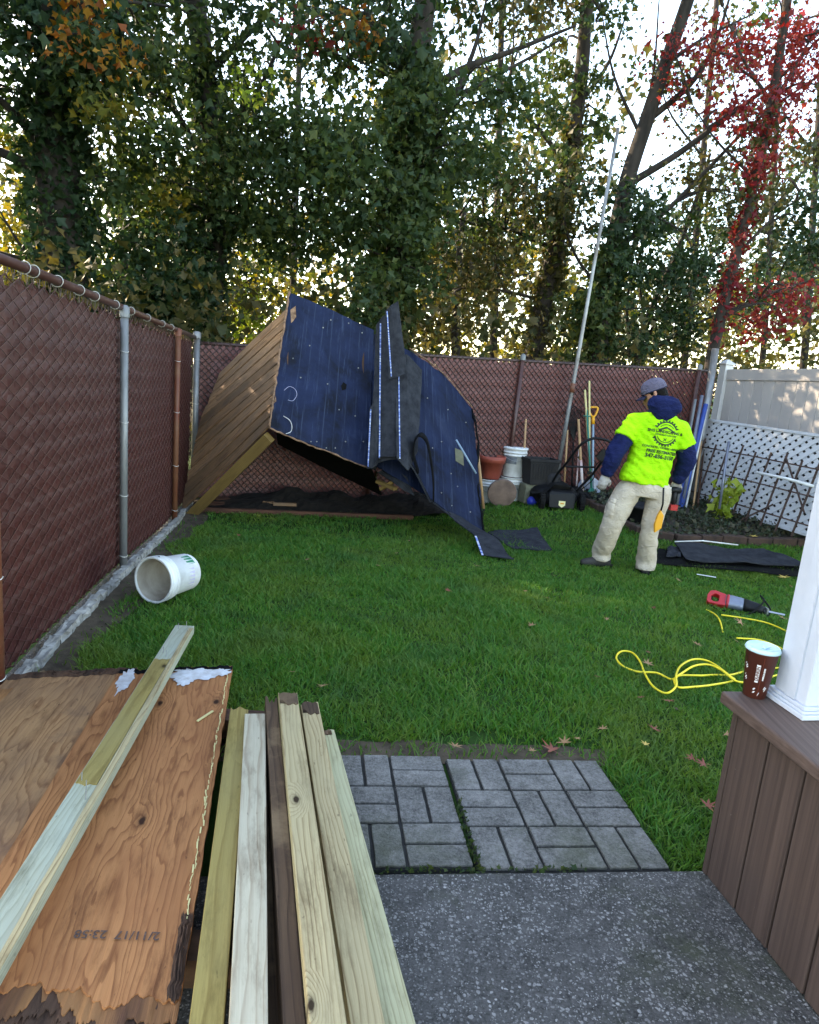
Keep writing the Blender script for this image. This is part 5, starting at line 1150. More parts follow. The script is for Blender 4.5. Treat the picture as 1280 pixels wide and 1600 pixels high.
# ------------------------------------------------------------------ lumber heap
gl = 'salvaged lumber heaped on the patio'
bx = root('scrap_block', (-.6, 1.9, 0), 'dark wooden support block under the plywood sheets', 'block')
board('block', (-1.15, 2.45, .04), (-.45, 2.5, .04), .09, .075, MT['rotten'], bx); board('block', (-1.0, 1.35, .04), (-.25, 1.42, .04), .09, .075, MT['rotten'], bx)
def ply(name, C4, mat, label, th=.016, jn=.03, jf=.02, seed=0, nu=60, nv=36, jr=0.0, jl=0.0, spl=0.0):
    # C4: near-left, near-right, far-right, far-left (world); local X runs along the length
    nl, nr, frr, fll = [Vector(c) for c in C4]; d = ((frr+fll)/2-(nl+nr)/2); L = d.length; d.normalize(); yv = (nl-nr); n_ = d.cross(yv).normalized(); n_ = n_ if n_.z > 0 else -n_; yv = n_.cross(d)
    M = Matrix.Identity(4); og = (nl+nr)/2
    for i in range(3): M[i][0] = d[i]; M[i][1] = yv[i]; M[i][2] = n_[i]; M[i][3] = og[i]
    Mi = M.inverted(); q = [Mi @ c for c in (nl, nr, frr, fll)]
    def fn(u, v, flat=False):
        t = v; p = q[0].lerp(q[1], t).lerp(q[3].lerp(q[2], t), u)
        if flat: return p+Vector((0, 0, .004*mnoise.noise((u*3, t*3, seed))))
        j0 = jn*(mnoise.noise((t*7+seed, seed, 0))+.8*mnoise.noise((t*26+seed, 1, 0))+.5); j1 = jf*(mnoise.noise((t*8+seed, 5, 0))+.6*mnoise.noise((t*30, 7, seed)))
        if spl:
            rc = random.Random(int(round(t*nv))*31+seed).random(); j0 = spl*(.9*mnoise.noise((t*3.3+seed, seed, 0))+.6*mnoise.noise((t*9, seed, 2))+.35*mnoise.noise((t*31, seed, 5))+.12*rc)
            p.x += j0*max(0, 1-u*5)**2
        else: p.x += j0*max(0, 1-u*2.2)**2*1.6
        p.x -= j1*max(0, 1-(1-u)*4)
        p.y += jr*mnoise.noise((u*22+seed, 2, 2))*max(0, 1-(1-t)*10)*.5-jl*mnoise.noise((u*18+seed, 4, 2))*max(0, 1-t*10)*.5
        p.z += .004*mnoise.noise((u*3, t*3, seed))+.0006*mnoise.noise((u*14, t*60, seed)); return p
    b = MB(); b.grid(fn, nu, nv, (0, 0, -th)); me = bpy.data.meshes.new(name); me.from_pydata([tuple(v) for v in b.v], [], b.f); bm = bmesh.new(); bm.from_mesh(me); bmesh.ops.recalc_face_normals(bm, faces=bm.faces); bm.to_mesh(me); bm.free()
    o = mesh_obj(name, me, mat); o.matrix_world = M; ORG[o] = og; o['_fn'] = 0; del o['_fn']; tag(o, label, 'plywood', gl); return o, M, fn
ZP = .10
pA, MA, fA = ply('plywood_sheet', (G(-118, 1545, ZP+.02), G(282, 1560, ZP+.02), G(364, 1040, ZP), G(188, 1046, ZP)), MT['ply'], 'reddish brown plywood sheet with printed date and rotted near edge', seed=3, jr=.01, spl=.045, nv=150, nu=70)
pB, MB_, fB = ply('plywood_sheet', (G(-420, 1480, ZP-.005), G(-40, 1530, ZP-.005), G(215, 1043, ZP-.018), G(20, 1052, ZP-.018)), MT['ply2'], 'paler delaminating plywood sheet lying next to the fence', seed=9, jl=.03, spl=.06, nv=110)
pC, MC_, fC = ply('plywood_sheet', (G(-420, 1400, ZP-.03), G(-260, 1480, ZP-.03), G(70, 1046, ZP-.04), G(-30, 1090, ZP-.04)), MT['pine_d'], 'narrow dark plywood strip at the foot of the fence', seed=14, jl=.03, nu=30, nv=10)
def on_ply(fn, M, u, v, dz=.001): p = fn(u, v); p.z += dz; return M @ p
# loose splintered veneer layers, rot and mould on the sheets
def rot_patch(fn, M, par, u0, u1, v0, v1, mat, name, seed, h=.012, n=16):
    Mi = M.inverted(); b = MB()
    def f(a, c):
        e = min(1, 4*min(a, 1-a, c, 1-c)); j = mnoise.noise((a*6+seed, c*6, 1)); p = fn(max(0, min(1, u0+(u1-u0)*a+.012*mnoise.noise((c*20, seed, 2)))), max(0, min(1, v0+(v1-v0)*c+.012*mnoise.noise((a*12, seed, 5))))); p.z += .0015+max(-.004, h*e*(.35+.9*j+.5*mnoise.noise((a*30, c*30, seed)))); return p
    b.grid(f, n, n); me = bpy.data.meshes.new(name); me.from_pydata([tuple(v) for v in b.v], [], b.f); me.update(); o = mesh_obj(name, me, mat, par); return o
def under_ply(fn, par, mat, ext, z, seed, amp, u1=.5, name='ply_layer', vr=(0, 1)):
    # a lower veneer that sticks out past the broken near end
    b = MB()
    def f(a, c):
        v = vr[0]+(vr[1]-vr[0])*c; rc = random.Random(int(round(c*150))*17+seed).random(); j = amp*(mnoise.noise((v*5+seed, seed, 0))*1.3+.8*mnoise.noise((v*17+seed, 3, 0))+.35*mnoise.noise((v*60, seed, 3))+.3*rc*rc)
        p = fn(u1*a, v); p.x -= (ext+j)*(1-a)**3; p.z += z-.012*(1-a)**4*abs(mnoise.noise((v*9, seed, 1)))+.005*mnoise.noise((a*30, v*40, seed))*(1-a)**2; return p
    b.grid(f, 24, 150, (0, 0, -.004)); me = bpy.data.meshes.new(name); me.from_pydata([tuple(v) for v in b.v], [], b.f); me.update(); return mesh_obj(name, me, mat, par)
under_ply(fA, pA, MT['rotply'], .045, -.003, 3, .05); under_ply(fA, pA, MT['rotten'], .08, -.0075, 9, .06); under_ply(fA, pA, MT['rotten'], .13, -.012, 17, .08)
under_ply(fB, pB, MT['rotply'], .05, -.004, 23, .04)
rot_patch(fA, MA, pA, -.0, .14, .945, 1.0, MT['rotten'], 'rotted_edge', 6, .014, 30); rot_patch(fA, MA, pA, .975, 1.0, .0, 1, MT['tarblack'], 'rotted_edge', 8, .006, 40)
rot_patch(fB, MB_, pB, .96, 1, .0, 1, MT['rotten'], 'rotted_edge', 9, .008, 40); rot_patch(fB, MB_, pB, .3, .9, .02, .12, MT['rotply'], 'loose_veneer', 15, .012, 40)
def mould(fn, par, cu_, cv_, ru, rv, seed):
    P = []
    for k in range(40):
        a = k/40*6.283; rr_ = 1+.4*mnoise.noise((math.cos(a)*3, math.sin(a)*3, seed))+.35*mnoise.noise((math.cos(a)*9, math.sin(a)*9, seed)); P.append(fn(min(.995, cu_+ru*math.cos(a)*rr_), max(0.004, min(.996, cv_+rv*math.sin(a)*rr_)))+Vector((0, 0, .0035)))
    c = fn(cu_, cv_)+Vector((0, 0, .0045)); b = MB(); b.v = [c]+P; b.f = [[0, 1+k, 1+(k+1) % 40] for k in range(40)]; me = bpy.data.meshes.new('mould_stain'); me.from_pydata([tuple(v) for v in b.v], [], b.f); me.update(); mesh_obj('mould_stain', me, MT['mould'], par)
mould(fA, pA, .95, .68, .035, .26, 2); mould(fA, pA, .93, .60, .05, .08, 7); mould(fA, pA, .955, .9, .02, .1, 5); mould(fA, pA, .93, .1, .07, .06, 4)
# printed date, upside down from here
vs, fs = text_geo('2/11/17  23:58', .036, .0006); Pn = []
for v in vs:
    Lx = v.x; p = fA(.095-v.y/1.75, .68-(v.x-.0)/.56, True); p.z += .0035; Pn.append(p)
me = bpy.data.meshes.new('lettering'); me.from_pydata([tuple(p) for p in Pn], [], fs); me.update(); mesh_obj('lettering', me, MT['ink'], pA)
# pale splintered line along the right edge
rs = random.Random(6); b = MB()
for k in range(90):
    u = .09+k*.0095
    if rs.random() < .18: continue
    v0 = .966+.012*mnoise.noise((k*.13, 0, 0))+rs.uniform(-.004, .004); p0 = fA(u, v0); p1 = fA(u+rs.uniform(.006, .016), v0+rs.uniform(-.006, .006)); b.bar(p0+Vector((0, 0, .001)), p1+Vector((0, 0, .001+rs.uniform(0, .003))), rs.uniform(.001, .0045), .002)
me = bpy.data.meshes.new('splintered_line'); me.from_pydata([tuple(v) for v in b.v], [], b.f); me.update(); tag(mesh_obj('splintered_line', me, MT['handley'], pA), kind='stuff')
p0, p1 = on_ply(fA, MA, .70, .80, .006), on_ply(fA, MA, .745, .90, .006); tag(MB().bar(p0, p1, .008, .004).build('wood_splinter', MT['handley'], None), 'thin pale splinter lying across the reddish plywood', 'splinter')
# long two-by-four across the plywood
A1, B1 = G(-45, 1545, .20), G(289, 983, .165)
lb = board('lumber_board', A1, B1, .085, .038, MT['pine_c'], None, seed=5, nseg=20); tag(lb, 'long pale green two-by-four lying across the plywood with nails in its end', 'lumber', gl); bev(lb, .003, 2)
dL, sL, uL = frame(B1-A1); LL_ = (B1-A1).length
def lbs(t0, t1, wd, mat, name, z=.0202, y=0.0):
    me = board_mesh(name, (t1-t0)*LL_, wd, .003, jag0=.02, jag1=.02, seed=int(t0*100)); o = mesh_obj(name, me, mat, lb); o.location = (t0*LL_, y, z); return o
lbs(.33, .80, .060, MT['pine_y'], 'stained_face', y=.008); lbs(.0, .985, .018, MT['pine'], 'pale_edge', .0204, -.034)
for t, y_ in ((.975, .02), (.99, -.01), (.83, .02), (.81, -.0), (.345, .025), (.325, .0), (.30, -.015)):
    b = MB().tube([Vector((t*LL_, y_, .015)), Vector((t*LL_+.004, y_, .045))], .0016, 5); me = bpy.data.meshes.new('nail'); me.from_pydata([tuple(v) for v in b.v], [], b.f); mesh_obj('nail', me, MT['steel'], lb)
# boards side by side
def lum(x0, y0, x1, y1, z0, z1, wd, th, mat, label, seed, up=(0, 0, 1), **k):
    o = board('lumber_board', G(x0, y0, z0), G(x1, y1, z1), wd, th, MT[mat], None, up, seed, **k); tag(o, label, 'lumber', gl); bev(o, .003, 2); return o
lum(318, 1660, 374, 1120, .13, .10, .066, .088, 'pine_y', 'mustard-yellow board with dark knot next to the plywood', 21, jag1=.05, nw=6)
lum(386, 1660, 398, 1132, .15, .115, .074, .088, 'pine_b', 'whitish planed board between the yellow board and the dark rotten one', 22, nw=6)
lum(462, 1680, 423, 1102, .125, .135, .045, .088, 'pine_d', 'dark rotting board with splintered end', 23, jag1=.14, nw=6)
o = lum(520, 1680, 449, 1086, .205, .185, .070, .038, 'pine', 'weathered pine board with a broken purple-brown end', 24, jag1=.06, nw=7)
o2 = lum(586, 1680, 482, 1100, .165, .145, .068, .038, 'pine', 'pine board with black knots and crumbling far end', 25, jag1=.07, nw=7)
o3 = lum(632, 1680, 503, 1146, .135, .12, .086, .038, 'pine_g', 'pale green-tinted pine board on the outer side of the heap', 26, jag1=.012, nw=7)
lum(440, 1660, 428, 1180, .035, .03, .10, .038, 'pine_d', 'dark board deep under the heap of lumber', 27)
lum(600, 1660, 484, 1160, .06, .05, .085, .038, 'pine_d', 'lower dark board supporting the outer pine boards', 29)
lum(548, 1660, 464, 1130, .10, .09, .085, .038, 'pine', 'pine board hidden beneath the weathered one', 28)
def end_rot(o, L0, L, wd, seed, mat='pine_d'):
    me = board_mesh('rotted_end', L, wd, .006, jag0=.05, jag1=.03, seed=seed, nw=7, nseg=6); q = mesh_obj('rotted_end', me, MT[mat], o); q.location = (L0, 0, .0185)
for o_, wd in ((o, .066), (o2, .06)): Lx = max(v.co.x for v in o_.data.vertices); end_rot(o_, Lx-.12, .11, wd, 4)
Lx = max(v.co.x for v in o3.data.vertices); end_rot(o3, Lx-.05, .045, .06, 8, 'siding')
# ------------------------------------------------------------------ things on the lawn
# tipped bucket, mouth towards the camera
c = GG(222, 946); bd_ = Vector((.36, .93, 0)).normalized(); rB = .128
r_ = root('bucket', (c.x+.08, c.y+.09, gz(c.x, c.y)), 'empty white bucket lying on its side on the grass near the fence', 'bucket', g1)
ax = bd_; ctr = Vector((c.x+.05, c.y+.02, gz(c.x, c.y)+.134)); zf = -ax; _, sx, ux = frame(zf); M = Matrix.Identity(4)
tiltv = (zf+Vector((0, 0, .06))).normalized(); _, sx, ux = frame(tiltv)
base = ctr+ax*.30
for i in range(3): M[i][0] = sx[i]; M[i][1] = ux[i]; M[i][2] = tiltv[i]; M[i][3] = base[i]
bucket_mesh(MB(), M, .112, .131, .295).build('body', MT['bucket'], r_, True)
MB().lathe([(0, .014), (.104, .014), (.1225, .275), (.1225, .29)], 32, M).build('inner_wall', MT['bucketin'], r_, True)
tv = Vector((.55, -.55, .62)); AB = math.degrees(math.atan2(tv.dot(ux), tv.dot(sx)))
def blab(a0, a1, z0, z1, mat, nm):
    a0 += AB-50; a1 += AB-50
    def f(u, v): a = R(a0+(a1-a0)*u); z = z0+(z1-z0)*v; rad = .1125+(.138-.118-.008)*z/.31/.72*.72+.0012; return M @ Vector((rad*math.cos(a), rad*math.sin(a), z))
    MB().grid(f, 10, 3).build(nm, mat, r_, True)
blab(60, 118, .06, .2, MT['lilac'], 'label_print'); blab(10, 48, .03, .10, MT['greenlab'], 'label_print'); blab(58, 75, .165, .2, MT['red'], 'label_print')
MB().tube(curve_pts([M @ Vector((.14*math.cos(R(95)), .14*math.sin(R(95)), .265)), M @ Vector((.135*math.cos(R(50)), .14*math.sin(R(50)), .18)), M @ Vector((.135*math.cos(R(15)), .135*math.sin(R(15)), .1)), M @ Vector((.15*math.cos(R(-25)), .145*math.sin(R(-25)), .09))], 5), .0028, 6).build('handle', MT['rubber'], r_, True)
# shingle sheets on the grass
def lay(name, P, mat, label, z=.035, wave=.02, th=.01, seed=0, cat='shingle sheet', grp='roofing sheets lying on the lawn'):
    q = [GG(*p) for p in P]
    def f(u, v):
        p = q[0].lerp(q[1], u).lerp(q[3].lerp(q[2], u), v); p.z = gz(p.x, p.y)+z+wave*mnoise.noise((u*2.3+seed, v*2, seed))+.004*mnoise.noise((u*14, v*14, seed))
        p += mnoise.noise_vector((u*8, v*8, seed))*.008; return p
    o = MB().grid(f, 28, 12, (0, 0, th)).build(name, mat, None, False, fix=True); smooth_angle(o, 50); return tag(o, label, cat, grp)
lay('shingle_sheet', [(762, 836), (838, 830), (862, 866), (800, 862)], MT['shingle'], 'small dark shingle sheet on the grass beside the roof flap', .03, .02, seed=3)
lay('shingle_sheet', [(1022, 885), (1262, 908), (1255, 890), (1028, 862)], MT['tarblack'], 'black felt sheet lying under the long shingle sheet', .03, .015, seed=5)
lay('shingle_sheet', [(1072, 888), (1262, 898), (1190, 872), (1052, 862)], MT['shingle'], 'long grey-black shingle sheet with pale edge on top of the felt', .085, .05, seed=7)
lay('shingle_sheet', [(1040, 880), (1062, 880), (1062, 866), (1042, 864)], MT['shingle'], 'small folded shingle piece at the end of the long sheet', .065, .02, seed=8)
o = MB().tube([GG(1052, 861)+Vector((0, 0, .10)), GG(1095, 864)+Vector((0, 0, .13)), GG(1150, 869)+Vector((0, 0, .12))], .007, 6).build('edge_strip', MT['bucket'], None, True); tag(o, 'thin white metal edge strip along the top of the long shingle sheet', 'metal strip')
# reciprocating saw
a = GG(1102, 948); e = GG(1226, 971); d = (e-a); d.z = 0; LS = d.length; d.normalize(); s_ = Vector((-d.y, d.x, 0)); zz = Vector((0, 0, 1)); gz0 = gz(a.x, a.y)
sw = root('reciprocating_saw', a+Vector((0, 0, 0)), 'red and black corded reciprocating saw lying on the lawn', 'power saw')
upv = (s_*.75+zz*.62).normalized(); thv = d.cross(upv).normalized()       # lying on its side, tilted
def SW(x, y, t=0): return a+(d*x+upv*y+thv*t)*.86+zz*.06
outer = [(0, -.03), (.0, .04), (.02, .085), (.06, .098), (.11, .085), (.155, .075), (.16, .03), (.155, -.045), (.1, -.05), (.05, -.048), (.015, -.045)]
inner = [(.035, -.0), (.035, .03), (.05, .055), (.07, .058), (.095, .048), (.098, .03), (.096, -.01), (.085, -.022), (.07, -.024), (.055, -.022), (.04, -.015)]
b = MB(); n_ = 11
for t in (-.03, .03):
    b.v += [SW(x, y, t) for x, y in outer]+[SW(x, y, t) for x, y in inner]
for j in range(n_):
    k = (j+1) % n_; b.f += [[j, k, n_+k, n_+j], [2*n_+j, 3*n_+j, 3*n_+k, 2*n_+k], [j, 2*n_+j, 2*n_+k, k], [n_+j, n_+k, 3*n_+k, 3*n_+j]]
bev(b.build('handle', MT['red'], sw, fix=True), .01, 3)
MB().tube([SW(.03, .0), SW(.034, .04)], .012, 8).build('grip_pad', MT['blackp'], sw, True); MB().box(SW(.1, .012), (.012, .02, .02)).build('trigger', MT['blackp'], sw)
def slat_body(xs, name, mat): 
    bb = MB(); ell_loft(bb, [(SW(x, y), upv, thv, r1, r2) for x, y, r1, r2 in xs], 20); o = bb.build(name, mat, sw, True); return o
slat_body([(.15, .02, .052, .034), (.19, .02, .056, .038), (.27, .018, .052, .037), (.30, .015, .048, .035)], 'motor_case', MT['greysil'])
slat_body([(.155, .02, .05, .035), (.17, .02, .059, .041), (.185, .02, .05, .035)], 'red_collar', MT['red'])
slat_body([(.295, .015, .05, .037), (.34, .012, .047, .038), (.42, .004, .038, .034), (.46, 0, .026, .025)], 'front_boot', MT['blackp'])
MB().box(SW(.475, -.01), (.012, .05, .06)).build('shoe', MT['steel'], sw); MB().prism([SW(.45, .008, -.001), SW(.62, .004, -.001), SW(.62, -.012, -.001), SW(.45, -.01, -.001)], thv*.002).build('blade', MT['steel'], sw, fix=True)
MB().tube(curve_pts([SW(.02, -.05), a+d*.1+zz*.03-s_*.1, a+d*.28+zz*.03-s_*.1, a+d*.38+zz*.12, a+d*.36+zz*.14+s_*.1, a+d*.44+zz*.06+s_*.06, a+d*.42+zz*.03-s_*.08, a+d*.52+zz*.03-s_*.02, a+d*.58+zz*.03+s_*.03], 6), .006, 6).build('power_cord', MT['rubber'], sw, True)
# yellow extension cord
def cord(P, label, h=.024, r0=.0055, name='extension_cord'):
    pts = [GG(x, y)+Vector((0, 0, h+dz)) for x, y, dz in P]; c = curve_pts(pts, 10); o = MB().tube(c, r0, 8).build(name, MT['cordy'], None, True); return tag(o, label, 'cord', 'yellow extension cord on the lawn')
cord([(1230, 1048, 0), (1195, 1052, .0), (1165, 1055, .0), (1140, 1061, .0), (1115, 1061, 0), (1095, 1062, 0), (1062, 1062, 0), (1052, 1072, .01), (1058, 1085, .015), (1080, 1083, .01), (1110, 1077, 0), (1145, 1070, 0), (1138, 1068, .02), (1118, 1052, .02), (1100, 1043, .02), (1080, 1042, .02), (1062, 1052, .02), (1054, 1070, .03), (1054, 1085, .02), (1040, 1090, 0), (1020, 1080, 0), (1007, 1060, 0), (999, 1040, 0), (987, 1026, 0), (970, 1024, 0), (962, 1034, 0), (972, 1047, 0), (995, 1056, 0), (1025, 1058, 0), (1048, 1068, 0), (1060, 1070, .035), (1082, 1055, .03), (1105, 1053, .03), (1125, 1062, .03), (1150, 1074, .01), (1180, 1071, 0), (1210, 1062, 0), (1250, 1052, 0), (1300, 1040, 0)], 'yellow extension cord lying in loops on the grass behind the cup')
cord([(1103, 959, 0), (1116, 966, 0), (1124, 977, 0), (1129, 990, -.02)], 'short curve of yellow cord under the red saw handle', .03, .0055)
cord([(1126, 967, 0), (1160, 972, 0), (1195, 979, 0), (1222, 990, .0), (1245, 1003, 0), (1290, 1030, 0)], 'long straight run of yellow cord below the saw', .03, .0055)
cord([(1150, 1002, 0), (1185, 1005, 0), (1215, 1016, 0), (1240, 1032, 0), (1262, 1044, 0)], 'faint yellow cord half sunk in the grass above the cup lid', .022, .0055)
# fallen leaves
def maple_shape(n=5, lob=.55):
    P = []
    for k in range(n):
        a0 = R(90+(k-(n-1)/2)*48); P.append((a0-R(14), lob*.8)); P.append((a0, 1.0 if k == n//2 else .86)); P.append((a0+R(14), lob*.8)); P.append((a0+R(24), lob*.42))
    return [(r_*math.cos(a), r_*math.sin(a)) for a, r_ in P]+[(.06, -.12), (.0, -.75), (-.03, -.1)]
MS = maple_shape()
def fleaf(px, py, size, mat, label, seed, grp=None, dz=.03, on=None):
    rr_ = random.Random(seed); p = GG(px, py) if on is None else on; p = Vector((p.x, p.y, (gz(p.x, p.y) if on is None else p.z)+dz)); ang = rr_.uniform(0, 6.28); tx, ty = rr_.uniform(-.35, .35), rr_.uniform(-.35, .35); vs = []
    for x, y in MS:
        r2 = x*x+y*y; q = Vector((x, y, .22*r2*rr_.uniform(.2, 1))); q = Matrix.Rotation(tx, 3, 'X') @ (Matrix.Rotation(ty, 3, 'Y') @ q); q = Matrix.Rotation(ang, 3, 'Z') @ q; vs.append(p+q*size)
    b = MB(); b.v = [p]+vs; n_ = len(vs); b.f = [[0, 1+k, 1+(k+1) % n_] for k in range(n_)]
    o = b.build('fallen_leaf', mat, None, org=p); tag(o, label, 'leaf', grp)
gF = 'fallen leaves scattered on the lawn'
fleaf(862, 1178, .062, MT['maple'], 'large red-brown lobed leaf on the bare soil at the paver edge', 1, gF, .02); fleaf(880, 1170, .04, MT['tanleaf'], 'tan leaf tucked beside the large red-brown leaf', 2, gF, .03)
fleaf(1098, 1204, .045, MT['maple'], 'red-brown lobed leaf on the grass near the deck corner', 3, gF); fleaf(1080, 1194, .035, MT['maple'], 'smaller red leaf behind the lobed leaf near the deck', 4, gF); fleaf(1133, 1156, .032, MT['tanleaf'], 'tan leaf against the deck wall below the cap', 5, gF); fleaf(1104, 1270, .045, MT['maple'], 'brown leaf at the foot of the deck corner', 6, gF)
fleaf(1224, 909, .075, MT['yelleaf'], 'yellow star-shaped leaf in front of the long shingle sheet', 7, gF, .05); fleaf(1156, 981, .06, MT['tanleaf'], 'orange-tan leaf below the reciprocating saw', 8, gF, .04); fleaf(1222, 973, .05, MT['tanleaf'], 'pale orange leaf at the tip of the saw blade', 9, gF, .04); fleaf(1174, 851, .07, MT['yelleaf'], 'yellow leaf on the bed edging bricks', 10, gF, .1)
fleaf(505, 1080, .04, MT['tanleaf'], 'tan leaf alone on the grass beyond the pine boards', 11, gF); fleaf(1043, 1103, .04, MT['maple'], 'reddish leaf on the grass under the cord loops', 12, gF); fleaf(1057, 1117, .03, MT['darkleaf'], 'dark curled leaf on the grass under the cord loops', 13, gF); fleaf(1008, 1173, .03, MT['yelleaf'], 'cream sliver of leaf near the paver corner', 14, gF)
rl = random.Random(77); LB2 = {'tanleaf': 'small tan leaf lying singly in the grass', 'maple': 'small red-brown leaf lying singly in the grass', 'darkleaf': 'small dark brown leaf lying singly in the grass'}
for k, (x, y) in enumerate(((988, 962), (1020, 956), (948, 975), (1012, 1028), (1011, 1046), (1088, 1015), (972, 1016), (936, 1068), (1150, 1010), (1198, 950), (1230, 936), (1235, 922), (865, 905), (700, 930), (620, 870), (560, 905), (372, 842), (640, 850), (850, 940), (590, 890), (480, 880), (830, 985), (745, 890), (1000, 1100), (940, 1150), (1020, 1150), (900, 1165), (830, 1185), (710, 1178), (455, 1060), (820, 930), (1060, 912))): 
    mk = rl.choice(['tanleaf', 'maple', 'darkleaf', 'tanleaf']); fleaf(x, y, rl.uniform(.022, .045), MT[mk], LB2[mk], 100+k, 'small '+mk.replace('leaf', '').replace('maple', 'red-brown')+' leaves on the lawn', .035)
# small pale scrap
o = MB().bar(GG(1088, 902)+Vector((0, 0, .03)), GG(1118, 907)+Vector((0, 0, .03)), .02, .004).build('wood_chip', MT['bucket'], None); tag(o, 'thin white scrap lying on the lawn in front of the shingles', 'scrap')
# lime plant in the bed
def leaf_cloud(C, N, size, up_bias=0, seed=0, elong=1.7):
    rg = np.random.default_rng(seed); n = len(C); d = rg.normal(size=(n, 3)); d[:, 2] += up_bias; d /= np.linalg.norm(d, axis=1)[:, None]; r2 = rg.normal(size=(n, 3)); s2 = np.cross(d, r2); s2 /= np.linalg.norm(s2, axis=1)[:, None]; nn = np.cross(d, s2); sz = np.asarray(size)*np.exp(rg.normal(0, .34, n)).clip(.45, 1.9)
    sz = sz[:, None]; f = .16
    base = C; L = C+d*sz*.5+s2*sz*.42+nn*sz*f; L2 = C+d*sz*.62+s2*sz*.16+nn*sz*f*.4; tip = C+d*sz*1.05; R2 = C+d*sz*.62-s2*sz*.16+nn*sz*f*.4; Rr = C+d*sz*.5-s2*sz*.42+nn*sz*f
    vs = np.stack([base, L, L2, tip, R2, Rr], 1).reshape(-1, 3); i0 = np.arange(n)[:, None]*6
    fc = np.concatenate([i0+np.array([[0, 1, 2]]), i0+np.array([[0, 2, 3]]), i0+np.array([[0, 3, 4]]), i0+np.array([[0, 4, 5]])], 1).reshape(-1)
    return vs, fc, np.full(n*4, 3)
def leaf_obj(name, C, size, mat, parent=None, up_bias=0, seed=0, org=(0, 0, 0)):
    C = np.asarray(C, float); og = np.array(ORG[parent] if parent is not None else Vector(org)); vs, fc, sz = leaf_cloud(C, None, size, up_bias, seed); me = np_mesh(name, vs-og, fc, sz, mat); return mesh_obj(name, me, mat, parent, False, Vector(og))
p = GG(1132, 826); p.y += .15; p.z = gz(p.x, p.y)+.05; r_ = root('lime_plant', p, 'bright lime-green leafy plant in front of the trellis', 'plant')
C = []; rg = np.random.default_rng(4)
for k in range(4):
    tip = p+Vector((rg.uniform(-.1, .12), rg.uniform(-.08, .08), rg.uniform(.3, .52))); MB().tube([p, p.lerp(tip, .5)+Vector((.02, 0, 0)), tip], [.007, .005, .003], 6).build('stem', MT['leaf_lime'], r_, True)
    for q in range(26): t = rg.uniform(.12, 1); c = p.lerp(tip, t); C.append((c.x+rg.normal()*.04, c.y+rg.normal()*.04, c.z+rg.normal()*.02))
leaf_obj('leaves', C, .10, MT['leaf_lime'], r_, -.35, 5)
# ground cover in the bed
C = []; rg = np.random.default_rng(9)
while len(C) < 5200:
    x, y = rg.uniform(1.9, 5), rg.uniform(7.2, 10)
    if inside(BEDP, x, y) and (mnoise.noise((x*2.2, y*2.2, 3)) > -.25 or rg.random() < .25): C.append((x, y, gz(x, y)+.06+abs(rg.normal())*.035))
tag(leaf_obj('ground_cover', C, .045, MT['ivygnd'], None, .5, 3), 'low dull green ground cover filling the flower bed', 'ground cover', kind='stuff')
# weeds and clover at the slab joint and fence foot
C = []
for k in range(330):
    if k < 240: a_ = rg.choice([-.006, rg.uniform(-.45, .35)], p=[.55, .45]); b_ = rg.uniform(-.02, .32)*1.0 if abs(a_+.006) < .001 else -.008; q = PV(a_+rg.normal()*.006, b_+rg.normal()*.005, .003)
    else: y = rg.uniform(2.4, 7.2); q = Vector((fence_x(y)+rg.uniform(.02, .45), y, 0)); q.z = gz(q.x, q.y)+.01
    C.append(tuple(q))
tag(leaf_obj('weeds', C, .014, MT['leaf_g'], None, 1.0, 8), 'tiny green weeds in the joints of the pavers', 'weeds', kind='stuff')
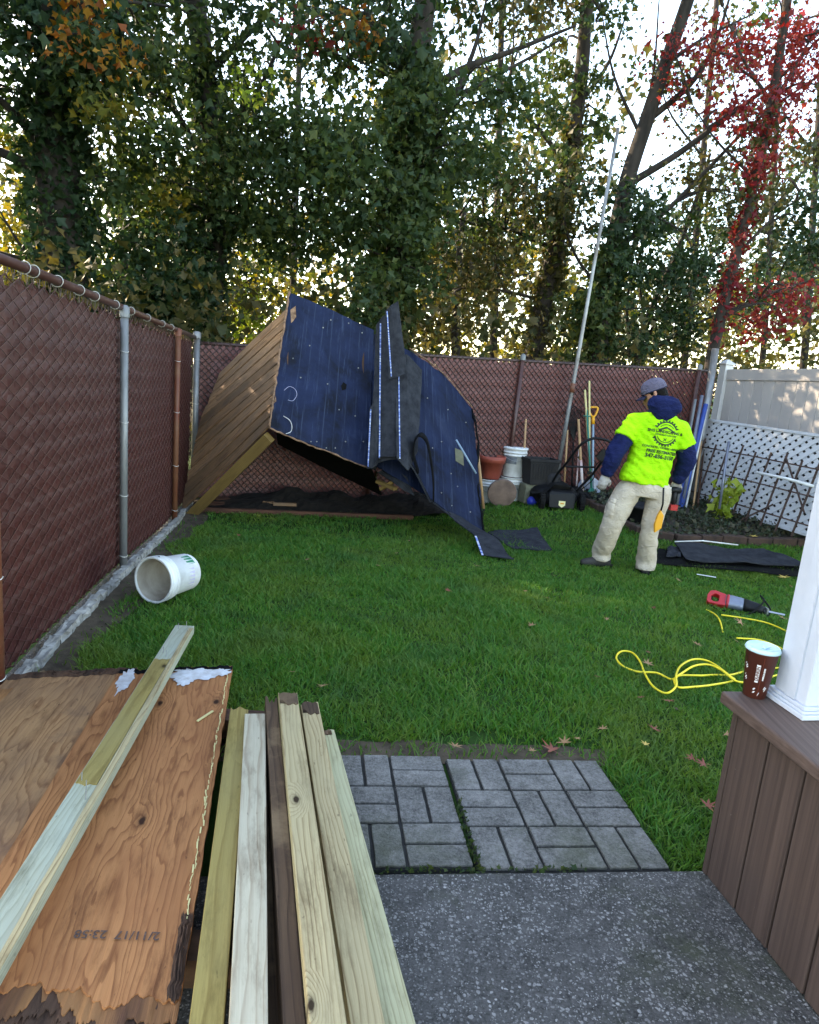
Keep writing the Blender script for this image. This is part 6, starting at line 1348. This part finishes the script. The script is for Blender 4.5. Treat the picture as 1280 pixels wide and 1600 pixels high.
# ------------------------------------------------------------------ lawn grass
def build_grass():
    rg = np.random.default_rng(12); out = []
    def noisez(x, y): return -.025
    bands = [(1.85, 3.6, 11500, -1.6, 3.0), (3.6, 5.0, 7600, -2.1, 4.2), (5.0, 6.6, 5200, -2.6, 5.2), (6.6, 9.2, 3300, -2.7, 6.4)]
    XY = []
    for y0, y1, dens, x0, x1 in bands:
        n = int(dens*(y1-y0)*(x1-x0)); x = rg.uniform(x0, x1, n); y = rg.uniform(y0, y1, n)
        keep = (x > -.64*y*1.0-.35) & (x < .66*y+1.3); XY.append(np.stack([x[keep], y[keep]], 1))
    XY = np.concatenate(XY); x, y = XY[:, 0], XY[:, 1]
    fx = -1.97-.165*(y-4.6); wv = .29+.07*np.sin(y*3.1)+.05*np.sin(y*7.7); k = (x > fx+wv) | ((x > fx+.12) & (rg.random(len(x)) < .05))
    # patio frame
    px = x-PO.x; py = y-PO.y; a = px*EX.x+py*EX.y; b_ = px*EY.x+py*EY.y
    k &= ~((a > -3) & (a < .622) & (b_ < .63)); k &= ~((b_ < -.0) & (a < 1.6))
    bare = (a > -1.3) & (a < .66) & (b_ < .80+.05*np.sin(a*9)) & (b_ >= .6); k &= ~(bare & (rg.random(len(x)) < .82))
    dx = x-DC.x; dy = y-DC.y; k &= ~(((dx*DB.x+dy*DB.y) > -.01) & ((dx*DD.x+dy*DD.y) > -.03))
    bp_ = np.array(BEDP); ins = np.zeros(len(x), bool); j = len(bp_)-1
    for i in range(len(bp_)):
        c = ((bp_[i, 1] > y) != (bp_[j, 1] > y)) & (x < (bp_[j, 0]-bp_[i, 0])*(y-bp_[i, 1])/(bp_[j, 1]-bp_[i, 1]+1e-12)+bp_[i, 0]); ins ^= c; j = i
    k &= ~ins
    shed = (y > 7.1+.30*(x+2.2)) & (x < .35) & (x > -2.4); k &= ~shed
    back = (y > 7.75+.33*(x+2.4)-.25); k &= ~back
    thin = np.array([mnoise.noise((a_*.9+7, b2*.9, 3))+.6*mnoise.noise((a_*4, b2*4, 8)) for a_, b2 in zip(x[k], y[k])]); x, y = x[k], y[k]; kk = ~((thin > .42) & (rg.random(len(x)) < .5)); x, y = x[kk], y[kk]; n = len(x)
    z = np.array([gz(a_, b2) for a_, b2 in zip(x, y)])
    pt = np.array([mnoise.noise((a_*1.1, b2*1.1, 0)) for a_, b2 in zip(x, y)]); pt2 = np.array([mnoise.noise((a_*5, b2*5, 9)) for a_, b2 in zip(x, y)])
    h = rg.uniform(.022, .048, n)*np.clip(1+.6*pt+.5*pt2, .45, 1.8); wd = rg.uniform(.0022, .0042, n)*(1+.11*np.maximum(0, y-3))
    ang = rg.uniform(0, 6.283, n)+pt2*2; lean = rg.uniform(.2, 1.5, n)*h; cx, cy = np.cos(ang), np.sin(ang); ra = rg.uniform(0, 6.283, n); sx, sy = np.cos(ra), np.sin(ra)
    base = np.stack([x, y, z-.004], 1); S2 = np.stack([sx*wd, sy*wd, 0*wd], 1); m1 = base+np.stack([cx*lean*.35, cy*lean*.35, h*.6], 1); tp = base+np.stack([cx*lean, cy*lean, h], 1)
    vs = np.stack([base-S2, base+S2, m1+S2*.75, m1-S2*.75, tp], 1).reshape(-1, 3); i0 = np.arange(n)[:, None]*5
    fc = np.concatenate([i0+np.array([[0, 1, 2, 3]]), i0+np.array([[3, 2, 4]])], 1).reshape(-1); sz = np.tile([4, 3], n)
    me = np_mesh('grass', vs, fc, sz, MT['grass']); tag(mesh_obj('grass', me, MT['grass']), 'short deep green lawn grass', 'grass', kind='stuff'); print('grass blades', n)
build_grass()
# ------------------------------------------------------------------ trees beyond the fences
TREES = []
def tree(name, label, path, Y, r0, r1, bark, vols, branches=(), group='tall trees beyond the back fence', twigs=True, seed=0):
    """path: trunk in photo pixels at distance Y; vols: (px,py,rx,ry,dY,rY,n,leaf,size) leaf masses measured the same way"""
    rr_ = random.Random(seed); rg = np.random.default_rng(seed); base = W(*path[0][:2], Y); zg = gz(base.x, base.y) if Y < 14 else -.15
    pts = [W(p[0], p[1], Y+(p[2] if len(p) > 2 else 0)) for p in path]; b0 = Vector((pts[0].x-(pts[1].x-pts[0].x)*.15, pts[0].y, zg-.1)); pts = [b0]+pts
    r_ = root(name, (b0.x, b0.y, zg), label, 'tree', group); cp = curve_pts(pts, 6); n_ = len(cp)
    rad = [(r0*(1-i/(n_-1))+r1*i/(n_-1))*(1+.08*mnoise.noise((i*.9, seed, 0)))*(1.25 if i < 2 else 1) for i in range(n_)]
    MB().tube(cp, rad, 12).build('trunk', bark, r_, True); skel = list(zip(cp, rad))
    for br in branches:
        P = [W(p[0], p[1], Y+(p[2] if len(p) > 2 else 0)) for p in br[0]]; c = curve_pts(P, 6); m_ = len(c); rd = [br[1]*(1-.75*i/(m_-1)) for i in range(m_)]; MB().tube(c, rd, 8).build('branch', bark, r_, True); skel += list(zip(c, rd))
    sk = np.array([tuple(p) for p, _ in skel]); by = {}
    tw = MB()
    for (px, py, rx, ry, dY, rY, n, lf, sz) in vols:
        sz *= .76 if py > -60 else .82; n = int(n*(1.0 if py < -50 else .72 if py < 130 else .88 if py < 300 else 1.25))
        c = W(px, py, Y+dY); k = (Y+dY)/FPX; ncl = max(3, n//150); cc = []
        for q in range(ncl):
            while True:
                e = rg.uniform(-1, 1, 3)
                if e@e <= 1: break
            cc.append((c.x+e[0]*rx*k, c.y+e[1]*rY, c.z+e[2]*ry*k))
        cc = np.array(cc); idx = rg.integers(0, ncl, n); spread = min(.36, max(.16, .25*rx*k))
        P = cc[idx]+rg.normal(size=(n, 3))*np.array([spread, spread, spread*.62]); P[:, 2] -= .10*np.abs(rg.normal(size=n)); by.setdefault(lf, []).append((P, np.full(n, sz)))
        if twigs:
            for q in cc:
                j = int(np.argmin(((sk-q)**2).sum(1)+((sk[:, 2] > q[2])*.6))); a = Vector(sk[j]); e = Vector(q)
                if (e-a).length < 6: m1 = a.lerp(e, .5)+Vector((rr_.uniform(-.15, .15), rr_.uniform(-.1, .1), rr_.uniform(-.05, .2))); tw.tube(curve_pts([a, m1, e], 3), [.022, .02, .018, .015, .012, .009, .006][:7], 5, False)
    if tw.v: o = tw.build('twigs', bark, r_, True); tag(o, kind='stuff')
    for i, (lf, L) in enumerate(by.items()):
        P = np.concatenate([a for a, _ in L]); s_ = np.concatenate([a for _, a in L]); leaf_obj('crown', P, s_, MT[lf], r_, -.55, seed*7+i)
    TREES.append(r_); return r_
def ivy(path, Y, wpx, n, lf='leaf_d', sz=.10, seed=0, parent=None):
    rg = np.random.default_rng(seed); P = [W(p[0], p[1], Y) for p in path]; c = curve_pts(P, 8); A = np.array([tuple(p) for p in c]); i = rg.integers(0, len(A), n); k = Y/FPX*wpx; a = rg.uniform(0, 6.283, n); rr_ = k*(.75+.45*rg.random(n))*(1+.5*np.array([mnoise.noise((q*.35, math.cos(w_)*1.2, seed)) for q, w_ in zip(i, a)]))
    X = A[i]+np.stack([np.cos(a)*rr_, np.sin(a)*rr_, rg.normal(size=n)*.14], 1); o = leaf_obj('ivy', X, sz, MT[lf], parent, -.7, seed); return o
# 1 big ivy-clad tree on the left
T1 = tree('oak_tree', 'massive dark ivy-clad tree behind the left fence with limbs to the left', [(118, 560), (100, 420), (92, 320), (88, 200), (90, 60), (80, -120), (70, -420)], 9.6, .30, .2, MT['bark'],
    [(60, 60, 150, 120, .2, 1.3, 3400, 'leaf_d', .13), (150, 180, 90, 120, -.3, .9, 2000, 'leaf_g', .13), (60, 480, 110, 60, .4, 1.2, 700, 'leaf_ol', .12), (150, 30, 40, 60, -.9, .5, 260, 'leaf_o', .12), (158, 110, 30, 45, -1.0, .3, 170, 'leaf_y', .12), (210, 20, 120, 90, .4, 1.2, 2200, 'leaf_g', .13), (0, -260, 420, 240, .4, 2.2, 6000, 'leaf_d', .14), (190, 62, 20, 26, -1.1, .2, 80, 'leaf_o', .12), (-660, -80, 420, 330, -2.2, 2.5, 10500, 'leaf_d', .30), (-1000, 60, 420, 380, -4.2, 2.5, 10500, 'leaf_d', .30), (-400, -650, 420, 300, -1, 2.5, 3500, 'leaf_d', .30), (-260, -40, 200, 260, -.5, 1.6, 5200, 'leaf_d', .135)],  # far-left masses lie out of view, added with oversized leaves to block the sun
    [([(98, 270), (60, 220), (20, 175), (-40, 120)], .1), ([(104, 300), (60, 268), (20, 246), (-60, 210), (-300, 80, -1.2), (-600, -40, -3)], .09), ([(100, 420), (60, 405), (20, 400), (-40, 380)], .045), ([(96, 60), (140, -20), (200, -120)], .1), ([(100, 200), (150, 150), (190, 60), (200, -60)], .06), ([(90, 500), (60, 420), (30, 380), (0, 330)], .04)], seed=1)
ivy([(118, 560), (100, 420), (92, 320), (88, 200), (90, 60), (80, -100)], 9.6, 44, 3600, 'leaf_d', .11, 11, T1)
T2 = tree('oak_tree', 'straight dark trunk with heavy green foliage left of the shed top', [(322, 560), (330, 450), (338, 350), (335, 240), (318, 100), (300, -60), (290, -400)], 11.2, .22, .13, MT['bark'],
    [(330, 210, 130, 120, -.6, 1.2, 3600, 'leaf_g', .12), (255, 380, 95, 100, -.8, .9, 2300, 'leaf_d', .12), (240, 470, 85, 50, -1.0, .7, 1500, 'leaf_d', .12), (420, 300, 100, 90, -.5, 1.0, 2600, 'leaf_g', .12), (300, 60, 160, 90, 0, 1.6, 2600, 'leaf_d', .13), (268, 285, 30, 40, -1.5, .3, 170, 'leaf_y', .12), (405, 105, 40, 26, -1.4, .3, 130, 'leaf_lime', .12), (260, -240, 280, 200, .3, 2.2, 4200, 'leaf_d', .135)],
    [([(336, 345), (400, 342), (470, 335), (520, 330)], .05), ([(330, 240), (370, 190), (410, 130), (450, 40)], .07), ([(330, 260), (290, 200), (250, 120), (230, 20)], .06), ([(320, 120), (400, 40), (470, -40)], .06)], seed=2)
ivy([(322, 560), (330, 450), (338, 350), (335, 240), (318, 100)], 11.2, 22, 1500, 'leaf_d', .11, 12, T2)
ivy([(275, 540), (262, 440), (250, 350), (262, 250)], 10.4, 40, 1500, 'leaf_g', .12, 13, T2)
T3 = tree('oak_tree', 'central ivy-wrapped tree rising behind the tipped shed', [(600, 560), (618, 430), (632, 320), (645, 200), (652, 100), (665, 0), (690, -200), (700, -420)], 10.6, .2, .13, MT['bark'],
    [(560, 300, 120, 110, -.7, 1.1, 3300, 'leaf_g', .12), (700, 230, 110, 90, -.4, 1.1, 1700, 'leaf_g', .11), (510, 150, 130, 90, -.3, 1.2, 2600, 'leaf_g', .12), (560, 40, 140, 70, 0, 1.4, 2000, 'leaf_d', .13), (760, 200, 95, 75, -.6, .9, 1300, 'leaf_g', .11), (575, 470, 70, 60, -.9, .7, 1100, 'leaf_g', .12), (530, 15, 60, 25, -.9, .5, 200, 'leaf_o', .12), (480, 50, 40, 25, -.9, .3, 110, 'leaf_r', .12), (620, 390, 70, 70, -1, .7, 900, 'leaf_g', .11), (640, -240, 300, 200, .3, 2.2, 4200, 'leaf_d', .135)],
    [([(648, 160), (720, 110), (800, 80), (900, 40)], .07), ([(640, 260), (700, 170), (740, 80), (760, 0)], .06), ([(650, 130), (600, 60), (560, 0)], .06), ([(632, 330), (560, 300), (500, 280)], .05), ([(655, 60), (690, 150), (790, 110), (880, 60)], .05)], seed=3)
ivy([(600, 560), (618, 430), (632, 320), (645, 200), (652, 100)], 10.6, 32, 4200, 'leaf_g', .11, 14, T3)
T4 = tree('oak_tree', 'leaning trunk with ivy and reddish bark behind the brown fence', [(832, 570), (850, 470), (868, 390), (890, 250), (908, 120), (918, 0), (940, -200)], 11.6, .17, .08, MT['bark2'],
    [(760, 330, 110, 80, -.5, 1.0, 1500, 'leaf_g', .11), (850, 300, 85, 70, -.5, .8, 1000, 'leaf_ol', .11), (800, 40, 110, 70, .2, 1.2, 1500, 'leaf_ol', .12), (730, 420, 100, 50, -.3, .9, 1300, 'leaf_ol', .12), (900, 160, 60, 90, -.3, .7, 900, 'leaf_g', .12), (860, -200, 260, 160, .3, 2, 2600, 'leaf_d', .135)],
    [([(888, 260), (840, 200), (790, 150)], .05), ([(868, 390), (800, 360), (740, 350), (690, 330)], .04), ([(900, 170), (950, 100), (980, 20)], .04), ([(850, 470), (790, 455), (730, 450), (680, 455)], .03)], seed=4)
ivy([(832, 570), (850, 470), (868, 390), (885, 280), (900, 180)], 11.6, 17, 1300, 'leaf_ol', .10, 15, T4)
T5 = tree('bare_tree', 'tall slanting dark tree with long bare branches right of the metal pole', [(935, 570), (945, 470), (958, 390), (978, 290), (1010, 190), (1040, 100), (1075, 0), (1120, -150)], 10.8, .15, .075, MT['bark'],
    [(960, 340, 70, 60, -.3, .7, 900, 'leaf_d', .11), (1010, 420, 90, 60, -.2, .8, 850, 'leaf_d', .10), (1140, 300, 90, 70, .2, .9, 650, 'leaf_ol', .10), (1000, 60, 90, 70, .2, .9, 500, 'leaf_g', .11), (930, 500, 50, 70, -.2, .6, 800, 'leaf_g', .11), (1110, 170, 90, 60, .2, .8, 500, 'leaf_ol', .10), (1060, -160, 240, 140, .3, 1.8, 1300, 'leaf_d', .135)],
    [([(978, 290), (1060, 240), (1140, 180), (1220, 120), (1300, 40)], .055), ([(958, 390), (1040, 330), (1110, 260), (1180, 190), (1290, 110)], .045), ([(1010, 190), (1080, 130), (1120, 60), (1150, -40)], .05), ([(1040, 100), (1100, 60), (1180, 20)], .035), ([(945, 460), (900, 400), (880, 330), (890, 260)], .03), ([(965, 360), (990, 260), (1020, 120), (1030, 0)], .035), ([(1000, 210), (960, 120), (940, 20)], .03)], seed=5)
ivy([(930, 580), (940, 500), (948, 440), (955, 390)], 10.8, 22, 1100, 'leaf_g', .11, 16, T5)
T6 = tree('bare_tree', 'slender many-stemmed tree with small leaves between the pole and the white fence', [(992, 572), (1020, 480), (1055, 400), (1085, 320), (1110, 240)], 11.4, .075, .02, MT['bark'],
    [(1040, 430, 70, 60, -.2, .8, 700, 'leaf_d', .10), (1090, 360, 70, 60, -.1, .8, 620, 'leaf_d', .09), (1190, 420, 90, 60, .2, .8, 800, 'leaf_d', .10), (1020, 520, 70, 40, -.2, .7, 700, 'leaf_d', .10), (1200, 300, 80, 80, .4, .8, 500, 'leaf_g', .10)],
    [([(1000, 560), (1040, 470), (1090, 420), (1150, 380)], .03), ([(1010, 520), (1000, 440), (1010, 360)], .025), ([(985, 560), (980, 470), (1000, 400), (1040, 300)], .03), ([(1030, 540), (1100, 500), (1180, 470), (1290, 430)], .025), ([(1020, 500), (1080, 480), (1130, 450)], .02)], seed=6)
T7 = tree('maple_tree', 'slanting tree wrapped in bright red creeper above the white fence', [(1108, 580), (1130, 480), (1155, 380), (1180, 280), (1205, 160), (1225, 40), (1245, -100)], 10.6, .09, .05, MT['bark2'],
    [(1150, 70, 95, 75, -.2, .8, 1500, 'leaf_r', .08), (1245, 70, 75, 80, .1, .7, 1300, 'leaf_r', .09), (1200, 210, 75, 80, -.2, .6, 800, 'leaf_r', .08), (1200, 455, 90, 30, -.2, .5, 420, 'leaf_r', .08), (1120, 170, 50, 45, -.2, .4, 350, 'leaf_r', .09), (1255, 350, 60, 80, .2, .6, 500, 'leaf_d', .10), (1260, 210, 50, 80, .3, .6, 400, 'leaf_ol', .10), (1250, -150, 200, 110, .2, 1.4, 700, 'leaf_r', .10), (1240, 500, 60, 35, 0, .5, 250, 'leaf_r', .09)],
    [([(1180, 280), (1120, 220), (1080, 160)], .025), ([(1150, 400), (1220, 330), (1290, 290)], .025), ([(1125, 500), (1200, 460), (1290, 430)], .025), ([(1205, 160), (1160, 90), (1130, 10)], .03), ([(1205, 170), (1250, 90), (1290, 20)], .03)], seed=7)
ivy([(1125, 500), (1155, 380), (1180, 280), (1200, 180)], 10.6, 11, 600, 'leaf_r', .08, 17, T7)
T8 = tree('young_tree', 'short dark stump-like trunk against yellow leaves above the brown fence', [(712, 575), (712, 520), (714, 470), (718, 400), (725, 330)], 13.5, .11, .05, MT['bark2'], [(690, 470, 80, 50, .5, 1, 700, 'leaf_ol', .13), (730, 400, 80, 60, .3, 1, 700, 'leaf_d', .13)], [([(714, 470), (780, 440), (860, 420)], .03)], seed=8)
T9 = tree('young_tree', 'thin trunk with yellow-green leaves at the left edge above the fence', [(20, 460), (40, 380), (58, 330), (70, 250)], 14.0, .06, .03, MT['bark2'], [(30, 330, 60, 80, 0, 1, 700, 'leaf_y', .13), (60, 400, 50, 40, 0, .8, 450, 'leaf_lime', .13), (30, 170, 50, 80, .5, 1, 400, 'leaf_y', .13)], [([(40, 400), (10, 350), (-20, 320)], .02)], seed=9)
T10 = tree('young_tree', 'yellow-leaved sapling glowing beside the shed top', [(372, 560), (376, 520), (374, 480), (370, 440)], 11.8, .03, .012, MT['bark2'], [(372, 478, 34, 36, -.2, .4, 420, 'leaf_lime', .12), (385, 450, 24, 20, -.2, .3, 130, 'leaf_y', .12)], seed=10)
gS = 'slim trunks in the wood behind'
for k, (x0, x1, Yk, rk, lb) in enumerate(((455, 470, 16, .09, 'slim trunk deep in the wood above the plank wall'), (770, 785, 16, .1, 'slim trunk in the wood above the middle of the brown fence'), (1068, 1120, 16, .09, 'slim slanting trunk in the wood left of the red creeper tree'), (1190, 1225, 15, .07, 'slim trunk in the wood above the vinyl fence'), (200, 180, 14, .1, 'slim trunk in the wood behind the galvanised post'), (1255, 1290, 16, .09, 'slim trunk at the right edge of the wood'))):
    tree('slim_tree', lb, [(x0, 575), ((x0*2+x1)/3, 400), ((x0+2*x1)/3, 200), (x1, 0), (x1+10, -200)], Yk, rk, rk*.5, MT['bark2'], [(x0+(x1-x0)*.3, 330, 80, 90, 0, 1.2, 420, 'leaf_ol' if k % 2 else 'leaf_g', .15), (x1, 90, 90, 90, 0, 1.3, 380, 'leaf_g' if k % 2 else 'leaf_ol', .15)], [([((x0+x1)/2, 330), ((x0+x1)/2+50, 260), ((x0+x1)/2+80, 160)], .03), ([((x0+x1)/2, 240), ((x0+x1)/2-50, 170), ((x0+x1)/2-70, 80)], .03)], gS, seed=30+k)
# far wood lit from behind: one mass of foliage
rg = np.random.default_rng(55); C = []; CY = []
for k in range(330):
    px = rg.uniform(-250, 1500); Yk = rg.uniform(19, 30); py = rg.uniform(300, 600) if rg.random() < .7 else rg.uniform(120, 480)
    if px > 880 and py < 430 and rg.random() < .8: continue
    c = W(px, py, Yk)
    if c.z < .2: c.z = .2
    n = 60; P = np.array(c)+rg.normal(size=(n, 3))*np.array([.75, .75, .5]); (CY if rg.random() < (.45 if py > 380 else .15) else C).append(P)
fo = root('far_wood', (0, 22, -.2), 'sunlit yellow-green wood far behind the trees', 'wood'); tag(fo, kind='stuff')
leaf_obj('foliage', np.concatenate(C), .26, MT['leaf_ol'], fo, -.4, 60); leaf_obj('foliage', np.concatenate(CY), .26, MT['leaf_y'], fo, -.4, 61)
# undergrowth right behind the fences, and a belt of yellowing saplings a little farther off
P = []; Q = []
for k in range(300):
    s_ = rg.uniform(-.3, 1.35); p = BC+BD*(BL*s_)-BN*rg.uniform(.5, 2.2); n = 24; z = rg.uniform(.2, 2.3); P.append(np.array((p.x, p.y, z))+rg.normal(size=(n, 3))*np.array([.22, .22, .16]))
for k in range(420):
    px = rg.uniform(-120, 1420); c = W(px, rg.uniform(390, 590), rg.uniform(13.5, 17.5)); n = 30; (Q if mnoise.noise((px*.012, c.z*.5, 4)) > -.02 else P).append(np.array(c)+rg.normal(size=(n, 3))*np.array([.36, .36, .26]))
tag(leaf_obj('undergrowth', np.concatenate(P), .11, MT['leaf_ol'], None, -.5, 62), 'tangle of olive leaves just behind the back fence', 'undergrowth', kind='stuff')
tag(leaf_obj('undergrowth', np.concatenate(Q), .115, MT['leaf_y'], None, -.5, 63), 'glowing yellow leaves low between the trunks', 'undergrowth', kind='stuff')
